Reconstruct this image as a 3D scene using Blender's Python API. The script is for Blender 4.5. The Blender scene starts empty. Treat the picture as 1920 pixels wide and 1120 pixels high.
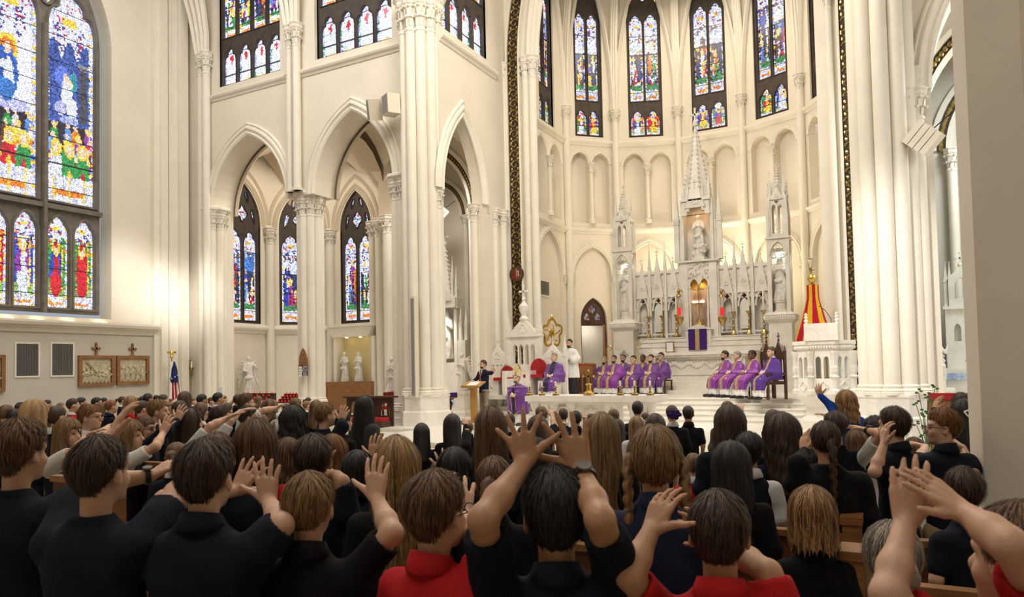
import bpy, math, random
import numpy as np
from mathutils import Vector, Matrix
from mathutils.geometry import tessellate_polygon
SC = bpy.context.scene
COL = SC.collection
PI = math.pi
# ------------------------------------------------------------------ camera
H = 1.9; FPX = 1362.0; PX0 = 960.0; PY0 = 640.0
YAW, PIT, ROL = math.radians(27.95), math.radians(2.18), math.radians(-1.17)
def _axes():
    cy, sy = math.cos(YAW), math.sin(YAW)
    F = Vector((-sy*math.cos(PIT), cy*math.cos(PIT), math.sin(PIT))); R = Vector((cy, sy, 0)); U = R.cross(F)
    return R*math.cos(ROL)+U*math.sin(ROL), -R*math.sin(ROL)+U*math.cos(ROL), F
CR, CU, CF = _axes()
cam = bpy.data.cameras.new('camera'); camo = bpy.data.objects.new('camera', cam); COL.objects.link(camo)
cam.sensor_width = 36; cam.lens = FPX/1920*36; cam.shift_y = (PY0-560)/1920; cam.clip_start = 0.05; cam.clip_end = 200
camo.matrix_world = Matrix(((CR.x, CU.x, -CF.x, 0), (CR.y, CU.y, -CF.y, 0), (CR.z, CU.z, -CF.z, H), (0, 0, 0, 1)))
cam.dof.use_dof = True; cam.dof.focus_distance = 14.0; cam.dof.aperture_fstop = 6.3
SC.camera = camo
# ------------------------------------------------------------------ world, lamps, exposure
W = bpy.data.worlds.new('world'); SC.world = W; W.use_nodes = True
W.node_tree.nodes['Background'].inputs[0].default_value = (0.80, 0.88, 1.0, 1); W.node_tree.nodes['Background'].inputs[1].default_value = 0.35
def area(name, loc, size, power, col=(1, .93, .82), target=None, sy=None):
    l = bpy.data.lights.new(name, 'AREA'); l.shape = 'RECTANGLE'; l.size = size; l.size_y = sy or size; l.energy = power; l.color = col
    o = bpy.data.objects.new(name, l); COL.objects.link(o); o.location = loc
    d = (Vector(target)-Vector(loc)) if target else Vector((0, 0, -1))
    o.rotation_euler = d.to_track_quat('-Z', 'Y').to_euler(); return o
def spot(name, loc, target, power, ang=40, col=(1, .9, .75), r=.12):
    l = bpy.data.lights.new(name, 'SPOT'); l.energy = power; l.color = col; l.spot_size = math.radians(ang); l.spot_blend = 1.0; l.shadow_soft_size = r
    o = bpy.data.objects.new(name, l); COL.objects.link(o); o.location = loc
    o.rotation_euler = (Vector(target)-Vector(loc)).to_track_quat('-Z', 'Y').to_euler(); return o
WARM = (1, .86, .68); DAY = (.93, .97, 1)
EXPO = 0.38
area('crossing_light', (-6, 11, 17), 6, 900, (1, .89, .74))
area('nave_fill_light', (-3, -3, 15), 5, 420, (1, .94, .86), target=(-3, 4, 0))  # unseen fill added behind the viewer to brighten the near pillar and foreground
area('transept_light', (-16, 10, 16), 6, 520, (1, .97, .92), target=(-17, 15, 4))
area('chancel_light', (-6, 24, 16), 4, 230, (1, .88, .70))
area('chancel_front_light', (-6, 13, 14), 3, 380, (1, .93, .82), target=(-6, 24, 3))
area('south_fill_light', (7.5, 12, 7), 5, 260, (.95, .98, 1), target=(0, 18, 4))  # added area light brightening the right pier; no window stands there
spot('pier_spot', (-3, 8, 11), (.3, 17, 3), 4200, 24, (1, .97, .92), .4)
spot('steps_spot', (-3, 9, 14), (-3.5, 19, .8), 2600, 22, (1, .96, .9), .4)
spot('corner_spot', (-10, 8, 13), (-21.5, 16.8, 4.5), 9000, 10, (1, .98, .95), .5)
spot('window_splay_spot', (-12, 8, 12), (-22, 15.2, 5), 6000, 12, (1, .98, .95), .5)
spot('shrine_lamp', (-17.9, 21.7, 3.3), (-17.9, 21.7, 1), 40, 120, (1, .8, .35), .05)
spot('statue_lamp', (-15.0, 22.3, 4.2), (-15.1, 22.9, 2.6), 120, 100, (1, .93, .8), .05)
area('apse_wall_wash', (-6, 26.6, 3.4), .4, 230, (1, .86, .64), target=(-6, 27.7, 6), sy=3.4)
area('north_chapel_light', (-19, 19.5, 10.2), 1.5, 110, (1, .9, .75))
area('choir_chapel_light', (-14, 20.5, 9), 1.5, 120, (1, .95, .88))
area('aisle_light', (4, 20, 10), 2, 420, (.9, .97, 1))

SC.view_settings.view_transform = 'Standard'; SC.view_settings.look = 'None'; SC.view_settings.gamma = 1; SC.view_settings.use_curve_mapping = False
SC.view_settings.exposure = EXPO
SC.cycles.max_bounces = 5; SC.cycles.diffuse_bounces = 4; SC.cycles.glossy_bounces = 2; SC.cycles.transmission_bounces = 3
SC.cycles.caustics_reflective = False; SC.cycles.caustics_refractive = False; SC.cycles.sample_clamp_indirect = 6
SC.cycles.use_denoising = True
# ------------------------------------------------------------------ pixel to point on a real plane
def ray(px, py):
    return (CF + CR*((px-PX0)/FPX) + CU*((PY0-py)/FPX))
def P(px, py, X=None, Y=None, Z=None, D=None):
    d = ray(px, py)
    if X is not None: t = X/d.x
    elif Y is not None: t = Y/d.y
    elif Z is not None: t = (Z-H)/d.z
    else: t = D
    return Vector((d.x*t, d.y*t, H+d.z*t))
def ZY(px, py, Y): return P(px, py, Y=Y).z
def ZX(px, py, X): return P(px, py, X=X).z
def XY(px, Y, py=500): return P(px, py, Y=Y).x
def YX(px, X, py=500): return P(px, py, X=X).y
# ------------------------------------------------------------------ materials
def nn(nt, t, **kw):
    n = nt.nodes.new(t)
    for k, v in kw.items(): setattr(n, k, v)
    return n
def mat(name, col, rough=.6, metal=0., var=0., scale=4., bump=0., bscale=40., col2=None, stretch=None, emit=None, estr=0, detail=4., spec=None, sheen=0):
    m = bpy.data.materials.new(name); m.use_nodes = True; nt = m.node_tree; b = nt.nodes['Principled BSDF']
    b.inputs['Roughness'].default_value = rough; b.inputs['Metallic'].default_value = metal
    b.inputs['Base Color'].default_value = (*col, 1)
    if spec is not None: b.inputs['Specular IOR Level'].default_value = spec
    if sheen: b.inputs['Sheen Weight'].default_value = sheen
    tc = nn(nt, 'ShaderNodeTexCoord'); mp = nn(nt, 'ShaderNodeMapping')
    if stretch: mp.inputs['Scale'].default_value = stretch
    nt.links.new(tc.outputs['Object'], mp.inputs[0])
    if col2 is not None or var:
        c2 = col2 if col2 is not None else tuple(c*(1-var) for c in col)
        no = nn(nt, 'ShaderNodeTexNoise'); no.inputs['Scale'].default_value = scale; no.inputs['Detail'].default_value = detail
        rp = nn(nt, 'ShaderNodeValToRGB'); rp.color_ramp.elements[0].position = .36; rp.color_ramp.elements[1].position = .64
        rp.color_ramp.elements[0].color = (*col, 1); rp.color_ramp.elements[1].color = (*c2, 1)
        nt.links.new(mp.outputs[0], no.inputs['Vector']); nt.links.new(no.outputs[0], rp.inputs[0]); nt.links.new(rp.outputs[0], b.inputs['Base Color'])
    if bump:
        n2 = nn(nt, 'ShaderNodeTexNoise'); n2.inputs['Scale'].default_value = bscale; n2.inputs['Detail'].default_value = 5
        bp = nn(nt, 'ShaderNodeBump'); bp.inputs['Strength'].default_value = min(1, bump); bp.inputs['Distance'].default_value = .02
        nt.links.new(mp.outputs[0], n2.inputs['Vector']); nt.links.new(n2.outputs[0], bp.inputs['Height']); nt.links.new(bp.outputs[0], b.inputs['Normal'])
    if emit:
        b.inputs['Emission Color'].default_value = (*emit, 1); b.inputs['Emission Strength'].default_value = estr
    return m
def marble(name, col, vein, scale=1.5, amt=.5, rough=.3):
    m = mat(name, col, rough); nt = m.node_tree; b = nt.nodes['Principled BSDF']
    tc = nn(nt, 'ShaderNodeTexCoord'); no = nn(nt, 'ShaderNodeTexNoise'); no.inputs['Scale'].default_value = scale; no.inputs['Detail'].default_value = 8
    no.inputs['Distortion'].default_value = 1.6; rp = nn(nt, 'ShaderNodeValToRGB'); e = rp.color_ramp.elements
    e[0].position = .44; e[0].color = (*col, 1); e[1].position = .56; e[1].color = (*col, 1)
    x = e.new(.5); x.color = (*[c*(1-amt)+v*amt for c, v in zip(col, vein)], 1)
    nt.links.new(tc.outputs['Object'], no.inputs['Vector']); nt.links.new(no.outputs[0], rp.inputs[0]); nt.links.new(rp.outputs[0], b.inputs['Base Color'])
    return m
def plaid(name, base, stripe, line, scale=9.):
    m = mat(name, base, .9); nt = m.node_tree; b = nt.nodes['Principled BSDF']; tc = nn(nt, 'ShaderNodeTexCoord')
    prev = None
    for k, (dirn, c, sc_, th) in enumerate([('X', stripe, scale, .55), ('Z', stripe, scale, .55), ('X', line, scale*1, .93), ('Z', line, scale*1, .93)]):
        w = nn(nt, 'ShaderNodeTexWave', bands_direction=dirn); w.inputs['Scale'].default_value = sc_; nt.links.new(tc.outputs['Object'], w.inputs['Vector'])
        g = nn(nt, 'ShaderNodeMath', operation='GREATER_THAN'); g.inputs[1].default_value = th; nt.links.new(w.outputs['Fac'], g.inputs[0])
        ml = nn(nt, 'ShaderNodeMath', operation='MULTIPLY'); ml.inputs[1].default_value = .5 if k < 2 else .8; nt.links.new(g.outputs[0], ml.inputs[0])
        mx = nn(nt, 'ShaderNodeMix', data_type='RGBA'); nt.links.new(ml.outputs[0], mx.inputs['Factor']); mx.inputs['B'].default_value = (*c, 1)
        if prev is None: mx.inputs['A'].default_value = (*base, 1)
        else: nt.links.new(prev, mx.inputs['A'])
        prev = mx.outputs['Result']
    nt.links.new(prev, b.inputs['Base Color']); return m
M = {}
M['plaster'] = mat('plaster', (.80, .735, .615), .75, var=.06, scale=.8, bump=.08, bscale=12)
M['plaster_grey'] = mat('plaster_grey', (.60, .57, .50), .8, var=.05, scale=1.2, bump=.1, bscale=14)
M['trim'] = mat('painted_trim', (.84, .79, .68), .6, var=.05, scale=2)
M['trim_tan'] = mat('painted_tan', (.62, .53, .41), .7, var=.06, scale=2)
M['cap'] = mat('painted_capital', (.86, .81, .71), .6, var=.15, scale=9, bump=.15, bscale=30)
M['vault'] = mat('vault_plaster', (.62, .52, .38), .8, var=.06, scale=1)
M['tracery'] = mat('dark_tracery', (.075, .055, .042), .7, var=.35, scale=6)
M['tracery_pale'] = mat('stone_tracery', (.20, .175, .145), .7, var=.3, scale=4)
M['marble'] = marble('white_marble', (.85, .82, .76), (.45, .43, .40), 1.1, .18)
M['marble_old'] = mat('carved_marble', (.80, .775, .72), .45, col2=(.70, .67, .60), scale=3, bump=.12, bscale=25)
M['statue'] = mat('statue_marble', (.80, .775, .72), .45, var=.2, scale=8)
M['stone'] = marble('step_marble', (.82, .785, .71), (.55, .5, .44), 1.2, .15)
M['floor'] = mat('floor_stone', (.30, .25, .20), .35, var=.2, scale=2)
M['gold'] = mat('gilt', (.86, .58, .17), .3, 1, var=.3, scale=20)
M['brass'] = mat('brass', (.62, .43, .15), .3, 1, var=.4, scale=18)
M['bronze'] = mat('gilt_band_ground', (.035, .022, .012), .5, .3)
M['goldrelief'] = mat('gilt_relief', (.55, .40, .16), .33, 1, var=.5, scale=9)
M['wood'] = mat('pew_wood', (.15, .055, .022), .38, var=.45, scale=3, stretch=(1, 1, 10), bump=.05)
M['wood_mid'] = mat('oak', (.33, .15, .055), .42, var=.35, scale=4, stretch=(1, 1, 8))
M['wood_dark'] = mat('walnut', (.075, .03, .016), .45, var=.4, scale=4, stretch=(1, 1, 8))
M['lectern'] = mat('honey_oak', (.52, .27, .07), .4, var=.25, scale=4, stretch=(8, 8, 1))
M['red'] = mat('red_velvet', (.42, .012, .016), .8, var=.25, scale=5)
M['black'] = mat('black_paint', (.012, .012, .014), .45)
M['grille'] = mat('grille', (.16, .15, .14), .6, .3)
M['speaker'] = mat('speaker_case', (.72, .66, .54), .6)
M['speakerg'] = mat('speaker_grille', (.30, .29, .28), .7, .4)
M['white'] = mat('white_cloth', (.85, .84, .82), .8, var=.08, scale=6)
M['paper'] = mat('paper', (.80, .80, .80), .8)
M['wax'] = mat('wax', (.86, .80, .66), .5)
M['cream'] = mat('cream_relief', (.62, .55, .36), .6, var=.3, scale=12, bump=.2)
M['glassred'] = mat('ruby_glass', (.5, .01, .01), .15, emit=(1, .02, .02), estr=.6)
M['flame'] = mat('flame', (1, .6, .2), .5, emit=(1, .62, .2), estr=8)
M['bulb'] = mat('lamp_lens', (1, .9, .7), .5, emit=(1, .84, .5), estr=10)
def glassmat(name, strength):
    m = mat(name, (.02, .02, .03), .2); nt = m.node_tree; b = nt.nodes['Principled BSDF']
    a = nn(nt, 'ShaderNodeAttribute', attribute_name='glass'); nt.links.new(a.outputs['Color'], b.inputs['Emission Color'])
    b.inputs['Emission Strength'].default_value = strength
    try: m.cycles.emission_sampling = 'NONE'
    except Exception: pass
    return m
M['glass'] = glassmat('stained_glass', 1.0)
# ------------------------------------------------------------------ mesh helpers
def fast_mesh(name, V, F):
    V = np.asarray(V, np.float32); F = np.asarray(F, np.int32); k = F.shape[1]
    me = bpy.data.meshes.new(name); me.vertices.add(len(V)); me.vertices.foreach_set('co', V.ravel())
    me.loops.add(F.size); me.loops.foreach_set('vertex_index', F.ravel())
    me.polygons.add(len(F)); me.polygons.foreach_set('loop_start', np.arange(0, F.size, k, dtype=np.int32))
    me.update(calc_edges=True); return me
class MB:
    def __init__(s): s.v = []; s.f = []; s.M = Matrix(); s.smooth = False
    def at(s, m): s.M = m; return s
    def add(s, vs, fs):
        n = len(s.v); m = s.M
        s.v += [m @ Vector(v) for v in vs]; s.f += [tuple(n+i for i in f) for f in fs]
    def box(s, a, b):
        x0, y0, z0 = a; x1, y1, z1 = b
        s.add([(x0, y0, z0), (x1, y0, z0), (x1, y1, z0), (x0, y1, z0), (x0, y0, z1), (x1, y0, z1), (x1, y1, z1), (x0, y1, z1)],
              [(0, 3, 2, 1), (4, 5, 6, 7), (0, 1, 5, 4), (1, 2, 6, 5), (2, 3, 7, 6), (3, 0, 4, 7)])
    def cb(s, c, d): s.box((c[0]-d[0]/2, c[1]-d[1]/2, c[2]), (c[0]+d[0]/2, c[1]+d[1]/2, c[2]+d[2]))
    def lathe(s, c, prof, seg=12, a0=0., a1=2*PI, sx=1, sy=1, ph=0.):
        full = abs(a1-a0-2*PI) < 1e-6; n = seg if full else seg+1; vs = []
        for r, z in prof:
            for i in range(n):
                a = a0+(a1-a0)*i/seg+ph; vs.append((c[0]+r*sx*math.cos(a), c[1]+r*sy*math.sin(a), c[2]+z))
        fs = []
        for j in range(len(prof)-1):
            for i in range(seg):
                k = (i+1) % n; fs.append((j*n+i, j*n+k, (j+1)*n+k, (j+1)*n+i))
        if full:
            fs.append(tuple(range(n))[::-1]); fs.append(tuple(range((len(prof)-1)*n, len(prof)*n)))
        s.add(vs, fs)
    def frus(s, c, w0, w1, h, d0=None, d1=None):
        d0 = d0 or w0; d1 = d1 or w1; x, y, z = c
        vs = [(x-w0/2, y-d0/2, z), (x+w0/2, y-d0/2, z), (x+w0/2, y+d0/2, z), (x-w0/2, y+d0/2, z), (x-w1/2, y-d1/2, z+h), (x+w1/2, y-d1/2, z+h), (x+w1/2, y+d1/2, z+h), (x-w1/2, y+d1/2, z+h)]
        s.add(vs, [(0, 3, 2, 1), (4, 5, 6, 7), (0, 1, 5, 4), (1, 2, 6, 5), (2, 3, 7, 6), (3, 0, 4, 7)])
    def prism(s, poly, y0, y1):           # poly in (u,v), extruded along local y
        n = len(poly); vs = [(p[0], y0, p[1]) for p in poly]+[(p[0], y1, p[1]) for p in poly]
        tri = tessellate_polygon([[Vector((p[0], p[1], 0)) for p in poly]])
        fs = [t for t in tri]+[(t[0]+n, t[2]+n, t[1]+n) for t in tri]+[(i, (i+1) % n, (i+1) % n+n, i+n) for i in range(n)]
        s.add(vs, fs)
    def plate(s, outer, holes, y0, y1, edge=True):   # wall with openings
        loops = [outer]+holes; pts = [p for l in loops for p in l]; n = len(pts)
        tri = tessellate_polygon([[Vector((p[0], p[1], 0)) for p in l] for l in loops])
        vs = [(p[0], y0, p[1]) for p in pts]+[(p[0], y1, p[1]) for p in pts]
        fs = list(tri)+[(t[0]+n, t[2]+n, t[1]+n) for t in tri]; o = 0
        for l in loops:
            m = len(l)
            if edge or l is not outer: fs += [(o+i, o+(i+1) % m, o+(i+1) % m+n, o+i+n) for i in range(m)]
            o += m
        s.add(vs, fs)
    def sweep(s, path, prof, closed=False, cap=True):  # path (u,v) in wall plane; prof (a: outwards in plane, b: proud of the wall)
        n = len(path); k = len(prof); vs = []
        for i, p in enumerate(path):
            if closed: q0, q1 = path[i-1], path[(i+1) % n]
            else: q0, q1 = path[max(0, i-1)], path[min(n-1, i+1)]
            d0 = Vector((p[0]-q0[0], p[1]-q0[1])); d1 = Vector((q1[0]-p[0], q1[1]-p[1]))
            if d0.length < 1e-9: d0 = d1
            if d1.length < 1e-9: d1 = d0
            d0.normalize(); d1.normalize(); n0 = Vector((-d0.y, d0.x)); n1 = Vector((-d1.y, d1.x)); m = n0+n1
            m = m/max(.5, m.length_squared/2) if m.length > 1e-6 else n0
            for a, b in prof: vs.append((p[0]+m.x*a, -b, p[1]+m.y*a))
        fs = []
        for i in range(n if closed else n-1):
            j = (i+1) % n
            for q in range(k-1): fs.append((i*k+q, j*k+q, j*k+q+1, i*k+q+1))
        if cap and not closed: fs += [tuple(range(k)), tuple(range((n-1)*k, n*k))[::-1]]
        s.add(vs, fs)
    def tube(s, pts, r, seg=6, cap=True):
        pts = [Vector(p) for p in pts]; rs = r if isinstance(r, (list, tuple)) else [r]*len(pts); vs = []; fs = []
        up = Vector((0, 0, 1)); pr = None
        for i, p in enumerate(pts):
            d = (pts[min(i+1, len(pts)-1)]-pts[max(i-1, 0)]).normalized()
            if pr is None: pr = d.cross(up if abs(d.z) < .9 else Vector((1, 0, 0))).normalized()
            else: pr = (pr-d*pr.dot(d)).normalized()
            q = d.cross(pr)
            for j in range(seg):
                a = 2*PI*j/seg; vs.append(p+(pr*math.cos(a)+q*math.sin(a))*rs[i])
        for i in range(len(pts)-1):
            for j in range(seg): fs.append((i*seg+j, i*seg+(j+1) % seg, (i+1)*seg+(j+1) % seg, (i+1)*seg+j))
        if cap: fs += [tuple(range(seg))[::-1], tuple(range((len(pts)-1)*seg, len(pts)*seg))]
        s.add(vs, fs)
    def ell(s, c, r, seg=8, rings=6):
        if not isinstance(r, (tuple, list)): r = (r, r, r)
        prof = [(max(1e-4, math.sin(PI*i/rings)), -math.cos(PI*i/rings)) for i in range(rings+1)]
        n0 = len(s.v); m = s.M; s.M = m @ Matrix.Translation(Vector(c)) @ Matrix.Diagonal((r[0], r[1], r[2], 1)); s.lathe((0, 0, 0), prof, seg); s.M = m
    def build(s, name, material, parent=None, smooth=None, **tags):
        me = bpy.data.meshes.new(name); me.from_pydata([tuple(v) for v in s.v], [], s.f); me.update()
        if smooth if smooth is not None else s.smooth:
            me.polygons.foreach_set('use_smooth', [True]*len(me.polygons))
            try: me.set_sharp_from_angle(angle=math.radians(38))
            except Exception: pass
        me.materials.append(material); return link(name, me, parent, **tags)
def link(name, me, parent=None, **tags):
    o = bpy.data.objects.new(name, me); COL.objects.link(o)
    if parent is not None:
        o.parent = parent
        off = parent.get('_off')
        if off is not None: o.location = (-off[0], -off[1], -off[2])
    for k, v in tags.items(): o[k] = v
    return o
def thing(name, label, cat, loc=(0, 0, 0), group=None, world=True):   # world=True: parts are given in world coordinates
    o = bpy.data.objects.new(name, None); COL.objects.link(o); o.location = loc; o.empty_display_size = .1
    o['label'] = label; o['category'] = cat
    if group: o['group'] = group
    if world: o['_off'] = tuple(loc)
    return o
def struct(name, loc=(0, 0, 0)):
    o = bpy.data.objects.new(name, None); COL.objects.link(o); o.location = loc; o['kind'] = 'structure'; return o
def tag(o, label, cat, group=None):
    o['label'] = label; o['category'] = cat
    if group: o['group'] = group
    return o
def frame(x, y, deg=0, z=0): return Matrix.Translation((x, y, z)) @ Matrix.Rotation(math.radians(deg), 4, 'Z')
def arch_curve(cx, w, vs, rise=None, n=8):
    hw = w/2; r = rise or w*.866; r = max(r, hw*1.0001); R = (r*r+hw*hw)/(2*hw)
    a1 = math.asin(min(1, r/R)) ; L = []
    for i in range(n+1):
        a = a1*i/n; L.append((cx-hw+R-R*math.cos(a), vs+R*math.sin(a)))
    return L+[(2*cx-u, v) for u, v in L[-2::-1]]
def arch_hole(cx, w, v0, vs, rise=None, n=8): return [(cx-w/2, v0)]+arch_curve(cx, w, vs, rise, n)+[(cx+w/2, v0)]

# ================================================================== SETTING
YA = 17.2; XB = -11.3; XCEN = -6.05; XE = -22.0; F1 = .36; F2 = .98
def capital(mb, x, y, z, r, h, seg=8, leaves=8):     # z = underside of the bell
    mb.lathe((x, y, z), [(r*1.12, -.03*h), (r*1.12, .05*h), (r, .08*h), (r*1.05, .4*h), (r*1.35, .68*h), (r*1.3, .74*h)], seg)
    mb.lathe((x, y, z+.74*h), [(r*1.45, 0), (r*1.62, .07*h), (r*1.62, .13*h), (r*1.5, .15*h), (r*1.78, .22*h), (r*1.78, .26*h)], 8, ph=PI/8)
    for t, (rr, z0, hh) in enumerate(((r*1.02, .1*h, .3*h), (r*1.15, .36*h, .34*h))):
        for i in range(leaves):
            a = 2*PI*(i+.5*t)/leaves; ca, sa = math.cos(a), math.sin(a); w = r*.3
            def q(d, s, zz): return (x+ca*d-sa*s, y+sa*d+ca*s, z+zz)
            mb.add([q(rr, -w, z0), q(rr, w, z0), q(rr*1.12, w, z0+hh*.7), q(rr*1.12, -w, z0+hh*.7), q(rr*1.42, w*.8, z0+hh), q(rr*1.42, -w*.8, z0+hh), q(rr*1.5, 0, z0+hh*.72), q(rr*1.05, 0, z0+hh*1.02)],
                   [(0, 1, 2, 3), (3, 2, 4, 5), (5, 4, 6), (2, 4, 7), (5, 3, 7), (4, 5, 7)])
            mb.ell(q(rr*1.38, 0, z0+hh*.86), (w*.75, w*.75, w*.7), 5, 4)
BASE = [(1.55, 0), (1.55, .25), (1.42, .32), (1.5, .42), (1.38, .56), (1.12, .62), (1.2, .74), (1.22, .84), (1.02, .95), (1, 1)]
def base(mb, x, y, z, r, h, seg=12): mb.lathe((x, y, z), [(r*a, h*b) for a, b in BASE], seg)
def column(parent, x, y, z0, z1, r, ch, bh=.25, seg=14, m='trim', leaves=8):
    a = MB(); a.lathe((x, y, z0), [(r, 0), (r, z1-ch-z0)], seg); a.build('shaft', M[m], parent, smooth=True)
    b = MB(); capital(b, x, y, z1-ch, r, ch, leaves=leaves); b.build('capital', M['cap'], parent)
    if bh: c = MB(); base(c, x, y, z0, r, bh, seg); c.build('base', M[m], parent, smooth=True)
STR = [(-.12, 0), (-.12, .03), (-.06, .06), (-.02, .12), (.03, .15), (.07, .15), (.12, .04), (.14, 0)]
ARCHP = [(-.02, 0), (-.02, .05), (.04, .09), (.08, .05), (.13, .05), (.17, .11), (.22, .11), (.26, .04), (.3, .04), (.33, .08), (.37, .05), (.38, 0)]
def scale_prof(p, s): return [(a*s, b*s) for a, b in p]
def rev(p): return p[::-1]
# ---------------- stained glass -----------------------------------
def _pip(U, V, poly):
    ins = np.zeros(U.shape, bool); n = len(poly)
    for i in range(n):
        x0, y0 = poly[i]; x1, y1 = poly[(i+1) % n]
        if y0 == y1: continue
        c = ((V >= min(y0, y1)) & (V < max(y0, y1))); xx = x0+(V-y0)*(x1-x0)/(y1-y0); ins ^= c & (U < xx)
    return ins
CW = (.80, .84, 1.0); CLAV = (.50, .50, .95); CBL = (.02, .06, .42); CSK = (.10, .30, .75); CRD = (.62, .015, .03); CGR = (.03, .30, .07)
CYE = (1., .62, .06); COR = (.85, .22, .02); CBR = (.14, .05, .03); CFL = (.95, .62, .45); CPU = (.28, .05, .35); CTE = (.05, .35, .40); CDK = (.015, .012, .03)
def paint(S, T, V, asp, style, rng):
    """S in -1..1 across, T in 0..1 up, V metres up; colours of the glass pieces"""
    n = S.size; C = np.empty((n, 3)); r = rng.random(n)
    def pick(cols, wts):
        cols = np.array(cols); i = np.searchsorted(np.cumsum(np.array(wts)/sum(wts)), rng.random(n)); return cols[np.minimum(i, len(cols)-1)]
    C[:] = pick([CW, CLAV, (.35, .55, 1), (1, .95, .8)], [9, 1.5, .6, 1])
    def put(mask, col, jit=.3):
        k = mask.sum()
        if k: C[mask] = np.array(col)*(1-jit+2*jit*rng.random((k, 1)))
    def blob(cs, ct, rs, rt, col, jit=.35): put(((S-cs)/rs)**2+((T-ct)/rt)**2 < 1, col, jit)
    if style == 'ornament':
        put(r < .14, CRD); put((r > .14) & (r < .3), CSK); put((r > .3) & (r < .38), CYE); return C
    if style == 'grisaille':
        C[:] = pick([(.92, .95, 1.1), (.75, .84, 1.1), (.55, .68, 1.0), (1, .97, .85)], [6, 3, 1.3, .8])
        put(np.abs(S) > .8, CLAV); put((np.abs(S) > .8) & (r < .25), CGR); put((np.abs(S)+np.abs(T-.72)*asp*.9) < .28, CRD, .1)
        put((T < .07) & (np.abs(S) < .7), CYE); put((T < .05) & (np.abs(S) > .4), CBL); put((T > .82) & (np.abs(np.sin(S*9)) < .35), CLAV); return C
    edge = np.abs(S) > .84; fig0, fig1 = .13, .80
    zone = (T > fig0) & (T < fig1) & ~edge
    if style == 'saint':
        bg = [CBL, CGR, CRD, CTE][rng.integers(4)]; robe = [COR, CBL, CGR, CRD, CPU, CW][rng.integers(6)]; robe2 = [CW, CYE, CRD, CW][rng.integers(4)]
        put(zone, bg, .6); put(zone & (T < .24), (.25, .4, .12), .5); put(zone & (T > .62) & (r < .3), COR)
        blob(0, .42, .58, .26, robe); blob(0, .27, .5, .16, robe2); blob(.05, .45, .22, .16, robe2); blob(-.35, .46, .16, .1, robe, .6); blob(0, .655, .34, .09, CYE, .15); blob(0, .64, .2, .055, CFL, .1); blob(0, .7, .16, .04, robe2)
        put((np.abs(S-.55) < .06) & (T > .2) & (T < .74), CYE)
    elif style in ('glory', 'angels'):
        put(zone & (T < .38), (.03, .02, .03), .5)
        def fig(cs, ct, s, robe, inner, halo=False):
            blob(cs, ct-.055*s, .19*s, .085*s, robe, .35); blob(cs+.02, ct-.08*s, .08*s, .06*s, inner, .3)
            if halo: blob(cs, ct+.035*s, .13*s, .024*s, CYE, .1)
            blob(cs, ct+.034*s, .075*s, .016*s, CFL, .15)
        cols = [CRD, CW, CGR, COR, CSK, CW, CYE, CBR, CPU, CGR]
        for i in range(16): fig(-.72+.48*(i % 4)+.2*rng.random(), .335-.05*(i//4), 1., cols[rng.integers(10)], cols[rng.integers(10)], i % 3 == 0)
        for i in range(3): fig(-.55+.55*i, .20, 1.7, [CGR, CW, CRD, COR, CYE, CBL][rng.integers(6)], [CW, CYE, CRD][i], True)
        if style == 'glory':
            put(zone & (T > .38), (.95, .97, 1.15), .08); blob(0, .405, .8, .03, CLAV, .3); blob(-.3, .43, .3, .02, (.4, .45, .8)); blob(-.08, .655, .40, .062, CYE, .2); blob(-.08, .655, .27, .042, COR, .2)
            blob(-.1, .54, .42, .12, (.03, .12, .5), .35); blob(-.02, .51, .2, .10, CW, .1); blob(-.1, .46, .3, .05, (.05, .2, .6)); blob(-.08, .65, .13, .03, CFL, .1); blob(-.3, .575, .2, .018, CW)
        else:
            put(zone & (T > .38), (.05, .10, .36), .6); put(zone & (T > .40) & (T < .68) & (S > .42) & (S < .74), (.07, .07, .09), .3); put(zone & (T > .66) & (T < .69) & (S > .36), (.25, .25, .28))
            blob(-.3, .60, .34, .05, (.12, .2, .75)); blob(-.1, .52, .24, .075, CW, .15); blob(.1, .46, .22, .05, CW, .15); blob(.15, .585, .16, .05, CTE); blob(-.15, .60, .10, .022, CFL, .1); blob(.02, .575, .10, .022, CFL, .1); blob(-.35, .45, .25, .035, CLAV); blob(.0, .40, .4, .02, (.35, .4, .75))
    else:
        sky = [(.02, .06, .4), (.06, .2, .6), (.7, .78, 1.1)][rng.integers(3)]
        put(zone, (.025, .04, .12), .7); put(zone & (T > .55), sky, .5); put(zone & (T > .68) & (r < .35), CBR)
        robes = [CRD, CBL, CGR, COR, CW, CPU, CYE, CSK, CBR, CW]
        k = int(rng.integers(5, 8))
        for i in range(k):
            cs = rng.uniform(-.6, .6); ct = rng.uniform(.2, .56); a = robes[rng.integers(len(robes))]; s = rng.uniform(.7, 1.15)
            blob(cs, ct-.05, .40*s, .16*s, (.01, .01, .02), .2); blob(cs, ct-.05, .33*s, .145*s, a, .25); blob(cs+.1, ct-.1, .14, .12*s, robes[rng.integers(len(robes))], .3); hh = .022+.09/asp*.8
            if rng.random() < .55: blob(cs, ct+.12*s, .2, hh*1.25, CYE, .1)
            blob(cs, ct+.115*s, .125, hh*.8, CFL, .15); blob(cs+rng.uniform(-.3, .3), ct+.02, .1, .02, CFL, .1)
        put(zone & (T < .19), (.06, .25, .08), .6)
    # canopy of pale pinnacles and the architectural base
    can = (T >= fig1-.10*(1-np.abs(np.cos(S*4.7)))-.02); put(can & ~edge, CW, .15); put(can & (np.abs(np.sin(S*11+1)) < .3) & (r < .8), CLAV, .4)
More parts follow.
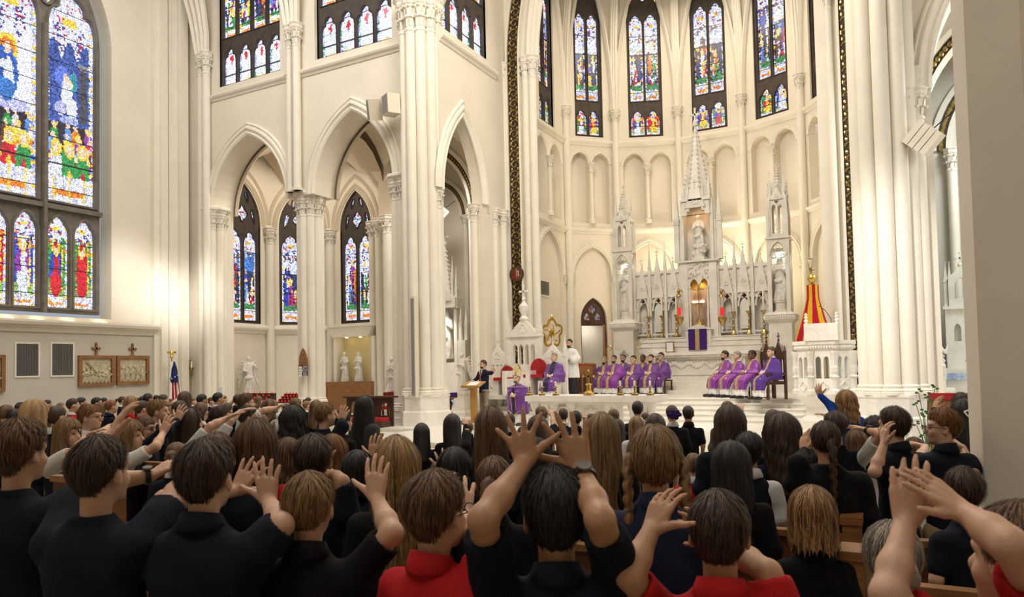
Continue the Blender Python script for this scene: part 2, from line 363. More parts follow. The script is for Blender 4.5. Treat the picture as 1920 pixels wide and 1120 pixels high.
    put(can & (T < .86) & (np.abs(S) > .2) & (np.abs(S) < .62) & (r < .3), (.06, .05, .25)); put(can & (np.abs(T-.87) < .02) & (np.abs(S) < .3), CYE)
    put(can & (r < .07), CRD); low = T < fig0; put(low, CW, .2); put(low & (r < .25), CLAV); put(low & (np.abs(T-.05) < .014) & (np.abs(S) < .6), COR); put(low & (np.abs(np.sin(S*5)) < .18), CYE)
    put(edge & (r < .3), CLAV); put(edge & (np.abs(np.sin(V*9)) < .3), CYE, .2)
    return C
def pane(poly, M4, y, parent, style, seed, cell=.028, gain=1., piece=.075, bars=.75):
    rng = np.random.default_rng(seed); p = np.array(poly); u0, v0 = p.min(0); u1, v1 = p.max(0); w, h = u1-u0, v1-v0
    m = .025; nu = max(3, int((w+2*m)/cell)); nv = max(3, int((h+2*m)/cell)); du = (w+2*m)/nu; dv = (h+2*m)/nv
    gu = u0-m+du*(np.arange(nu)+.5); gv = v0-m+dv*(np.arange(nv)+.5); U, V = np.meshgrid(gu, gv); U = U.ravel(); V = V.ravel()
    cu, cv = (u0+u1)/2, (v0+v1)/2; keep = _pip((U-cu)/(1+2*m/w)+cu, (V-cv)/(1+2*m/h)+cv, poly)
    ps = piece; pn, pm = int((w+4*ps)/ps)+2, int((h+4*ps)/ps)+2
    jx = rng.uniform(-.45, .45, (pm, pn)); jy = rng.uniform(-.45, .45, (pm, pn))
    sx = u0-2*ps+(np.arange(pn)[None]+.5+jx)*ps; sy = v0-2*ps+(np.arange(pm)[:, None]+.5+jy)*ps
    S = ((sx.ravel()-cu)/(w/2)); T = ((sy.ravel()-v0)/h)
    C = paint(S, T, sy.ravel()-v0, h/w, style, rng).reshape(pm, pn, 3)
    ci = ((U-u0+2*ps)/ps).astype(int); cj = ((V-v0+2*ps)/ps).astype(int); d1 = np.full(U.shape, 9.); d2 = d1.copy(); bi = ci.copy(); bj = cj.copy()
    for a in (-1, 0, 1):
        for b in (-1, 0, 1):
            i = np.clip(ci+a, 0, pn-1); j = np.clip(cj+b, 0, pm-1); d = np.hypot(sx[j, i]-U, sy[j, i]-V); c = d < d1
            d2 = np.where(c, d1, np.minimum(d2, d)); d1 = np.where(c, d, d1); bi = np.where(c, i, bi); bj = np.where(c, j, bj)
    col = C[bj, bi]*gain*1.12; lead = (d2-d1) < cell*.4; col[lead] *= .42
    if bars: col[np.abs(((V-v0) % bars)-bars/2) < dv*.55] *= .05
    if keep.sum() < 2: return
    iu = np.tile(np.arange(nu), nv)[keep]; iv = np.repeat(np.arange(nv), nu)[keep]; k = iv*(nu+1)+iu
    F = np.stack([k, k+1, k+nu+2, k+nu+1], 1); X, Z = np.meshgrid(u0-m+du*np.arange(nu+1), v0-m+dv*np.arange(nv+1))
    used = np.unique(F); remap = np.zeros((nu+1)*(nv+1), np.int32); remap[used] = np.arange(len(used)); F = remap[F]
    Vx = np.stack([X.ravel()[used], np.full(len(used), y), Z.ravel()[used]], 1)
    A = np.array(M4); Vx = Vx @ A[:3, :3].T+A[:3, 3]
    me = fast_mesh('pane', Vx, F); at = me.color_attributes.new('glass', 'FLOAT_COLOR', 'CORNER')
    c4 = np.ones((len(F)*4, 4), np.float32); c4[:, :3] = np.repeat(col[keep], 4, 0); at.data.foreach_set('color', c4.ravel()); me.materials.append(M['glass'])
    return link('pane', me, parent)
def lancet(cx, w, v0, vs, rise=None, cusp=.13):
    c = arch_curve(cx, w, vs, rise or w*.85, 9); out = []
    for i, (u, v) in enumerate(c):
        t = i/(len(c)-1); k = max(math.exp(-((t-.27)/.035)**2), math.exp(-((t-.73)/.035)**2))*cusp*w; d = Vector((cx-u, vs-v)); d = d.normalized() if d.length > 1e-6 else d
        out.append((u+d.x*k, v+d.y*k))
    return [(cx-w/2, v0)]+out+[(cx+w/2, v0)]
def foil(cx, cv, r, n=4, sy=1.2, pts=28):
    return [(cx+r*(.66+.34*abs(math.cos(n/2*a)))*math.sin(a), cv+r*sy*(.66+.34*abs(math.cos(n/2*a)))*math.cos(a)) for a in [-2*PI*i/pts for i in range(pts)]]
def dagger(cx, cv, l, w, ang):
    o = []; c, s = math.cos(ang), math.sin(ang)
    for i in range(12):
        a = 2*PI*i/12; x = w*math.sin(a)*(1+.3*math.cos(a)); y = l*math.cos(a); o.append((cx+x*c-y*s, cv+x*s+y*c))
    return o[::-1]
WIN = [0]
def window(M4, cx, w, v0, vs, rise, rows, top, name, tm='tracery', y=.3, gain=1., fr=.1, cell=.028, seed=1, piece=.075, thick=.16, groups=1, mid=0):
    """rows: list of (v_low, v_high, nlights, style); top: tracery openings above; one window of the setting"""
    root = struct(name); A = arch_curve(cx, w, vs, rise, 10); outer = [(cx-w/2, v0)]+A+[(cx+w/2, v0)]
    holes = []
    for (a, b, n, sty) in rows:
        gw = (w-2*fr-(groups-1)*mid)/groups
        for g in range(groups):
            g0 = cx-w/2+fr+g*(gw+mid); bar = fr*.75; lw = (gw-(n-1)*bar)/n
            for i in range(n): holes.append((lancet(g0+lw/2+i*(lw+bar), lw, a, b-lw*.85), sty))
    for t in top: holes.append((t, 'ornament'))
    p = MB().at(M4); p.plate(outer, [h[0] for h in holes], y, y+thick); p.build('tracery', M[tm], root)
    fm = MB().at(M4); fm.sweep(outer[::-1], [(0, -y-.02), (0, -y+.06), (-fr*.5, -y+.05), (-fr*.6, -y-.02)], closed=False)
    for h, sty in holes: fm.sweep(h, [(0, -y), (0, -y+.035), (fr*.18, -y+.035), (fr*.28, -y)], closed=True)
    fm.build('moulding', M[tm], root)
    for i, (h, sty) in enumerate(holes): pane(h, M4, y+thick*.6, root, sty, seed*100+i, cell=cell, gain=gain, piece=piece)
    return root
def tops(cx, w, vb, vt, big=True):        # tracery lights between vb and the apex
    o = []; hgt = vt-vb; R = min(w*.17, hgt*.22)
    o.append(foil(cx, vb+hgt*.38, R, 4, 1.25)); o.append(dagger(cx-w*.13, vb+hgt*.74, hgt*.12, w*.055, -.3)); o.append(dagger(cx+w*.13, vb+hgt*.74, hgt*.12, w*.055, .3))
    o.append(dagger(cx-w*.32, vb+hgt*.36, hgt*.16, w*.055, -.25)); o.append(dagger(cx+w*.32, vb+hgt*.36, hgt*.16, w*.055, .25)); return o
ROOF = 21.
# ---------------- floors and steps ---------------------------------
fl = MB(); fl.box((-24, -12, -.2), (9, 32, 0)); fl.build('floor', M['floor'], kind='structure')
def steps(name, x0, x1, yf, z0, z1, n, yb, run=.33):
    r = struct(name)
    for i in range(n):
        b = MB(); zz = z0+(z1-z0)*(i+1)/n; y = yf+run*i
        b.box((x0+.0, y, z0 if i == 0 else zz-(z1-z0)/n), (x1, yb, zz-.035)); b.box((x0, y-.03, zz-.035), (x1, yb, zz)); b.build('step', M['stone'], r)
steps('floor_sanctuary', -11.2, .4, 12.3, 0, F1, 3, 21.9)
steps('floor_chapel', -21.9, -11.2, 15.3, 0, F1, 3, 26)
steps('floor_aisle', .4, 8.5, 16.2, 0, F1, 3, 26)
steps('floor_altar', -11.0, -1.62, 19.2, F1, F2, 5, 29, .3)
# ---------------- transept east wall (faces the camera) ------------
wa = struct('wall_transept')
fA = frame(0, YA, 0)
zsA = ZY(565, 368, YA); c1, w1, c2, w2 = -19.0, 3.5, -14.52, 3.1
ap1 = ZY(465, 252, YA)-zsA; ap2 = ZY(658, 207, YA)-zsA
zstr = ZY(600, 130, YA); zwin = ZY(590, 113, YA); zcl = ZY(549, 52, YA)
cw1 = (XY(407, YA, 100), XY(525, YA, 100)); cw2 = (XY(590, YA, 100), XY(735, YA, 100))
holes = []
for a, b in (cw1, cw2): holes.append(arch_hole((a+b)/2, b-a, zwin, 16.0, 2.6))
m = MB().at(fA); m.plate([(XE-.5, 0), (XE-.5, ROOF), (-12.3, ROOF), (-12.3, 0), (c2+w2/2, 0)]+arch_curve(c2, w2, zsA, ap2, 12)[::-1]+arch_curve(c1, w1, zsA, ap1, 12)[::-1]+[(c1-w1/2, 0)], holes, 0, .9); m.build('wall_face', M['plaster'], wa)
m = MB().at(fA)
for (a, b) in ((XE+1.25, -17.2), (-16.75, -12.4)): m.sweep([(a, zstr), (b, zstr)], STR)
m.build('string_course', M['trim'], wa)
for c, w, ap in ((c1, w1, ap1), (c2, w2, ap2)):
    m = MB().at(fA); m.sweep(arch_curve(c, w, zsA, ap, 14), ARCHP); m.build('arch_moulding', M['trim'], wa)
for i, (a, b) in enumerate((cw1, cw2)):
    zt = ZY(590, 25, YA)
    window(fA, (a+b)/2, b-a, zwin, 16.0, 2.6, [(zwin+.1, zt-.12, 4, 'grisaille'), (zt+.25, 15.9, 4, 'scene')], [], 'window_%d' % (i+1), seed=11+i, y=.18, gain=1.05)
def shafts(name, spots, z0, z1, r, ch, m='trim', parent=None, bh=.25):
    root = parent or struct(name)
    for x, y in spots: column(root, x, y, z0, z1, r, ch, bh, m=m)
    return root
# tall wall shafts carrying the vault ribs
for xc, zb in ((XY(388, YA, 200), 0), (XY(556, YA, 200), zsA+.14)):
    r = struct('trim_1'); column(r, xc-.17, YA-.1, zb, zcl, .12, .75, .25 if zb == 0 else .12); column(r, xc+.17, YA-.16, zb, zcl, .13, .75, .25 if zb == 0 else .12)
    m = MB()
    for dx, k in ((-.3, .5), (-.1, .2), (.1, -.15), (.28, -.45)):
        m.tube([(xc+dx*.8, YA-.2, zcl-.02)]+[(xc+dx-k*.25*t*t*6, YA-.2-1.7*t*t-.3*t, zcl+5.2*t) for t in (.12, .25, .4, .55, .7, .85, 1)], .1, 6)
    m.build('vault_rib', M['trim'], r, smooth=True)
# middle pier of the transept arcade
def pier(name, x, y, z0, z1, core, sr, ring, n, ch, plinth, pw, m='trim', capr=None, off=0.):
    root = struct(name); a = MB(); a.lathe((x, y, z0+plinth), [(core, 0), (core, z1-z0-plinth-.05)], 16); a.build('core', M[m], root)
    for i in range(n):
        an = 2*PI*(i+off)/n; column(root, x+ring*math.cos(an), y+ring*math.sin(an), z0+plinth, z1, sr, ch, .22, m=m)
    b = MB(); b.lathe((x, y, z1), [(ring+sr*1.7, 0), (ring+sr*2.2, .07), (ring+sr*2.2, .13), (ring+sr*1.9, .16)], 8, ph=PI/8); b.build('abacus', M['cap'], root)
    c = MB(); c.lathe((x, y, z0), [(pw, 0), (pw, plinth*.45), (pw*.93, plinth*.5), (pw*.93, plinth*.93), (pw*.96, plinth*.95), (pw*.96, plinth)], 8, ph=PI/8); c.build('plinth', M['marble'], root)
    return root
pier('trim_2', (c1+w1/2+c2-w2/2)/2, YA+.42, F1, zsA, .3, .13, .3, 8, .62, .55, .58)
for xx in (c1-w1/2-.22, c2+w2/2+.12): pier('trim_2', xx, YA+.3, F1 if xx > -18 else 0, zsA, .22, .13, .26, 6, .6, .4, .5)
# soffit of the arches: inner mouldings at the back of the wall
for c, w, ap in ((c1, w1, ap1), (c2, w2, ap2)):
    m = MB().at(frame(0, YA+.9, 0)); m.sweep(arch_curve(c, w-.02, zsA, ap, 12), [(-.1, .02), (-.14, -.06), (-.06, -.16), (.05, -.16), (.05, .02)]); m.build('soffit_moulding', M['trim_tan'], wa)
# ---------------- crossing piers ------------------------------------
zcross = ZY(790, 5, 17.1)
pier('trim_3', -11.92, 17.15, F1, zcross, .44, .15, .47, 10, 1.0, .85, .74, off=.5)
pier('trim_4', -.12, 17.15, F1, 14.2, .44, .16, .5, 10, 1.0, .85, .80, off=.5)
# ---------------- choir wall with its arch --------------------------
wb = struct('wall_choir'); fB = frame(XB, 0, 90)
yb0, yb1 = 17.2, 20.5; zsB = ZX(912, 386, XB); zsBl = zsB; ycb = YX(868, XB, 250); wBw = 2.2; apB = ZX(868, 220, XB)-zsB
zb_str = zstr; cb = (YX(823, XB, 60), YX(915, XB, 60)); 
m = MB().at(fB); m.plate([(yb0, 0), (yb0, ROOF), (yb1+.8, ROOF), (yb1+.8, 0)], [arch_hole(ycb-.05, wBw, F1, zsB, apB, 12), arch_hole((cb[0]+cb[1])/2, cb[1]-cb[0], zwin, 16, 2.4)], 0, .36); m.build('wall_face', M['plaster'], wb)
m = MB().at(fB); m.sweep([(yb0, zstr), (yb1, zstr)], STR); m.build('string_course', M['trim'], wb)
m = MB().at(fB); m.sweep(arch_curve(ycb-.05, wBw, zsB, apB, 14), ARCHP); m.build('arch_moulding', M['trim'], wb)
window(fB, (cb[0]+cb[1])/2, cb[1]-cb[0], zwin, 16.0, 2.2, [(zwin+.1, zt-.12, 4, 'grisaille'), (zt+.25, 15.9, 4, 'scene')], [], 'window_3', seed=21, y=.15, gain=1.05)
r = struct('trim_5'); column(r, XB-.12, ycb-.05-wBw/2-.1, F1, zsB, .12, .55, .2, leaves=7)
for k, px in enumerate((898, 911, 925, 936)): column(r, XB-.25+.11*k, YX(px, XB-.1, 500), F1, zsB, .115, .55, .2, leaves=7)
# ---------------- chancel arch --------------------------------------
YC = 21.2; fC = frame(0, YC, 0); ca = struct('wall_chancel_arch'); zc = ZY(980, 112, YC)
hw = 4.35
aL, aR = XCEN-hw, XCEN+hw
m = MB().at(fC); arc = arch_curve(XCEN, 2*hw, zc, 8.2, 16)
m.plate([(-12.3, 0), (-12.3, ROOF+3), (.9, ROOF+3), (.9, 0)], [[(aL, F2-.9)]+arc+[(aR, F2-.9)]], .0, .4); m.build('wall_face', M['trim'], ca)
# gilt bands: dark ground, raised gilt scrolls
for sgn, x0, x1 in ((-1, XY(957, YC-.06, 400), XY(977, YC-.06, 400)), (1, XY(1586, YC-.06, 400), XY(1612, YC-.06, 400))):
    bd = struct('trim_6'); xm = (x0+x1)/2; wd = x1-x0
    path = [(xm, F2), (xm, zc)]+[(XCEN+sgn*(XCEN-u if sgn < 0 else u-XCEN)*1., v) for u, v in []]
    full = arch_curve(XCEN, 2*abs(xm-XCEN), zc, 8.2+.35, 20); half = full[:21] if sgn < 0 else full[20:][::-1]
    path = [(xm, F2)]+half
    if sgn > 0: path = path
    m = MB().at(fC); m.sweep(path, [(-wd/2, 0), (-wd/2, .05), (wd/2, .05), (wd/2, 0)]); m.build('band_ground', M['bronze'], bd)
    m = MB().at(fC); m.sweep(path, [(wd/2, 0), (wd/2, .12), (wd/2+.07, .12), (wd/2+.09, 0)]); m.sweep(path, [(-wd/2-.09, 0), (-wd/2-.07, .12), (-wd/2, .12), (-wd/2, 0)]); m.build('band_border', M['trim'], bd)
    # scrolls: alternating spirals with leaves along the path
    g = MB().at(fC); L = 0; pts = [Vector(p) for p in path]; seg = []
    for a, b in zip(pts, pts[1:]): seg.append((a, b, L)); L += (b-a).length
    def onp(s):
        for a, b, l in seg:
            if s <= l+(b-a).length: d = (b-a).normalized(); return a+d*(s-l), d
        return pts[-1], d
    s = .2; k = 0
    while s < L-.2 and s < 17:
        c, d = onp(s); nrm = Vector((-d.y, d.x)); h = 1 if k % 2 else -1; sp = []
        for i in range(13):
            t = i/12; a = t*3.6*PI/1.6; rr = wd*.42*(1-.78*t); q = c+nrm*(h*rr*math.cos(a))+d*(rr*math.sin(a)+.0); sp.append((q.x, -.065, q.y))
        g.tube(sp, [.028*(1-.5*i/12) for i in range(13)], 4)
        for e in (-1, 1):
            q = c+d*.19+nrm*(.085*e*wd/.3); g.ell((q.x, -.06, q.y), (.035, .02, .055), 5, 4)
        q = c+nrm*(-h*wd*.36)+d*.03; g.ell((q.x, -.06, q.y), (.03, .02, .07), 5, 4); s += .34; k += 1
    g.build('gilt_scrollwork', M['goldrelief'], bd, kind='stuff')
# shafts either side of the bands
r = struct('trim_7')
for x, rr in ((-11.42, .13), (XY(949, YC-.1, 400)-.03, .1), (XY(990, YC-.1, 400), .12), (XY(1003, YC-.1, 400), .13)): column(r, x, YC-.08, F1, zc, rr, .7, .3, leaves=7)
m = MB()
for i, (x, y) in enumerate(((-11.42, YC-.08), (XY(949, YC-.1, 400)-.03, YC-.08))):
    m.tube([(u-(XCEN-hw)+x, y, v) for u, v in arch_curve(XCEN, 2*hw+1, zc, 8.6, 16)[:17]], .12, 6)
for dx in (0, .14, .28):
    m.tube([(u, YC-.1+dx*1.2, v) for u, v in arch_curve(XCEN, 2*hw-.02-dx, zc, 8.2-dx*.5, 16)], .1, 6)
m.build('arch_roll', M['trim'], r, smooth=True)
r = struct('trim_8')
for x, rr in ((XY(1566, YC-.1, 400), .09), (XY(1632, YC-.1, 400), .1)): column(r, x, YC-.1, F2, zc, rr, .7, .3, leaves=7)
# ---------------- apse ----------------------------------------------
XW = -11.0
C = [(-11.0, 22.3), (-11.0, 24.9), (-9.62, 26.8), (-7.32, 27.72), (-4.8, 27.72), (-2.52, 26.8), (-1.2, 24.9), (-1.2, 22.3)]
C[2] = (XY(1153, 26.8, 300), 26.8); C[3] = (XY(1270, 27.7, 200), 27.7); C[4] = (XY(1392, 27.7, 200), 27.7); C[5] = (XY(1505, 26.8, 200), 26.8); C[6] = (XY(1580, 24.9, 200), 24.9); C[7] = (C[6][0]+.05, 22.3); C[1] = (-11.0, YX(1059, -11.0, 300))
zS = ZY(1332, 255, 27.7); zW = ZY(1332, 243, 27.7); zT = ZY(1330, 183, 27.7); zCp = ZY(1270, 203, 27.6); zL = ZY(1210, 437, 27.6)
zN = ZY(1235, 290, 27.6); zB = F2
for i in range(7):
    (x0, y0), (x1, y1) = C[i], C[i+1]; L = math.hypot(x1-x0, y1-y0); deg = math.degrees(math.atan2(y1-y0, x1-x0)); f = frame(x0, y0, deg)
    root = struct('wall_apse'); ww = min(1.32, L*.56)
    if i == 0: cx = L-(YX(1059, -11, 300)-YX(1030, -11, 150)); cx = L*.5
    else: cx = L/2
    wtop = zCp+1.2; nh = []
    nw = L*.335
    for s in (-1, 1): nh.append(arch_hole(cx+s*L*.205, nw, zL+.3, zN-nw*.55, nw*.62, 8))
    door = i in (1, 5)
    la = arch_hole(cx, L*.74, zB-.4, zL-1.45-L*.1, L*.5, 10)
    fr_hole = [arch_hole(cx, ww, zW, wtop+3.2, 1.7, 10)]
    m = MB().at(f); m.plate([(0, zB-.6), (0, ROOF), (L, ROOF), (L, zB-.6)], fr_hole+nh+[la], 0, .32, edge=False); m.build('wall_face', M['plaster'], root)
    bk = MB().at(f); bk.box((0, .32, zL), (L, .36, zS-.05)); bk.build('niche_back', M['plaster'], root)
    if door:
        dw = 1.08; dz = ZY(1100, 600, 25.9); dh = arch_hole(cx+.05, dw, F2, dz, dw*.8, 8)
        lb = MB().at(f); lb.plate([(0, zB-.6), (0, zL), (L, zL), (L, zB-.6)], [dh], .14, .4); lb.build('wall_panel', M['plaster'], root)
    else:
        lb = MB().at(f); lb.box((0, .14, zB-.6), (L, .36, zL)); lb.build('wall_panel', M['plaster'], root)
    m = MB().at(f); m.sweep([(0, zS), (L, zS)], STR); m.sweep([(0, zL), (L, zL)], scale_prof(STR, .9)); m.build('string_course', M['trim'], root)
    m = MB().at(f)
    for s in (-1, 1): m.sweep(arch_curve(cx+s*L*.205, nw, zN-nw*.55, nw*.62, 8), scale_prof(ARCHP, .32))
    m.sweep(arch_curve(cx, L*.74, zL-1.45-L*.1, L*.5, 10), scale_prof(ARCHP, .55)); m.build('arch_moulding', M['trim'], root)
    m = MB().at(f); m.sweep(arch_curve(cx, L*.98, zCp, 6.4, 16), [(-.16, 0), (-.16, .1), (-.1, .2), (-.02, .16), (.0, .05), (.02, 0)]); m.build('wall_rib', M['trim'], root)
    cl = struct('x'); bpy.data.objects.remove(cl)
    cc = MB().at(f); cc.lathe((cx, -.05, zL+.3), [(.13, 0), (.13, .12), (.08, .18), (.075, zN-nw*.55-zL-.5)], 10); cc.build('colonnette', M['trim'], root, smooth=True)
    cc = MB().at(f); capital(cc, cx, -.06, zN-nw*.55-.34, .10, .36, leaves=6); cc.build('colonnette_capital', M['cap'], root)
    for s in (-1, 1):
        cc = MB().at(f); capital(cc, cx+s*L*.4, -.03, zL-1.45-L*.1-.3, .06, .25, leaves=6); cc.build('corbel', M['cap'], root)
    vt = wtop+3.2+1.7
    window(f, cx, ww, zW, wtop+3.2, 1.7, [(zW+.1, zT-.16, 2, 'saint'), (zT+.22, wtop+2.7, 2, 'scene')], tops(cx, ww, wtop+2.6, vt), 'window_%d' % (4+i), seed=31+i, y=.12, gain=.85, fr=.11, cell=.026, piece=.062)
    if 0 < i:
        r = struct('trim_9'); a = math.radians(deg); nx = (x0+XCEN*0)+(-.1*(x0-XCEN)/5); ny = y0-.1*(1 if abs(x0-XCEN) < 4 else .3)
        column(r, nx, ny, F2, zCp+.05, .13, .5, .25, leaves=7)
        m = MB()
        for d in (-.09, 0, .09): m.tube([(nx+d, ny, zCp)]+[(nx+d+(XCEN-nx)*.5*t**3*.5, ny+(22.5-ny)*.4*t**3*.6, zCp+7*t) for t in (.2, .4, .6, .8, 1)], .07, 6)
        m.build('vault_rib', M['trim'], r, smooth=True)
# ---------------- roof and the walls behind the viewer ---------------
m = MB(); m.box((-24, -12, ROOF), (9, 32, ROOF+.2)); m.build('ceiling', M['plaster'], kind='structure')
m = MB(); m.box((-24, -12.2, -.1), (9, -12, ROOF)); m.build('wall_west', M['plaster'], kind='structure')
m = MB(); m.box((8.6, -12, -.1), (8.8, 32, ROOF)); m.build('wall_south', M['plaster'], kind='structure')
m = MB(); m.box((-24, 28.6, -.1), (9, 28.8, ROOF)); m.build('wall_east', M['plaster'], kind='structure')
# ---------------- transept end wall with the great window -------------
we = struct('wall_transept_end'); fE = frame(XE, 0, 90)
zled = ZX(150, 607, XE); y1 = YX(187, XE-.45, 300); yc = YX(80, XE-.45, 300); zsill = ZX(100, 580, XE-.45)
hw_ = y1-yc; n3 = 3; y0 = y1-6*hw_/1.0*0-2*hw_*n3/2*1.0; wwid = (y1-yc)*2*1.5; wc = y1-wwid/2
wh = arch_hole(wc, wwid+.36, zsill-.25, 12.4, wwid*.7, 12)
m = MB().at(fE); m.plate([(-12, zled), (-12, ROOF), (YA, ROOF), (YA, zled)], [wh], .12, .7); m.build('wall_face', M['plaster'], we)
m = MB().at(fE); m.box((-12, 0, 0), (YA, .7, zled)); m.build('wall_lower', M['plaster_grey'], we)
m = MB().at(fE); m.sweep([(2, zled), (YX(290, XE, 620), zled)], [(-.3, 0), (-.3, .06), (-.2, .1), (-.12, .2), (-.1, .3), (-.02, .34), (.04, .34), (.06, 0)]); m.build('ledge', M['trim'], we)
m = MB().at(fE)
for px, w_, d in ((292, .12, .10), (303, .16, .2), (322, .25, .12), (338, .2, .28)):
    yy = YX(px, XE+.1, 400); m.box((yy-w_/2, -d, 0), (yy+w_/2+.1, .12, ROOF))
m.build('pilaster', M['trim'], we)
zt1 = ZX(90, 378, XE-.45); zl1 = ZX(90, 396, XE-.45)
zl2 = ZX(40, 573, XE-.45)
wr = window(fE, wc, wwid, zsill-.1, 12.4, wwid*.62, [(zl2, zl1-.12, 2, 'saint')], [], 'window_20', 'tracery_pale', y=.45, fr=.2, cell=.03, seed=77, groups=3, mid=.24, piece=.07, gain=.95, thick=.02) if False else None
def bigwin():
    root = struct('window_11'); y = .45; Mx = fE; fr = .16; mid = .27; gw = (wwid-2*fr-2*mid)/3; holes = []; thick = .2
    for g in range(3):
        g0 = wc-wwid/2+fr+g*(gw+mid); bar = .13; lw = (gw-bar)/2
        for i in range(2): holes.append((lancet(g0+lw/2+i*(lw+bar), lw, zl2, zl1-.1-lw*.85, cusp=.06), 'saint', 1))
        cu = g0+gw/2; zh = ZX(130, 60, XE-.45); holes.append((lancet(cu, gw, zt1+.06, zh, gw*.8, .1), ('scene', 'glory', 'angels')[g], 2))
    holes.append((foil(wc-wwid*.18, 12.4+wwid*.27, .5, 4), 'ornament', 1)); holes.append((foil(wc+wwid*.18, 12.4+wwid*.27, .5, 4), 'ornament', 1))
    A = [(wc-wwid/2, zsill-.1)]+arch_curve(wc, wwid, 12.4, wwid*.66, 12)+[(wc+wwid/2, zsill-.1)]
    p = MB().at(Mx); p.plate(A, [h[0] for h in holes], y, y+thick); p.build('tracery', M['tracery_pale'], root)
    fm = MB().at(Mx)
    for h, s_, k in holes: fm.sweep(h, [(0, -y), (-.0, -y+.07), (.05, -y+.07), (.09, -y)], closed=True)
    fm.sweep([(wc-wwid/2, (zt1+zl1)/2), (wc+wwid/2, (zt1+zl1)/2)], [(-.07, -y), (-.07, -y+.16), (.07, -y+.16), (.07, -y)])
    for g in (1, 2):
        u = wc-wwid/2+fr+g*(gw+mid)-mid/2; fm.sweep([(u, zsill-.1), (u, 12.6)], [(-.09, -y), (-.05, -y+.2), (.05, -y+.2), (.09, -y)])
    fm.build('moulding', M['tracery_pale'], root)
    for i, (h, s_, k) in enumerate(holes): pane(h, Mx, y+thick*.6, root, s_, 7700+i, cell=.026, piece=.056, gain=1.0, bars=.8)
bigwin()
# ---------------- north chapel behind the transept arcade ---------------
K = [(-21.5, 18.1), (-21.5, 20.5), (-19.9, 22.1), (-16.95, 22.1)]
zk_s = ZX(455, 608, -21.5); zk_c = ZX(507, 428, -21.3)
for i in range(3):
    (x0, y0), (x1, y1_) = K[i], K[i+1]; L = math.hypot(x1-x0, y1_-y0); f = frame(x0, y0, math.degrees(math.atan2(y1_-y0, x1-x0)))
    if i == 0: a_, b_ = YX(427, -21.5, 500)-y0, YX(489, -21.5, 500)-y0; zt_ = ZX(456, 343, -21.5)
    elif i == 1: a_, b_ = .35, L-.35; zt_ = zt_
    else: a_, b_ = XY(638, 22.1, 500)-x0, XY(697, 22.1, 500)-x0; zt_ = ZY(666, 357, 22.1)
    zb_ = ZX(455, 606, -21.5) if i == 0 else ZY(667, 606, 22.1) if i == 2 else ZX(507, 606, -20.7)
    cx = (a_+b_)/2; ww = b_-a_; zs_ = zt_-ww*.95
    root = struct('wall_chapel'); m = MB().at(f); m.plate([(0, F1), (0, 11), (L, 11), (L, F1)], [arch_hole(cx, ww, zb_, zs_, ww*.95, 10)], 0, .5, edge=False); m.build('wall_face', M['plaster'], root)
    m = MB().at(f); m.sweep([(0, zb_-.22), (L, zb_-.22)], scale_prof(STR, 1.3)); m.build('sill_course', M['trim'], root)
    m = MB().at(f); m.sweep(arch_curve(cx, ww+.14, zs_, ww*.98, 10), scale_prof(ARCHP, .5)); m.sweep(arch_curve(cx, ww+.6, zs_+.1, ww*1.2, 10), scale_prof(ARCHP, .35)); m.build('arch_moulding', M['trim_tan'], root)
    window(f, cx, ww, zb_, zs_, ww*.95, [(zb_+.12, zs_-.28, 2, 'scene')], tops(cx, ww, zs_-.35, zt_), 'window_%d' % (12+i), seed=51+i, y=.1, gain=.9, fr=.1, cell=.024, piece=.055)
    if i:
        r = struct('trim_10'); column(r, x0+.12, y0-.1, F1, zk_c, .16, .6, .3, leaves=8)
r = struct('trim_11')
for k, (px, yy) in enumerate(((700, 22.0), (712, 21.7), (727, 21.4))): column(r, XY(px, yy, 500), yy, F1, ZY(710, 415, 22), .17, .65, .3)
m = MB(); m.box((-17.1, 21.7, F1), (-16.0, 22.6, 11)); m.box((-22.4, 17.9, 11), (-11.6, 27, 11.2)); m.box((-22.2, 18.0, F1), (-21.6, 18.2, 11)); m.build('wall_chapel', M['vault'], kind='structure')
# chapel vaults: curved webs and ribs between the arcade and the chapel walls
def webs(name, pts4, zs, apex, m='vault'):
    root = struct(name); (ax, ay), (bx, by), (cx_, cy_), (dx_, dy_) = pts4; gx = (ax+bx+cx_+dx_)/4; gy = (ay+by+cy_+dy_)/4
    q = MB(); N = 8
    P4 = [(ax, ay), (bx, by), (cx_, cy_), (dx_, dy_)]
    for e in range(4):
        p, s = Vector(P4[e]), Vector(P4[(e+1) % 4]); vs = []; fs = []
        for j in range(N+1):
            v = j/N
            for i in range(N+1):
                u = i/N; a = p.lerp(s, u); g = Vector((gx, gy)); xy = a.lerp(g, v); e1 = abs(2*u-1)
                zedge = math.sqrt(max(0, 1-e1**2.0)); zc_ = 1.; rdg = math.sqrt(max(0, 1-(1-v)**2))
                z = zs+apex*max(zedge*.96, rdg if True else 0)*(1 if True else 0)
                zc2 = zs+apex*max(zedge*.96, min(1, rdg)); vs.append((xy.x, xy.y, zc2))
        for j in range(N):
            for i in range(N): fs.append((j*(N+1)+i, j*(N+1)+i+1, (j+1)*(N+1)+i+1, (j+1)*(N+1)+i))
        q.add(vs, fs)
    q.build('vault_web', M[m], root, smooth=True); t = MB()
    for p in P4:
        t.tube([(p[0]+(gx-p[0])*v, p[1]+(gy-p[1])*v, zs+apex*math.sqrt(max(0, 1-(1-v)**2))-.03) for v in [k/9 for k in range(10)]], .11, 6)
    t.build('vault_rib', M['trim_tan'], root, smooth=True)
webs('ceiling_chapel', ((-21.5, 18.1), (-16.7, 18.1), (-16.9, 22.1), (-21.3, 21.3)), zk_c-.05, 3.0)
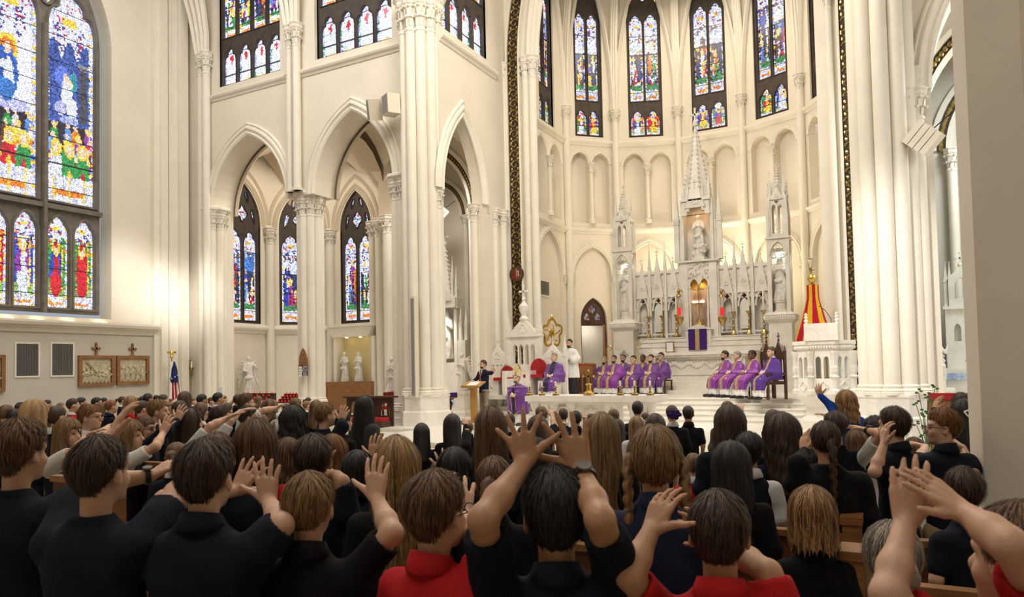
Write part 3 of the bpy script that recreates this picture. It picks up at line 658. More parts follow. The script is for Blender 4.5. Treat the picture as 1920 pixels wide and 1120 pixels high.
webs('ceiling_chapel', ((-16.6, 18.1), (-12.2, 18.1), (-12.2, 22.6), (-16.8, 22.1)), zk_c-.05, 3.3)
# choir chapel seen through the choir arch
YK = 24.2; fK = frame(0, YK, 0); root = struct('wall_choir_chapel')
m = MB().at(fK); m.box((-17.5, 0, F1), (-11.6, .3, 11)); m.build('wall_face', M['plaster'], root)
fQ = frame(0, 22.6, 0)
def gilt_arch(f, cx, w, zs, rise, bw, nm='trim_12'):
    r = struct(nm); c = arch_curve(cx, w, zs, rise, 14); a = MB().at(f); a.sweep(c, [(0, 0), (0, .06), (bw, .06), (bw, 0)]); a.build('band_ground', M['bronze'], r)
    b = MB().at(f); b.sweep(c, [(-.14, 0), (-.12, .12), (-.01, .1), (0, 0)]); b.sweep(c, [(bw, 0), (bw+.02, .12), (bw+.16, .1), (bw+.18, 0)]); b.build('band_border', M['trim'], r)
    g = MB().at(f)
    for k, (p, q) in enumerate(zip(c, c[1:])):
        for t in (.25, .75):
            u = p[0]+(q[0]-p[0])*t; v = p[1]+(q[1]-p[1])*t; d = Vector((q[0]-p[0], q[1]-p[1])).normalized(); u -= d.y*bw*.5; v += d.x*bw*.5
            g.ell((u, -.07, v), (bw*.3, .03, bw*.42), 6, 4)
    g.build('gilt_relief', M['goldrelief'], r)
g1x = XY(869, YK, 405); g1c = XY(836, YK, 350); gilt_arch(fK, g1c, 2*(g1x-g1c), ZY(869, 407, YK), ZY(838, 350, YK)-ZY(869, 407, YK), .13)
YG = 22.8; g2x = XY(884, YG, 395); fG = frame(0, YG, 0); g2w = 3.9; zG = ZY(884, 394, YG)
m = MB().at(fG); m.plate([(g2x-g2w-1, F1), (g2x-g2w-1, 11), (g2x+.9, 11), (g2x+.9, F1)], [arch_hole(g2x-g2w/2, g2w, F1, zG, 2.55, 12)], 0, .4); m.build('transverse_arch', M['plaster'], root)
gilt_arch(fG, g2x-g2w/2, g2w+.1, zG, 2.6, .14)
r = struct('trim_13'); column(r, XY(873, YK-.1, 420), YK-.12, F1, ZY(873, 405, YK), .1, .45, .2); column(r, XY(884, YG-.1, 400), YG-.12, F1, zG, .11, .5, .2)
# ---------------- south side: arch, aisle and the near pillar ------------
ws = struct('wall_south_transept'); zR = ZY(1716, 166, 17.0)
m = MB().at(frame(0, YA, 0)); m.plate([(.1, 0), (.1, ROOF), (9, ROOF), (9, 0)], [arch_hole(2.45, 3.3, F1, zR, 3.3, 14)], 0, .9); m.build('wall_face', M['plaster'], ws)
m = MB().at(frame(0, YA, 0)); m.sweep(arch_curve(2.45, 3.3, zR, 3.3, 14), scale_prof(ARCHP, 1.05)); m.build('arch_moulding', M['trim'], ws)
r = struct('trim_14')
for px, d in ((1686, -.12), (1706, -.16), (1727, -.10)): column(r, XY(px, YA+d, 400), YA+d, F1, zR, .13, .62, .35)
m = MB(); m.box((XY(1680, YA, 400), YA-.2, zR), (XY(1742, YA, 400), YA+.1, zR+.12)); m.box((XY(1684, YA, 400), YA-.14, zR+.12), (XY(1738, YA, 400), YA+.1, zR+.5)); m.build('abacus', M['cap'], r)
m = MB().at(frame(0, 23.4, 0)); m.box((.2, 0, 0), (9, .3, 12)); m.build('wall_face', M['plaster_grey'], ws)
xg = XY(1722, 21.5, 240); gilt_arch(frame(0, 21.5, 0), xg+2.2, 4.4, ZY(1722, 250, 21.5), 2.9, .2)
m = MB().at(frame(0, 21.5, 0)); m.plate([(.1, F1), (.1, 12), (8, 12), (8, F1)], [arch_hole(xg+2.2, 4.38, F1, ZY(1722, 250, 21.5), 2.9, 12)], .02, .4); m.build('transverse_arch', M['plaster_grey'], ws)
xg2 = XY(1772, 23.4, 280); gilt_arch(frame(0, 23.4, 0), xg2+1.4, 2.8, ZY(1783, 282, 23.4), 2.2, .2)
r = struct('trim_15'); column(r, XY(1784, 23.2, 300), 23.25, F1, ZY(1784, 280, 23.3), .12, .6, .3)

# ================================================================== SIGNED-DISTANCE FIGURES
A3 = lambda v: np.array(v, np.float32)
class Fig:
    def __init__(s): s.p = []
    def cap(s, a, b, r1, r2=None, k=.02): s.p.append(('c', A3(a), A3(b), r1, r1 if r2 is None else r2, k)); return s
    def chain(s, pts, rs, k=.01):
        for i in range(len(pts)-1): s.cap(pts[i], pts[i+1], rs[i], rs[i+1], k)
        return s
    def ell(s, c, r, k=.02, R=None): s.p.append(('e', A3(c), A3(r), R, k)); return s
    def sub(s, c, r, k=.01): s.p.append(('s', A3(c), A3(r), None, k)); return s
    def stack(s, T, k=.03, o=(0, 0, 0), R=None, e=2.3, fold=None):   # T rows: z, cx, cy, wx, wy
        s.p.append(('t', np.array(T, np.float32), k, A3(o), R, e, fold)); return s
    def cut(s, o, n): s.p.append(('x', A3(o), A3(n)/np.linalg.norm(n))); return s
    def grow(s, r): s.p.append(('o', r)); return s
    def wr(s, amp, f): s.p.append(('w', amp, f)); return s
    def ev(s, Q):
        d = None
        for p in s.p:
            t = p[0]
            if t == 'c':
                ba = p[2]-p[1]; pa = Q-p[1]; h = np.clip(pa @ ba/max(1e-9, float(ba @ ba)), 0, 1); e = np.linalg.norm(pa-h[:, None]*ba, axis=1)-(p[3]+(p[4]-p[3])*h); k = p[5]
            elif t == 'e' or t == 's':
                q = Q-p[1]
                if p[3] is not None: q = q @ p[3]
                a = np.linalg.norm(q/p[2], axis=1); b = np.linalg.norm(q/(p[2]*p[2]), axis=1)+1e-9; e = a*(a-1)/b; k = p[4]
            elif t == 't':
                q = Q-p[3]
                if p[4] is not None: q = q @ p[4]
                T = p[1]; z = q[:, 2]; cx, cy, wx, wy = (np.interp(z, T[:, 0], T[:, i]) for i in (1, 2, 3, 4)); x = q[:, 0]-cx; y = q[:, 1]-cy
                rho = (np.abs(x/wx)**p[5]+np.abs(y/wy)**p[5])**(1/p[5])
                if p[6]: n_, am = p[6][0], p[6][1]; ph = np.arctan2(y/wy, x/wx); f0 = p[6][2] if len(p[6]) > 2 else 9.; am = am*np.clip((f0-z)/max(.01, f0-T[0, 0]), 0, 1) if len(p[6]) > 2 else am; rho = rho-am*(np.sin(n_*ph+3*np.sin(z*2.1+n_))+.5*np.sin((n_*1.7//1)*ph+1+z*3))
                e = np.maximum((rho-1)*np.minimum(wx, wy), np.maximum(z-T[-1, 0], T[0, 0]-z)); k = p[2]
            elif t == 'x': d = np.maximum(d, (Q-p[1]) @ p[2]); continue
            elif t == 'o': d = d-p[1]; continue
            elif t == 'w': d = d+p[1]*(np.sin(p[2]*(Q[:, 0]+.7*Q[:, 2])+3*np.sin(p[2]*.45*Q[:, 1]+2))*np.sin(p[2]*.6*(Q[:, 2]-.5*Q[:, 1])+1)); continue
            if t == 's': d = -smin(-d, e, k)
            else: d = e if d is None else smin(d, e, k)
        return d
    def bounds(s):
        lo = np.full(3, 9e9); hi = -lo
        for p in s.p:
            if p[0] == 'c': r = max(p[3], p[4]); lo = np.minimum(lo, np.minimum(p[1], p[2])-r); hi = np.maximum(hi, np.maximum(p[1], p[2])+r)
            elif p[0] == 'e': r = p[2].max() if p[3] is not None else p[2]; lo = np.minimum(lo, p[1]-r); hi = np.maximum(hi, p[1]+r)
            elif p[0] == 't':
                T = p[1]; m = 1.15; c = np.array([[x, y, z] for z, cx, cy, wx, wy in T for x in (cx-wx*m, cx+wx*m) for y in (cy-wy*m, cy+wy*m)])
                if p[4] is not None: c = c @ p[4].T
                c = c+p[3]; lo = np.minimum(lo, c.min(0)); hi = np.maximum(hi, c.max(0))
        return lo-.03, hi+.03
    def mesh(s, h):
        lo, hi = s.bounds(); B = 4; nb = np.ceil((hi-lo)/(h*B)).astype(int)+1
        ax = [lo[i]+(np.arange(nb[i])+.5)*B*h for i in range(3)]; g = np.stack(np.meshgrid(*ax, indexing='ij'), -1).reshape(-1, 3).astype(np.float32)
        dc = s.ev(g).reshape(nb); act = np.abs(dc) < B*h*1.35
        d = np.repeat(np.repeat(np.repeat(dc, B, 0), B, 1), B, 2).astype(np.float32); m = np.repeat(np.repeat(np.repeat(act, B, 0), B, 1), B, 2)
        idx = np.argwhere(m); Q = (lo+(idx)*h).astype(np.float32); d[m] = s.ev(Q)
        return nets(d, lo, h)
def smin(a, b, k):
    if k <= 0: return np.minimum(a, b)
    h = np.maximum(k-np.abs(a-b), 0)/k; return np.minimum(a, b)-h*h*k*.25
CO = np.array([[i >> 2 & 1, i >> 1 & 1, i & 1] for i in range(8)])
EDG = [(a, b) for a in range(8) for b in range(a+1, 8) if np.abs(CO[a]-CO[b]).sum() == 1]
def nets(d, lo, h):
    s = d < 0; n = np.array(d.shape)-1; cnt = np.zeros(n, np.int8)
    for c in CO: cnt += s[c[0]:c[0]+n[0], c[1]:c[1]+n[1], c[2]:c[2]+n[2]]
    cells = np.argwhere((cnt > 0) & (cnt < 8)); vals = np.stack([d[tuple((cells+c).T)] for c in CO], 1)
    acc = np.zeros((len(cells), 3)); w = np.zeros(len(cells))
    for a, b in EDG:
        va, vb = vals[:, a], vals[:, b]; x = (va < 0) != (vb < 0); t = np.where(x, va/np.where(va == vb, 1, va-vb), 0)
        p = CO[a]+(CO[b]-CO[a])*t[:, None]; acc += p*x[:, None]; w += x
    V = lo+(cells+acc/w[:, None])*h; ids = np.full(n, -1, np.int32); ids[tuple(cells.T)] = np.arange(len(cells)); F = []
    for ax in range(3):
        o1, o2 = [(1, 2), (2, 0), (0, 1)][ax]; sl = [slice(1, -1)]*3; sl[ax] = slice(0, -1)
        s0 = s[tuple(sl)]; sl2 = list(sl); sl2[ax] = slice(1, None); s1 = s[tuple(sl2)]
        m = s0 != s1; e = np.argwhere(m)+1; e[:, ax] -= 1; flip = s0[m]
        u = np.zeros(3, int); u[o1] = 1; v = np.zeros(3, int); v[o2] = 1
        q = np.stack([ids[tuple((e-u-v).T)], ids[tuple((e-v).T)], ids[tuple(e.T)], ids[tuple((e-u).T)]], 1); q[~flip] = q[~flip][:, ::-1]; q = q[(q >= 0).all(1)]; F.append(q)
    return V, np.concatenate(F)
def joinm(L):
    V = []; F = []; n = 0
    for v, f in L: V.append(v); F.append(f+n); n += len(v)
    return np.concatenate(V), np.concatenate(F)
def smesh(name, VF, material, smooth=True):
    me = fast_mesh(name, *VF); 
    if smooth: me.polygons.foreach_set('use_smooth', np.ones(len(me.polygons), bool))
    me.materials.append(material); return me
def rotm(*vs):   # columns = axes
    return np.array(vs, np.float32).T
def nz(v): v = np.array(v, float); return v/(np.linalg.norm(v)+1e-9)
# ---------------------------------------------------------------- statues
def statue(h=1.6, wings=0, arms='fold', child=False, res=.022, fold=8, veil=False):
    f = Fig(); H = h
    f.stack([(0, 0, 0, .15*H, .12*H), (.1*H, .01*H, 0, .14*H, .11*H), (.3*H, .02*H, 0, .115*H, .09*H), (.52*H, 0, 0, .10*H, .08*H), (.62*H, -.01*H, 0, .09*H, .07*H), (.74*H, -.01*H, 0, .105*H, .07*H), (.80*H, -.01*H, 0, .10*H, .06*H), (.84*H, -.01*H, 0, .04*H, .04*H)], fold=(fold, .09, .8*H), e=2)
    f.cap((-.01*H, 0, .82*H), (-.01*H, -.01*H, .89*H), .03*H, k=.02); hx = -.005*H
    f.ell((hx, -.01*H, .93*H), (.042*H, .05*H, .062*H), .015)
    if veil: f.ell((hx, .012*H, .93*H), (.054*H, .055*H, .07*H), .02); f.stack([(.62*H, 0, .03*H, .11*H, .07*H), (.85*H, 0, .025*H, .07*H, .05*H), (.95*H, 0, .02*H, .05*H, .05*H)], fold=(7, .08))
    else: f.ell((hx, .02*H, .935*H), (.052*H, .05*H, .06*H), .02)
    if arms == 'fold':
        for s in (-1, 1): f.chain([(s*.1*H, 0, .79*H), (s*.125*H, -.03*H, .65*H), (s*.03*H, -.10*H, .70*H)], [.038*H, .04*H, .02*H], .02)
    elif arms == 'open':
        for s in (-1, 1): f.chain([(s*.1*H, 0, .79*H), (s*.16*H, -.05*H, .66*H), (s*.2*H, -.12*H, .6*H)], [.036*H, .035*H, .018*H], .02)
    elif arms == 'one':
        f.chain([(.1*H, 0, .79*H), (.17*H, -.03*H, .72*H), (.2*H, -.06*H, .86*H)], [.036*H, .033*H, .018*H], .02); f.chain([(-.1*H, 0, .79*H), (-.13*H, -.04*H, .64*H), (-.05*H, -.11*H, .60*H)], [.036*H, .035*H, .02*H], .02)
    if child: f.cap((.05*H, -.10*H, .62*H), (.07*H, -.10*H, .74*H), .045*H, .035*H, .01); f.ell((.07*H, -.11*H, .79*H), (.03*H,)*3, .01)
    f.ell((.09*H, -.07*H, .3*H), (.05*H, .04*H, .2*H), .03); f.ell((-.03*H, -.1*H, .45*H), (.09*H, .03*H, .05*H), .03)
    if wings:
        for s in (-1, 1):
            for i in range(7):
                a = .25+i*.16; f.cap((s*.06*H, .09*H, .80*H-i*.02*H), (s*(.10+.15*math.sin(a+.3))*H, .14*H, (.80+.2*math.cos(a*1.5)-.42*a*wings)*H), .042*H, .022*H, .02)
    return f.mesh(res)
# ---------------------------------------------------------------- people
def ik(S, Wt, l1, l2, pole):
    S = np.array(S, float); Wt = np.array(Wt, float); d = Wt-S; L = np.linalg.norm(d); m = (l1+l2)*.995
    if L > m: Wt = S+d/L*m; d = Wt-S; L = m
    L = max(L, abs(l1-l2)*1.05+.01); u = d/np.linalg.norm(d); a = (l1*l1-l2*l2+L*L)/(2*L); hh = math.sqrt(max(0, l1*l1-a*a)); p = np.array(pole, float); p = p-u*(p @ u); p = nz(p)
    return S+u*a+p*hh, Wt
def hand(f, Wp, fd, nd, side, hl, spread=.12, curl=.25, r=1., thumb=.8):
    """five fingers: f direction of the fingers, nd the back of the hand"""
    fd = nz(fd); nd = np.array(nd, float); nd = nz(nd-fd*(nd @ fd)); sd = np.cross(fd, nd)*(-1 if side > 0 else 1); Wp = np.array(Wp, float)
    off = (.20, .07, -.065, -.19); ln = (.40, .45, .41, .32); kk = (.50, .53, .50, .45)
    for i in range(4):
        K = Wp+fd*kk[i]*hl+sd*off[i]*hl; b = Wp+fd*.06*hl+sd*off[i]*.5*hl
        f.cap(b, K, .085*hl*r, .068*hl*r, .05*hl)
        an = spread*(1.5, .4, -.6, -1.6)[i]; dr = fd*math.cos(an)+sd*math.sin(an); pts = [K]; c = 0; L = ln[i]*hl
        for j, fr in enumerate((.45, .3, .25)):
            c += curl*(.7, 1., .7)[j]; pts.append(pts[-1]+(dr*math.cos(c)-nd*math.sin(c))*L*fr)
        f.chain(pts, [.055*hl*r, .050*hl*r, .046*hl*r, .037*hl*r], .018*hl)
    t0 = Wp+fd*.08*hl+sd*.10*hl; t1 = Wp+fd*.27*hl+sd*(.2+.12*thumb)*hl-nd*.04*hl; t2 = t1+nz(fd*(1.1-.5*thumb)+sd*(.25+.75*thumb)-nd*.15)*.2*hl; t3 = t2+nz(fd*(1.25-.5*thumb)+sd*(.1+.75*thumb)-nd*.2)*.17*hl
    f.chain([t0, t1, t2, t3], [.09*hl*r, .072*hl*r, .056*hl*r, .042*hl*r], .03*hl)
def headfig(f, c, s=1., k=.018, turn=0):
    ct, st = math.cos(turn), math.sin(turn)
    def q(x, y, z): return (c[0]+(x*ct-y*st)*s, c[1]+(x*st+y*ct)*s, c[2]+z*s)
    R = rotm((ct, st, 0), (-st, ct, 0), (0, 0, 1))
    f.ell(q(0, -.012, .022), (.073*s, .091*s, .087*s), k, R); f.ell(q(0, .03, -.045), (.053*s, .058*s, .062*s), .03*s, R); f.ell(q(0, .064, -.088), (.024*s, .02*s, .018*s), .03*s, R)
    f.ell(q(0, .070, .03), (.05*s, .018*s, .014*s), .02*s, R); f.cap(q(0, .084, .008), q(0, .104, -.026), .008*s, .013*s, .012*s)
    for e in (-1, 1):
        f.ell(q(e*.034, .058, -.03), (.02*s, .022*s, .018*s), .02*s, R); f.ell(q(e*.078, -.004, -.012), (.010*s, .020*s, .031*s), .008*s, R)
        f.sub(q(e*.030, .094, .006), (.016*s, .014*s, .010*s), .012*s); f.sub(q(e*.086, .004, -.008), (.006*s, .010*s, .016*s), .006*s)
    f.cap(q(-.014, .088, -.052), q(.014, .088, -.052), .008*s, .008*s, .008*s)
    return q
SKINC = {}
def hairmesh(c, s=1., kind='short', L=.3, vol=.012, seed=0, cols=64, rows=26, turn=0, front=.055, wave=0., amp=.05, part=0):
    """hair as a streaked surface combed from the crown; returns V,F,shade per vertex"""
    rng = np.random.default_rng(seed); th = np.linspace(0, 2*PI, cols, endpoint=False); a_, b_, c_ = .073+vol, .092+vol, .090+vol*1.15
    bk = (1-np.cos(th))/2                                  # 0 at the face, 1 at the nape
    zf = front; 
    if kind in ('short', 'cap'): ze = np.interp(bk, [0, .12, .30, .40, .52, .62, .78, 1], [zf, zf-.005, zf-.04, .0, .005, -.02, -.055, -.078])
    elif kind == 'up': ze = np.interp(bk, [0, .12, .3, .42, .6, 1], [zf, zf-.005, .02, .01, -.03, -.07])
    elif kind == 'bob': ze = np.interp(bk, [0, .1, .16, .22, 1], [zf, zf-.01, .0, -.12, -.135])
    else: ze = np.interp(bk, [0, .1, .17, .24, .4, 1], [zf, zf-.01, 0., -L*.75, -L*.92, -L])
    ze = ze+rng.normal(0, .007 if kind in('short', 'cap', 'up') else .02, cols)
    nf = 9
    n1 = sum(rng.normal(0, 1)*np.sin(k*th+rng.uniform(0, 6.3))/k**.45 for k in range(3, cols//3)); n1 = n1/np.abs(n1).max(); hi = rng.normal(0, 1, cols); n1 = n1*.75+hi*.25
    T = np.linspace(0, 1, rows); V = np.zeros((rows+1, cols, 3)); sh = np.zeros((rows+1, cols))
    zc = .022; cx, cy = 0., -.012; long = kind in ('long', 'bob', 'curly')
    ph_end = np.where(long & (ze < -.02), math.radians(98), np.arccos(np.clip((ze-zc)/c_, -.93, 1)))
    arc = ph_end*.09; drop = np.where(long & (ze < -.02), np.maximum(0, (zc+c_*math.cos(math.radians(98)))-ze), 0); tot = arc+drop
    for i, t in enumerate(T):
        ssv = t*tot; ph = np.minimum(ssv/.09, ph_end); dr = np.maximum(0, ssv-arc); tw = wave*np.sin(dr*28+3*n1+seed)*np.minimum(1, dr*6)
        thh = th+tw*.25+(.35*(1-t)*np.sin(2*th+seed) if kind == 'short' else 0)*.3; am = amp*min(1, t*3.)
        wn = np.sin(dr*(60 if kind == 'curly' else 22)+th*5+n1*3) if long else np.sin(ph*9+th*4+n1*4)
        f = 1+am*n1+am*.5*wn*(1.6 if kind == 'curly' else .6)
        if kind in ('short', 'cap'): tp = np.clip((t-.45)/.55, 0, 1)**1.3; f = f*(1-tp*(vol-.001)/.085)+(.012*np.sin(7*th+3*ph+seed)+.010*np.sin(13*th-5*ph))*(1-tp)
        out = np.where(dr > 0, 1+.25*np.minimum(dr, .2)-.35*np.maximum(0, dr-.22), 1)
        x = np.sin(thh)*a_*np.sin(ph)*f*out; y = np.cos(thh)*b_*np.sin(ph)*f*out-dr*.10*bk; z = zc+c_*np.cos(ph)*(1+am*n1*.5)-dr
        if part: z = z-.006*np.exp(-(np.sin(thh)*a_*np.sin(ph)/.006)**2)
        V[i] = np.stack([x+cx, y+cy, z], 1); sh[i] = .5+.32*n1+.16*wn+rng.normal(0, .08, cols)
    V[rows] = V[rows-1]; V[rows, :, :2] = (V[rows, :, :2]-(cx, cy))*.82+(cx, cy); V[rows, :, 2] += .012; sh[rows] = sh[rows-1]
    ct, st = math.cos(turn), math.sin(turn); X = V[..., 0]*ct-V[..., 1]*st; Y = V[..., 0]*st+V[..., 1]*ct
    V = np.stack([c[0]+X*s, c[1]+Y*s, c[2]+V[..., 2]*s], -1).reshape(-1, 3); i = np.arange(rows)[:, None]*cols; j = np.arange(cols)[None]; k = (j+1) % cols
    F = np.stack([i+j, i+cols+j, i+cols+k, i+k], -1).reshape(-1, 4); return V, F, sh.ravel()
def hairobj(parts, material):
    V = []; F = []; S = []; n = 0
    for v, f, s in parts: V.append(v); F.append(f+n); S.append(s); n += len(v)
    me = fast_mesh('hair', np.concatenate(V), np.concatenate(F)); me.polygons.foreach_set('use_smooth', np.ones(len(me.polygons), bool))
    a = me.attributes.new('shade', 'FLOAT', 'POINT'); a.data.foreach_set('value', np.concatenate(S).astype(np.float32)); me.materials.append(material); return me
def tubehair(pts, rs, seed=0, seg=10, lump=0, braid=0):
    rng = np.random.default_rng(seed); pts = np.array(pts, float); n = len(pts); V = []; S = []; pr = None
    for i in range(n):
        d = nz(pts[min(i+1, n-1)]-pts[max(0, i-1)]); u = np.cross(d, (0, 1, 0.01)); u = nz(u); w = np.cross(d, u)
        for j in range(seg):
            a = 2*PI*j/seg; r = rs[i]*(1+lump*rng.normal(0, .1)); 
            if braid: r *= .72+.38*abs(math.sin(i*braid*.5+(PI/2 if math.cos(a) > 0 else 0)))
            V.append(pts[i]+(u*math.cos(a)+w*math.sin(a))*r); S.append(.5+.3*math.sin(j*2.4+seed)+rng.normal(0, .1)-(.35 if braid and abs(math.sin(i*braid*.5+(PI/2 if math.cos(a) > 0 else 0))) < .35 else 0))
    i = np.arange(n-1)[:, None]*seg; j = np.arange(seg)[None]; k = (j+1) % seg
    return np.array(V), np.stack([i+j, i+k, i+seg+k, i+seg+j], -1).reshape(-1, 4), np.array(S)
def strands(hv, cols, rows, n, seed, r=.0011, lift=.006):
    rng = np.random.default_rng(seed); G = hv.reshape(rows+1, cols, 3)[:rows]; c = G[0].mean(0)-np.array((0, 0, .09)); V = []; F = []; S = []; m = 0
    for _ in range(n):
        j = rng.integers(cols); i0 = rng.integers(0, max(1, rows//2)); i1 = min(rows, i0+int(rng.integers(rows//3, rows))); dj = rng.normal(0, .12); l = rng.uniform(.2, 1.)*lift; sh = np.clip(rng.normal(.6, .3), 0, 1.1); P_ = []
        for q in range(i0, i1, 2): p = G[q, int(j+dj*(q-i0)) % cols]; o = p-c; o[2] *= .3; P_.append(p+nz(o)*l*(1+.5*math.sin(q*.5+j)))
        if len(P_) < 3: continue
        P_ = np.array(P_)
        for q in range(len(P_)):
            d = nz(P_[min(q+1, len(P_)-1)]-P_[max(q-1, 0)]); u = nz(np.cross(d, P_[q]-c)); V += [P_[q]-u*r, P_[q]+u*r]; S += [sh, sh]
            if q: F.append((m+2*q-2, m+2*q-1, m+2*q+1, m+2*q))
        m += 2*len(P_)
    return np.array(V), np.array(F), np.array(S)
def hairmat(name, a, b):
    m = mat(name, a, .55, bump=.25, bscale=60, stretch=(3, 3, .35)); nt = m.node_tree; bs = nt.nodes['Principled BSDF']; at = nn(nt, 'ShaderNodeAttribute', attribute_name='shade'); rp = nn(nt, 'ShaderNodeValToRGB')
    rp.color_ramp.elements[0].position = .15; rp.color_ramp.elements[1].position = .95; rp.color_ramp.elements[0].color = (*a, 1); rp.color_ramp.elements[1].color = (*b, 1)
    nt.links.new(at.outputs['Fac'], rp.inputs[0]); nt.links.new(rp.outputs[0], bs.inputs['Base Color']); return m
HM = {'black': hairmat('black_hair', (.007, .006, .006), (.03, .025, .024)), 'dark': hairmat('dark_brown_hair', (.018, .009, .005), (.095, .05, .028)),
      'brown': hairmat('brown_hair', (.045, .022, .010), (.23, .12, .055)), 'lbrown': hairmat('light_brown_hair', (.11, .058, .025), (.40, .24, .11)),
      'blonde': hairmat('blonde_hair', (.17, .09, .035), (.60, .38, .17)), 'ginger': hairmat('auburn_hair', (.10, .035, .012), (.36, .15, .05)),
      'grey': hairmat('grey_hair', (.12, .10, .08), (.42, .36, .30)), 'high': hairmat('highlighted_hair', (.05, .022, .009), (.55, .30, .12)), 'sandy': hairmat('sandy_hair', (.13, .065, .025), (.38, .22, .09))}
def skin(name, c):
    m = mat(name, c, .5, var=.12, scale=6, bump=.05, bscale=60); b = m.node_tree.nodes['Principled BSDF']; b.inputs['Subsurface Weight'].default_value = .12; b.inputs['Subsurface Radius'].default_value = (.02, .008, .004); b.inputs['Subsurface Scale'].default_value = .5; return m
SK = {'fair': skin('fair_skin', (.68, .42, .295)), 'mid': skin('olive_skin', (.56, .32, .20)), 'tan': skin('tan_skin', (.52, .29, .17)), 'brown': skin('brown_skin', (.20, .09, .045))}
def cloth(name, c, b=.3): return mat(name, c, .9, var=.15, scale=5, bump=b, bscale=14, spec=.25)
CL = {'navy': cloth('navy_cotton', (.006, .008, .019)), 'black': cloth('black_knit', (.005, .005, .007)), 'red': cloth('red_cotton', (.46, .012, .018)), 'white': cloth('white_cotton', (.70, .69, .68)),
      'blue': cloth('royal_blue_knit', (.01, .05, .33)), 'grey': cloth('grey_sweater', (.055, .06, .065)), 'olive': cloth('olive_jacket', (.08, .075, .05)), 'khaki': cloth('khaki_twill', (.33, .24, .13)),
      'denimnavy': cloth('slate_navy_cotton', (.014, .020, .052)), 'suit': cloth('navy_wool', (.012, .018, .045)), 'taupe': cloth('taupe_wool', (.30, .24, .175)), 'tie': cloth('rust_tie', (.36, .035, .025))}
CL['plaid'] = plaid('navy_white_plaid', (.02, .025, .06), (.5, .5, .5), (.7, .7, .7)); CL['redplaid'] = plaid('dark_red_plaid', (.10, .008, .012), (.012, .015, .03), (.35, .3, .25))
def sleeve_pts(S, E, Wp, kind):
    return [S, S+(E-S)*.72] if kind == 'short' else [S, E, E+(Wp-E)*.93]
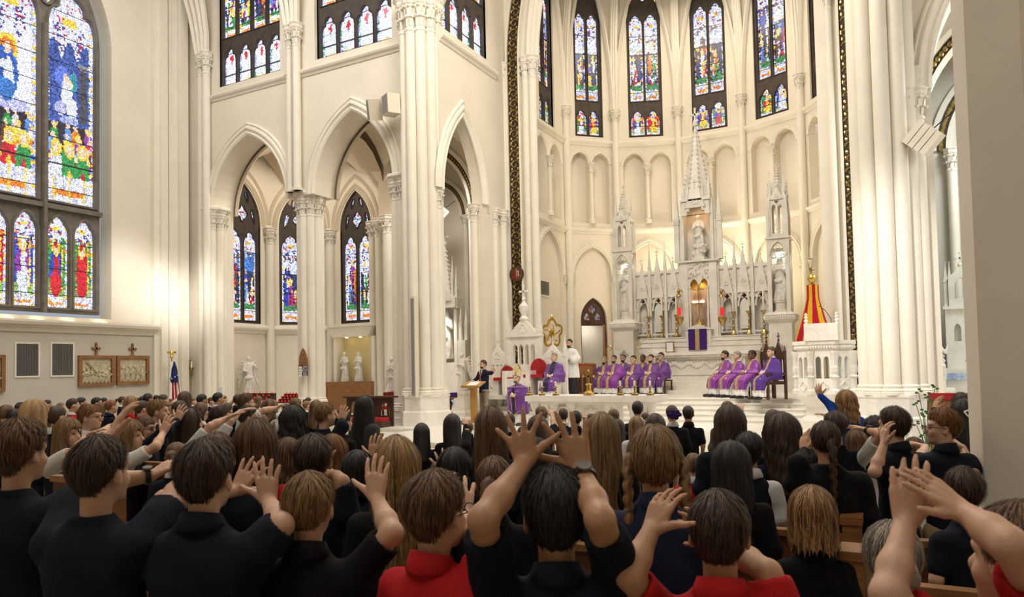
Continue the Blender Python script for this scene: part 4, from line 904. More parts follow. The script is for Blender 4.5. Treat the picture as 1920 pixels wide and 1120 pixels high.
def make_person(H=1.55, hs=.95, arms=(), hair=dict(kind='short'), hcol='brown', sk='fair', shirt='navy', sleeve='short', bottom='khaki', res=(.014, .009), lean=0., tilt=0., turn=0., seated=False,
                collar=None, vest=None, width=1., detail=0, hseed=1, glasses=False, skirt=False, legs=True, face=False, sh_up=0., loc=(0, 0, 0)):
    """returns list of (part name, mesh) in the person's own frame: feet at the origin, facing +Y"""
    out = []; B = Fig(); hd = hs*.215; top = H-.012; hc = np.array((0, .02+lean*.75, top-.112*hs)); zs = H*.815 if not seated else H*.815
    shw = .093*1.55*width*(H/1.55)**.6; sz = (H-.235*hs-.045)+sh_up; k = H/1.55; sy = -.005+lean*.55
    neck0 = np.array((0, sy+.004, sz+.0)); S0 = {}
    B.cap(neck0-(0, 0, .03), hc+np.array((0, -.025, -.05))*hs, .05*hs, .046*hs, .02)
    q = headfig(B, hc, hs, turn=turn)
    pelvis = (0, 0, sz*.60) if not seated else (0, 0, .50)
    B.stack([(pelvis[2]-.05, 0, 0, .12*k, .085*k), ((sz+pelvis[2])/2, 0, sy*.5, .105*k, .075*k), (sz-.08, 0, sy, .11*k*width, .065*k), (sz-.03, 0, sy, .06*k, .045*k)], k=.03)
    parts = [B.mesh(res[0])]
    shirt_f = Fig(); zb = sz*.56 if not seated else .46
    shirt_f.stack([(zb, 0, .0, .135*k*width, .10*k), (zb+.12, 0, .0, .128*k*width, .095*k), ((sz+zb)/2+.02, 0, sy*.5, .132*k*width, .098*k), (sz-.14, 0, sy*.9, .145*k*width, .098*k), (sz-.075, 0, sy, .140*k*width, .088*k), (sz-.035, 0, sy, .108*k*width, .074*k), (sz-.005, 0, sy, .075*k*width, .064), (sz+.028, 0, sy-.006, .060, .060)], k=.05, e=2.4)
    l1, l2, hl = .185*k, .165*k, .112*H*.98
    hands = []
    for a in arms:
        sd = a['side']; S = np.array((sd*shw, sy, sz-.078+a.get('up', 0))); S0[sd] = S
        if 'E' in a: E = np.array(a['E'], float); Wp = np.array(a['W'], float)
        else: E, Wp = ik(S, np.array(a['W']), l1, l2, a.get('pole', (sd*.5, -.3, -1)))
        g = Fig(); rr = a.get('r', 1.)*k
        g.chain([S, S+(E-S)*.5, E, E+(Wp-E)*.35, Wp], [.044*rr, .040*rr, .034*rr, .034*rr, .0225*rr], .02)
        fd = nz(a.get('f', Wp-E)); nd = np.array(a.get('n', (0, 0, 1)), float)
        hand(g, Wp-fd*.01, fd, nd, sd, a.get('hl', hl), a.get('spread', .12), a.get('curl', .25), thumb=a.get('thumb', .8)); parts.append(g.mesh(res[1])); hands.append((Wp, fd, nd, E))
        sp = sleeve_pts(S, E, Wp, a.get('sleeve', sleeve)); n = len(sp); rs = [.062*k, .056*k] if n == 2 else [.060*k, .047*k, .036*k]
        shirt_f.chain(sp, rs, .045)
        if n == 2: shirt_f.sub(sp[1]+nz(E-S)*.055*k, (.055*k,)*3, .006)
    for sd in (-1, 1):
        if sd not in S0:
            S = np.array((sd*shw, sy, sz-.078)); E = S+np.array((sd*.035, -.02, -l1)); Wp = E+np.array((-sd*.01, .07, -l2*.9)); g = Fig(); g.chain([S, E, Wp], [.04*k, .033*k, .022*k], .02)
            if seated: Wp = np.array((sd*.06, .22, zb+.12)); g = Fig(); g.chain([S, E, Wp], [.04*k, .033*k, .022*k], .02)
            hand(g, Wp, (0, .1, -1) if not seated else (-sd*.5, 1, -.1), (sd, 0, 0.1) if not seated else (0, 0, 1), sd, hl, .05, .35); parts.append(g.mesh(res[1]*1.3)); shirt_f.chain(sleeve_pts(S, E, Wp, sleeve), [.058*k, .05*k] if sleeve == 'short' else [.058*k, .046*k, .036*k], .045); S0[sd] = S
    shirt_f.wr(.006, 26.)
    # legs and shoes
    lg = Fig(); hipz = sz*.60
    if not seated:
        for sd in (-1, 1): lg.chain([(sd*.07*k, 0, hipz), (sd*.08*k, .01, hipz*.5), (sd*.085*k, -.01, .08)], [.08*k, .055*k, .045*k], .03)
        lg.ell((0, 0, hipz), (.13*k, .095*k, .09*k), .05)
    else:
        for sd in (-1, 1): lg.chain([(sd*.08*k, 0, .50), (sd*.10*k, .38*k, .49), (sd*.09*k, .40*k, .08)], [.085*k, .06*k, .045*k], .03)
        lg.ell((0, 0, .5), (.15*k, .11*k, .09*k), .05)
    fy = 0 if not seated else .42*k
    body = joinm(parts); out.append(('body', smesh('body', body, SK[sk])))
    if vest:
        out.append(('shirt', smesh('shirt', shirt_f.mesh(res[0]), CL[shirt])))
        v = Fig(); v.stack([(zb-.01, 0, .0, .142*k*width, .107*k), (zb+.12, 0, .0, .135*k*width, .102*k), ((sz+zb)/2+.02, 0, sy*.5, .139*k*width, .105*k), (sz-.13, 0, sy*.9, .150*k*width, .104*k), (sz-.045, 0, sy, .128*k*width, .088*k), (sz-.0, 0, sy, .08*k*width, .066*k)], k=.05, e=2.4); v.wr(.003, 30)
        out.append(('vest', smesh('vest', v.mesh(res[0]), CL[vest])))
    else: out.append(('shirt', smesh('shirt', shirt_f.mesh(res[0]), CL[shirt])))
    col = collar or None
    if col:
        m_ = MB(); ring = []
        for i in range(17):
            a = PI/2+.25+(2*PI-.5)*i/16; ring.append((math.cos(a), math.sin(a)))
        vs = []; fs = []
        for r_, dz in ((.052, .0), (.054, .045), (.060, .048), (.076, .006), (.073, .0)):
            for c_, s_ in ring: vs.append((c_*r_*1.02, s_*r_+sy-.01, sz+.0+dz*(1-.35*s_)))
        for j in range(4):
            for i in range(16): fs.append((j*17+i, j*17+i+1, (j+1)*17+i+1, (j+1)*17+i))
        m_.add(vs, fs); me = bpy.data.meshes.new('collar'); me.from_pydata([tuple(v) for v in m_.v], [], m_.f); me.polygons.foreach_set('use_smooth', [True]*len(me.polygons)); me.materials.append(CL[col]); out.append(('collar', me))
    if bottom in ('plaid', 'redplaid') or skirt:
        sk_ = Fig(); sk_.stack([(.42*k, 0, 0, .19*k, .17*k), (hipz+.06, 0, 0, .12*k, .09*k)], fold=(16, .045)); out.append(('skirt', smesh('skirt', sk_.mesh(.016), CL[bottom])))
        leg2 = Fig(); [leg2.chain([(sd*.07*k, 0, hipz*.7), (sd*.08*k, 0, .06)], [.06*k, .04*k]) for sd in (-1, 1)]; out.append(('leg', smesh('leg', leg2.mesh(.03), CL['black'])))
    else: out.append(('trousers', smesh('trousers', lg.mesh(.022), CL[bottom])))
    if legs:
        for sd in (-1, 1): out.append(('shoe', smesh('shoe', Fig().cap((sd*.085*k, fy-.05, .042), (sd*.095*k, fy+.14, .037), .04, .036).mesh(.018), CL['black'])))
    # hair
    hk = dict(hair); kind = hk.get('kind', 'short'); cols, rows = (150, 44) if detail > 1 else (96, 30) if detail else (44, 16); P_ = []
    base_k = {'short': 'short', 'long': 'long', 'bob': 'bob', 'curly': 'curly', 'buzz': 'short', 'pony': 'up', 'bun': 'up', 'braid': 'up', 'braids': 'up', 'bald': 'short', 'afro': 'short', 'curlyshort': 'short'}[kind]
    vol = hk.get('vol', {'short': .012, 'buzz': .005, 'pony': .006, 'bun': .007, 'braid': .007, 'braids': .010, 'long': .016, 'curly': .028, 'bob': .022, 'bald': .002, 'afro': .024, 'curlyshort': .02}[kind])
    hm = hairmesh(hc, hs, base_k, hk.get('L', .34), vol, hseed, cols, rows, turn, hk.get('front', .055), hk.get('wave', 0.), hk.get('amp', .10 if kind in ('curly', 'afro', 'curlyshort') else .05), hk.get('part', 0)); P_.append(hm)
    if detail: P_.append(strands(hm[0], cols, rows, 1500 if detail > 1 else 400, hseed, r=.0009 if detail > 1 else .0013, lift=hk.get('lift', .007)+(.004 if base_k == 'short' else 0)))
    bx = lambda x, y, z: q(x, y, z)
    if kind == 'pony': P_.append(tubehair([bx(0, -.10, .03), bx(0, -.135, .02), bx(0, -.14, -.06), bx(0, -.12, -.16), bx(.01, -.11, -.26)], [.02, .03, .034, .028, .006], hseed, lump=.6))
    if kind == 'braid': P_.append(tubehair([bx(0, -.10-.03*min(1, i/6), .02-.011*i) for i in range(int(hk.get('L', .42)/.011))], [.026-.0003*i for i in range(int(hk.get('L', .42)/.011))], hseed, braid=1.1))
    if kind == 'bun':
        b = hairmesh(np.array(bx(0, -.115, hk.get('bz', .0))), .42, 'cap', 0, .03, hseed, 24, 10); P_.append((b[0], b[1], b[2])); P_.append(tubehair([bx(-.035, -.12, hk.get('bz', .0)), bx(-.02, -.14, hk.get('bz', 0)), bx(.02, -.14, hk.get('bz', 0)), bx(.035, -.12, hk.get('bz', 0))], [.02, .032, .032, .018], hseed, lump=.5))
    if kind == 'braids':
        for e in (-1, 1): P_.append(tubehair([bx(e*(.03+.07*math.sin(min(1, i/12)*PI/2)), -.02-.055*math.sin(i/22*PI*.5), .09-.0095*i) for i in range(27)], [.012+.008*min(1, i/6) for i in range(27)], hseed+e, braid=1.25)); P_.append(tubehair([bx(e*.095, -.07, -.165), bx(e*.10, -.075, -.20), bx(e*.09, -.08, -.235)], [.012, .022, .003], hseed, lump=.5))
    out.append(('hair', hairobj(P_, HM[hcol])))
    if glasses:
        g = MB()
        for e in (-1, 1):
            g.tube([q(e*.034+.022*math.cos(a), .112, .004+.016*math.sin(a)) for a in [2*PI*i/12 for i in range(13)]], .0022, 5); g.tube([q(e*.056, .110, .010), q(e*.082, .06, .008), q(e*.083, -.01, .004)], .002, 5)
        g.tube([q(-.012, .113, .006), q(.012, .113, .006)], .002, 5); me = bpy.data.meshes.new('glasses'); me.from_pydata([tuple(v) for v in g.v], [], g.f); me.materials.append(M['black']); out.append(('glasses', me))
    if face or glasses:
        for e in (-1, 1):
            ey = MB(); ey.ell(q(e*.031, .080, .004), (.011*hs, .008*hs, .006*hs), 8, 6); me = bpy.data.meshes.new('eye'); me.from_pydata([tuple(v) for v in ey.v], [], ey.f); me.materials.append(M['black']); out.append(('eye', me))
    info = dict(hands=hands, head=q, hc=hc, sz=sz, sy=sy, S=S0, k=k); return out, info
def place(parts, label, loc, rz, scale=1., group=None, cols=None, cat='person', name='person'):
    r = bpy.data.objects.new(name, None); COL.objects.link(r); r.empty_display_size = .1; r['label'] = label; r['category'] = cat
    if group: r['group'] = group
    r.location = loc; r.rotation_euler = (0, 0, rz); r.scale = (scale,)*3
    for nm, me in parts:
        o = bpy.data.objects.new(nm, me); COL.objects.link(o); o.parent = r
        if cols and nm in cols: o.material_slots[0].link = 'OBJECT'; o.material_slots[0].material = cols[nm]
    return r

# ================================================================== THE HIGH ALTAR
MO = M['marble_old']
def crocket(mb, x, y, z, w, ht, n=6, sides=4):
    for s in range(sides):
        a = PI/4+s*PI/2 if sides == 4 else 2*PI*s/sides
        for i in range(n):
            t = (i+.6)/n; r = w*.72*(1-t)+.008; mb.ell((x+math.cos(a)*r, y+math.sin(a)*r, z+ht*t), (w*.13*(1.15-t*.7),)*3, 4, 3)
def finial(mb, x, y, z, s):
    mb.ell((x, y, z+s*.2), (s*.16, s*.16, s*.2), 6, 4); mb.box((x-s*.05, y-s*.05, z+s*.3), (x+s*.05, y+s*.05, z+s*1.1)); mb.box((x-s*.26, y-s*.05, z+s*.66), (x+s*.26, y+s*.05, z+s*.78))
    for dx, dz in ((-.28, .72), (.28, .72), (0, 1.12)): mb.ell((x+dx*s, y, z+dz*s), (s*.09,)*3, 4, 3)
def pinnacle(mb, x, y, z, w, hs, ht, n=6, gab=True, seg=4):
    mb.frus((x, y, z), w*1.15, w*1.15, .05*hs+.02); mb.frus((x, y, z), w, w, hs); mb.frus((x, y, z+hs*.94), w*1.25, w*1.25, .04); 
    if gab:
        for a in range(4):
            m0 = mb.M; mb.M = m0 @ frame(x, y, 90*a, z+hs); mb.prism([(-w*.55, 0), (w*.55, 0), (0, w*1.1)], -w*.56, -w*.42); mb.M = m0
    mb.frus((x, y, z+hs), w*.92, w*.08, ht); crocket(mb, x, y, z+hs, w*.92, ht, n); finial(mb, x, y, z+hs+ht*.93, w*.9)
def gable(mb, cx, z, w, h, y, d=.08):     # steep gable standing on local wall plane
    mb.prism([(cx-w/2, z), (cx+w/2, z), (cx, z+h)], y-d, y)
    for s in (-1, 1):
        for i in range(6):
            t = (i+.7)/7; mb.ell((cx+s*w/2*(1-t)*1.04, y-d/2, z+h*t), (.028, .028, .035), 4, 3)
    finial(mb, cx, y-d/2, z+h*.97, .2)
    mb.M = mb.M; mb.sweep(foil(cx, z+h*.26, w*.17, 3, 1), [(0, -y+d), (.0, -y+d+.02), (.018, -y+d+.02), (.02, -y+d)], closed=True)
YR = 25.0; xc = XY(1311, YR); xl = XY(1172, YR-.2); xr = XY(1462, YR-.2); SPN = (xr-xl)/2; xc = (xl+xr)/2
za = lambda py: ZY(1311, py, YR)
ha = thing('high_altar', 'tall carved white marble gothic altar with spires filling the apse', 'altar', (xc, YR-.5, F2))
for i in range(3):
    b = MB(); b.box((xc-2.3+.28*i, YR-2.1+.3*i, F2+.13*i), (xc+2.3-.28*i, YR+.6, F2+.13*(i+1))); b.build('step', M['stone'], ha)
z0 = F2+.39; zm = ZY(1311, 660, YR-.9); zg = ZY(1320, 631, YR-.35)
b = MB(); b.box((xc-1.75, YR-1.0, zm-.10), (xc+1.75, YR, zm)); b.box((xc-1.70, YR-.96, zm-.17), (xc+1.70, YR, zm-.10)); b.build('mensa', M['marble'], ha)
b = MB()
for i in range(46): b.ell((xc-1.66+i*3.32/45, YR-.97, zm-.135), (.028, .02, .03), 4, 3)
b.build('carved_border', MO, ha, kind='stuff')
b = MB(); b.plate([(xc-1.55, z0), (xc-1.55, zm-.17), (xc+1.55, zm-.17), (xc+1.55, z0)], [[(xc-1.0, z0+.12), (xc-1.0, zm-.24), (xc+1.0, zm-.24), (xc+1.0, z0+.12)]], YR-.88, YR-.8); b.box((xc-1.55, YR-.8, z0), (xc+1.55, YR, zm-.17)); b.build('frontal', MO, ha)
rng = random.Random(5); b = MB(); b.box((xc-.95, YR-.83, z0+.2), (xc+.95, YR-.8, z0+.24))
for i in range(26): b.ell((xc-.9+i*.072, YR-.82, zm-.42+.07*math.sin(i*.9)), (.05, .035, .06+.04*rng.random()), 6, 4)
b.build('relief_garland', MO, ha, kind='stuff')
for s in (-1.42, -1.2, 1.2, 1.42):
    b = MB(); b.lathe((xc+s, YR-.93, z0), [(.07, 0), (.07, .05), (.045, .08), (.04, zm-.17-z0-.16), (.07, zm-.17-z0-.04), (.075, zm-.17-z0)], 10); b.build('colonnette', MO, ha, smooth=True)
gr = [(2.05, -.62, zm, zm+(zg-zm)*.42), (2.0, -.5, zm+(zg-zm)*.42, zm+(zg-zm)*.75), (1.98, -.42, zm+(zg-zm)*.75, zg)]
for w, y, a, c in gr: b = MB(); b.box((xc-w, YR+y, a), (xc+w, YR, c-.03)); b.box((xc-w-.03, YR+y-.03, c-.03), (xc+w+.03, YR, c)); b.build('gradine', MO, ha)
zt = za(507); zb1 = zg
# traceried screen either side of the tabernacle
def screen(s):
    x0, x1 = (xl+.32, xc-.62) if s < 0 else (xc+.62, xr-.32); n = 3; w = (x1-x0)/n; hs = []
    for i in range(n):
        c = x0+w*(i+.5); hs.append(arch_hole(c, w*.52, zb1+.22, zb1+(zt-zb1)*.42, w*.5, 6)); hs.append(foil(c, zb1+(zt-zb1)*.42+w*.64, w*.14, 4, 1))
    b = MB(); b.plate([(x0, zb1), (x0, zt), (x1, zt), (x1, zb1)], hs, YR-.12, YR+.02); b.box((x0, YR+.08, zb1), (x1, YR+.16, zt)); b.box((x0, YR-.18, zt-.04), (x1, YR+.18, zt+.05)); b.box((x0, YR-.17, zb1+.1), (x1, YR-.1, zb1+.16)); b.build('screen', MO, ha)
    for i in range(n):
        c = x0+w*(i+.5); f = MB(); f.prism(foil(c, zb1+(zt-zb1)*.42+w*.64, w*.15, 4, 1), YR+.03, YR+.07); f.build('ruby_pane', M['red'], ha)
        f = MB(); f.sweep(arch_curve(c, w*.66, zb1+(zt-zb1)*.42, w*.95, 8), [(-.02, -YR+.12), (-.02, -YR+.17), (.03, -YR+.19), (.04, -YR+.12)]); f.build('arch_moulding', MO, ha)
        f = MB(); gable(f, c, zb1+(zt-zb1)*.62, w*.78, (zt-zb1)*(.66 if i == 1 else .54), YR-.12); f.build('gable', MO, ha)
        f = MB()
        for j in range(7): f.ell((c+.02*math.sin(j*2), YR+.06, zb1+.25+j*.09), (.06, .03, .05), 5, 4)
        f.build('niche_carving', MO, ha, kind='stuff')
    for i in range(n+1):
        c = x0+w*i; f = MB(); pinnacle(f, c, YR-.16, zb1, .10, zt-zb1+.15, .95 if i in (1, 2) else .7, 8); f.build('pinnacle', MO, ha)
    f = MB()
    for i in range(int((x1-x0)/.06)): f.ell((x0+.03+i*.06, YR-.12, zt+.08), (.022, .02, .035), 4, 3)
    f.build('cresting', MO, ha, kind='stuff')
screen(-1); screen(1)
# centre: tabernacle, throne niche, statue niche, spire
zt0 = za(612); zt1 = za(536); zn0 = za(490); zn1 = za(400); zs0 = za(378); zs1 = za(238)
hwn = .42; f = MB(); f.box((xc-.62, YR-.3, zg), (xc-.36, YR+.3, zn0)); f.box((xc+.36, YR-.3, zg), (xc+.62, YR+.3, zn0)); f.box((xc-.36, YR+.12, zg), (xc+.36, YR+.3, zn0)); f.build('throne_pier', MO, ha)
f = MB(); f.plate([(xc-.36, zt1-.2), (xc-.36, zn0), (xc+.36, zn0), (xc+.36, zt1-.2)], [arch_hole(xc-.17, .26, zt1-.19, zt1+.02, .2, 6), arch_hole(xc+.17, .26, zt1-.19, zt1+.02, .2, 6)], YR-.26, YR-.16); f.box((xc-.7, YR-.38, zn0-.06), (xc+.7, YR+.32, zn0)); f.build('niche_head', MO, ha)
f = MB()
for i in range(40): f.ell((xc+rng.uniform(-.33, .33), YR-.28, rng.uniform(zt1+.26, zn0-.1)), (.04, .04, .05), 5, 4)
f.build('niche_carving', MO, ha, kind='stuff')
M['mosaic'] = mat('gold_mosaic', (.75, .42, .10), .45, .4, var=.4, scale=30); M['onyx'] = mat('veined_onyx', (.62, .50, .40), .3, col2=(.28, .16, .12), scale=5, stretch=(1, 1, .4))
f = MB(); f.box((xc-.36, YR+.06, zt0-.3), (xc+.36, YR+.12, zt1-.1)); f.build('onyx_panel', M['onyx'], ha)
f = MB(); f.box((xc-.36, YR+.05, zt1-.1), (xc+.36, YR+.12, zt1+.5)); f.build('mosaic_panel', M['mosaic'], ha)
f = MB(); f.box((xc-.42, YR-.58, zm), (xc+.42, YR-.1, zt0-.14)); f.prism([(xc-.48, zt0-.14), (xc+.48, zt0-.14), (xc, zt0+.04)], YR-.62, YR-.3); f.box((xc-.2, YR-.5, zt0-.14), (xc+.2, YR-.1, zt0)); f.build('tabernacle', MO, ha)
f = MB()
for s in (-1, 1): f.lathe((xc+s*.3, YR-.3, zt0-.1), [(.04, 0), (.035, .05), (.03, zt1-zt0-.05), (.055, zt1-zt0), (.06, zt1-zt0+.05)], 8)
f.build('niche_columns', MO, ha, kind='stuff')
for s in (-1, 1):                       # flanking twin buttress pinnacles
    for d, hh, w in ((.72, za(370)-zn0, .17), (.56, za(392)-zn0, .12)):
        f = MB(); pinnacle(f, xc+s*d, YR-.15, zn0, w, hh*.62, hh*.55, 8); f.build('pinnacle', MO, ha)
    f = MB(); f.box((xc+s*.50-.05, YR-.3, zn0), (xc+s*.50+.05, YR+.25, zs0)); f.build('niche_side', MO, ha)
    f = MB(); pinnacle(f, xc+s*.43, YR-.3, zn1-.1, .10, (zs0-zn1)+.3, .62, 6); f.build('pinnacle', MO, ha)
    f = MB(); pinnacle(f, xc+s*.25, YR-.42, zn1, .08, (zs0-zn1)+.15, .45, 5); f.build('pinnacle', MO, ha)
    f = MB(); pinnacle(f, xc+s*.40, YR+.15, zs0-.2, .10, .35, .7, 6); f.build('pinnacle', MO, ha)
f = MB(); f.box((xc-.46, YR+.2, zn0), (xc+.46, YR+.28, zs0)); f.build('niche_back', MO, ha)
f = MB(); f.plate([(xc-.46, zn1-.12), (xc-.46, zs0), (xc+.46, zs0), (xc+.46, zn1-.12)], [arch_hole(xc, .62, zn1-.12, zn1-.1, .3, 8)], YR-.42, YR-.32); f.box((xc-.5, YR-.48, zs0-.05), (xc+.5, YR+.3, zs0+.03)); gable(f, xc, zn1+.12, .7, .75, YR-.42, .06); f.build('canopy', MO, ha)
f = MB(); f.lathe((xc, YR-.08, zs0), [(.50, 0), (.46, .2), (.44, .3), (.04, zs1-zs0)], 8, ph=PI/8)
for k in range(8):
    a = PI/8+k*PI/4
    for j in range(13): t = (j+.8)/14; r = .42*(1-t)+.05; f.ell((xc+math.cos(a)*r, YR-.08+math.sin(a)*r, zs0+.3+(zs1-zs0-.3)*t), (.045*(1.2-t*.6),)*3, 4, 3)
f.build('spire', MO, ha)
f = MB(); f.lathe((xc, YR-.08, zs1-.02), [(.03, 0), (.10, .06), (.10, .12), (.03, .18)], 8); finial(f, xc, YR-.08, zs1+.05, (za(207)-zs1)*.9); f.build('finial_cross', MO, ha)
spot('niche_lamp', (xc, YR-.28, zs0-.12), (xc, YR, zn0), 14, 150, (1, .55, .25), .04)
spot('tabernacle_lamp', (xc, YR-.1, zt1+.12), (xc, YR+.05, zt0), 9, 150, (1, .62, .2), .04)
# flanking turrets
def turret(x, px, ys):      # ys: tip, lantern top, lantern bottom, niche top, niche bottom, cornice bottom
    Y = YR-.2; Z = lambda py: ZY(px, py, Y); w = .66; z = [Z(v) for v in ys]; f = MB()
    f.frus((x, Y, F2), w+.22, w+.22, .3); f.frus((x, Y, F2+.3), w+.04, w+.04, z[5]-F2-.3); f.frus((x, Y, F2+.3), w+.12, w+.12, .08)
    f.frus((x, Y, z[5]), w+.04, w+.30, .12); f.frus((x, Y, z[5]+.12), w+.30, w+.30, .14); f.frus((x, Y, z[5]+.26), w+.34, w, z[4]-z[5]-.26); f.build('turret_pedestal', MO, ha)
    f = MB()
    for i in range(12): f.ell((x-.42+i*.077, Y-.49, z[5]+.19), (.035, .02, .045), 5, 4)
    for i in range(4):
        for j in range(4): a = i*PI/2; f.ell((x+.10*math.cos(a), Y-w/2-.03, (F2+z[5])/2+.25+.10*math.sin(a)), (.07, .02, .07), 6, 4)
    f.build('pedestal_carving', MO, ha, kind='stuff')
    f = MB()
    for sx in (-1, 1):
        for sy in (-1, 1): f.frus((x+sx*(w/2-.05), Y+sy*(w/2-.05), z[4]), .12, .12, z[3]-z[4]+.25)
    f.build('niche_shafts', MO, ha, kind='stuff')
    f = MB(); f.box((x-w/2+.04, Y+w/2-.12, z[4]), (x+w/2-.04, Y+w/2-.06, z[3])); f.build('niche_back', MO, ha)
    h = arch_hole(x, w*.62, z[3]-.6, z[3]-.3, .36, 8); f = MB(); f.plate([(x-w/2, z[3]-.6), (x-w/2, z[3]+.25), (x+w/2, z[3]+.25), (x+w/2, z[3]-.6)], [h], Y-w/2, Y-w/2+.08); f.sweep(arch_curve(x, w*.72, z[3]-.3, .42, 8), [(0, -Y+w/2), (0, -Y+w/2+.05), (.05, -Y+w/2+.05), (.06, -Y+w/2)]); f.build('niche_head', MO, ha)
    f = MB(); f.sweep(foil(x, z[3]-.1, .12, 3, 1), [(0, -Y+w/2-.06), (.03, -Y+w/2-.02), (.03, -Y+w/2-.06)], closed=True)
    for s in (-1, 1): f.sweep(foil(x+s*.13, z[3]-.34, .085, 3, 1), [(0, -Y+w/2-.06), (.025, -Y+w/2-.02), (.025, -Y+w/2-.06)], closed=True)
    f.build('tracery', MO, ha)
    f = MB(); f.frus((x, Y, z[3]+.22), w+.1, w+.1, .07)
    for sx in (-1, 1):
        for sy in (-1, 1): f.frus((x+sx*(w*.38), Y+sy*(w*.38), z[3]+.29), .09, .09, z[1]-z[3]-.25)
    for a in range(4):
        m0 = f.M; f.M = frame(x, Y, 90*a); f.plate([(-w*.38, z[3]+.3), (-w*.38, z[1]), (w*.38, z[1]), (w*.38, z[3]+.3)], [arch_hole(-w*.14, w*.19, z[3]+.4, z[1]-.35, .12, 5), arch_hole(w*.14, w*.19, z[3]+.4, z[1]-.35, .12, 5), foil(0, z[1]-.14, .07, 4, 1)], -w*.40, -w*.33); gable(f, 0, z[1]-.08, w*.6, .42, -w*.40, .05); f.M = m0
    f.frus((x, Y, z[1]-.03), w*.9, w*.9, .06); f.build('lantern', MO, ha)
    f = MB(); hh = z[0]-z[1]; f.lathe((x, Y, z[1]), [(.2, 0), (.17, hh*.25), (.025, hh*.9)], 8, ph=PI/8)
    for k in range(8):
        for j in range(8): a = PI/8+k*PI/4; t = (j+.7)/9; r = .18*(1-t)+.03; f.ell((x+math.cos(a)*r, Y+math.sin(a)*r, z[1]+.1+hh*.85*t), (.03,)*3, 4, 3)
    finial(f, x, Y, z[0]-hh*.14, .26); f.build('turret_spire', MO, ha)
    for sx in (-1, 1):
        for sy in (-1, 1):
            f = MB(); pinnacle(f, x+sx*(w*.44), Y+sy*(w*.44), z[3]-.5, .085, (z[1]-z[3])*.62+.5, .6, 6); f.build('pinnacle', MO, ha)
            f = MB(); pinnacle(f, x+sx*(w*.32), Y+sy*(w*.32), z[1]-.1, .085, .3, .62, 6); f.build('pinnacle', MO, ha)
    return z, Y
zl_, Yt = turret(xl, 1172, (353, 412, 474, 486, 600, 622)); zr_, _ = turret(xr, 1462, (314, 372, 452, 463, 586, 607))
def put_statue(name, label, V, F, loc, rz, sc=1, group=None, m='statue', cat='statue'):
    o = link(name, smesh(name, (V, F), M[m])); o.location = loc; o.rotation_euler = (0, 0, rz); o.scale = (sc,)*3; tag(o, label, cat, group); return o
sv = statue(1.5, 0, 'fold', False, .024, 7, True)
def plinth(x, y, z, r, h, parent=None, name='statue_plinth'):
    b = MB(); b.lathe((x, y, z), [(r*1.15, 0), (r*1.15, h*.15), (r*.9, h*.25), (r*.9, h*.8), (r*1.1, h*.9), (r*1.1, h)], 8); return b.build(name, MO, parent)
for x, z in ((xl, zl_), (xr, zr_)): spot('turret_lamp', (x, Yt-.05, z[3]-.12), (x, Yt+.25, z[3]-.8), 12, 150, (1, .93, .8), .04)
for x, z, lab in ((xl, zl_, 'marble robed statue in the left turret niche of the high altar'), (xr, zr_, 'marble robed statue in the right turret niche of the high altar')):
    plinth(x, Yt, z[4], .2, .36, ha); hgt = z[3]-.38-z[4]-.36; put_statue('statue', lab, *sv, (x, Yt, z[4]+.36), 0, hgt/1.5*1.06)
b = MB(); b.lathe((xc, YR-.05, zn0), [(.3, 0), (.3, .1), (.2, .14), (.2, .22)], 8); b.build('statue_plinth', MO, ha)
fm = Fig(); V, F = statue(1.45, 0, 'fold', False, .022, 7, True); b = MB()
for i in range(24): a = rng.uniform(PI, 2*PI); r = rng.uniform(.12, .27); b.ell((r*math.cos(a), r*math.sin(a)*.7, rng.uniform(-.02, .32)), (.08, .06, .07), 7, 5)
s_ = put_statue('statue', 'marble statue of a robed woman in the orange lit niche below the central spire', V, F, (xc, YR-.05, zn0+.22), .1, (zn1-.05-zn0-.22)/1.45); b.build('cloud_base', M['statue'], s_, smooth=True)
# tabernacle veil, crucifix, candlesticks, hanging lamps
zv0, zv1 = ZY(1312, 656, YR-.66), ZY(1312, 617, YR-.66); M['veil'] = cloth('purple_silk', (.05, .018, .15)); M['veilgold'] = mat('gold_brocade', (.62, .44, .17), .5, .3, col2=(.35, .18, .08), scale=40)
v = MB(); v.box((xc-.30, YR-.68, zv0), (xc+.30, YR-.62, zv1)); o = v.build('tabernacle_veil', M['veil']); tag(o, 'purple cloth veil with a gold stripe hanging on the tabernacle', 'veil'); v = MB(); v.box((xc-.07, YR-.69, zv0), (xc+.07, YR-.675, zv1)); v.build('brocade_stripe', M['veilgold'], o)
def lathe_obj(name, prof, mname, parent, c=(0, 0, 0), seg=10): b = MB(); b.lathe(c, prof, seg); return b.build(name, M[mname], parent, smooth=True)
def candlestick(h, ch, r=.11):
    p = []; p.append(('foot', MB(), 'brass')); p[-1][1].lathe((0, 0, 0), [(r, 0), (r, .03), (r*.8, .05), (r*.55, h*.16), (r*.35, h*.2)], 6)
    b = MB(); b.lathe((0, 0, h*.2), [(r*.3, 0), (r*.2, h*.1), (r*.42, h*.18), (r*.2, h*.24), (r*.24, h*.42), (r*.36, h*.46), (r*.2, h*.52), (r*.22, h*.66), (r*.55, h*.72), (r*.8, h*.79), (r*.8, h*.8)], 10); p.append(('stem', b, 'brass'))
    b = MB(); b.lathe((0, 0, h), [(.026, 0), (.024, ch), (.004, ch+.01)], 8); p.append(('candle', b, 'wax')); return p
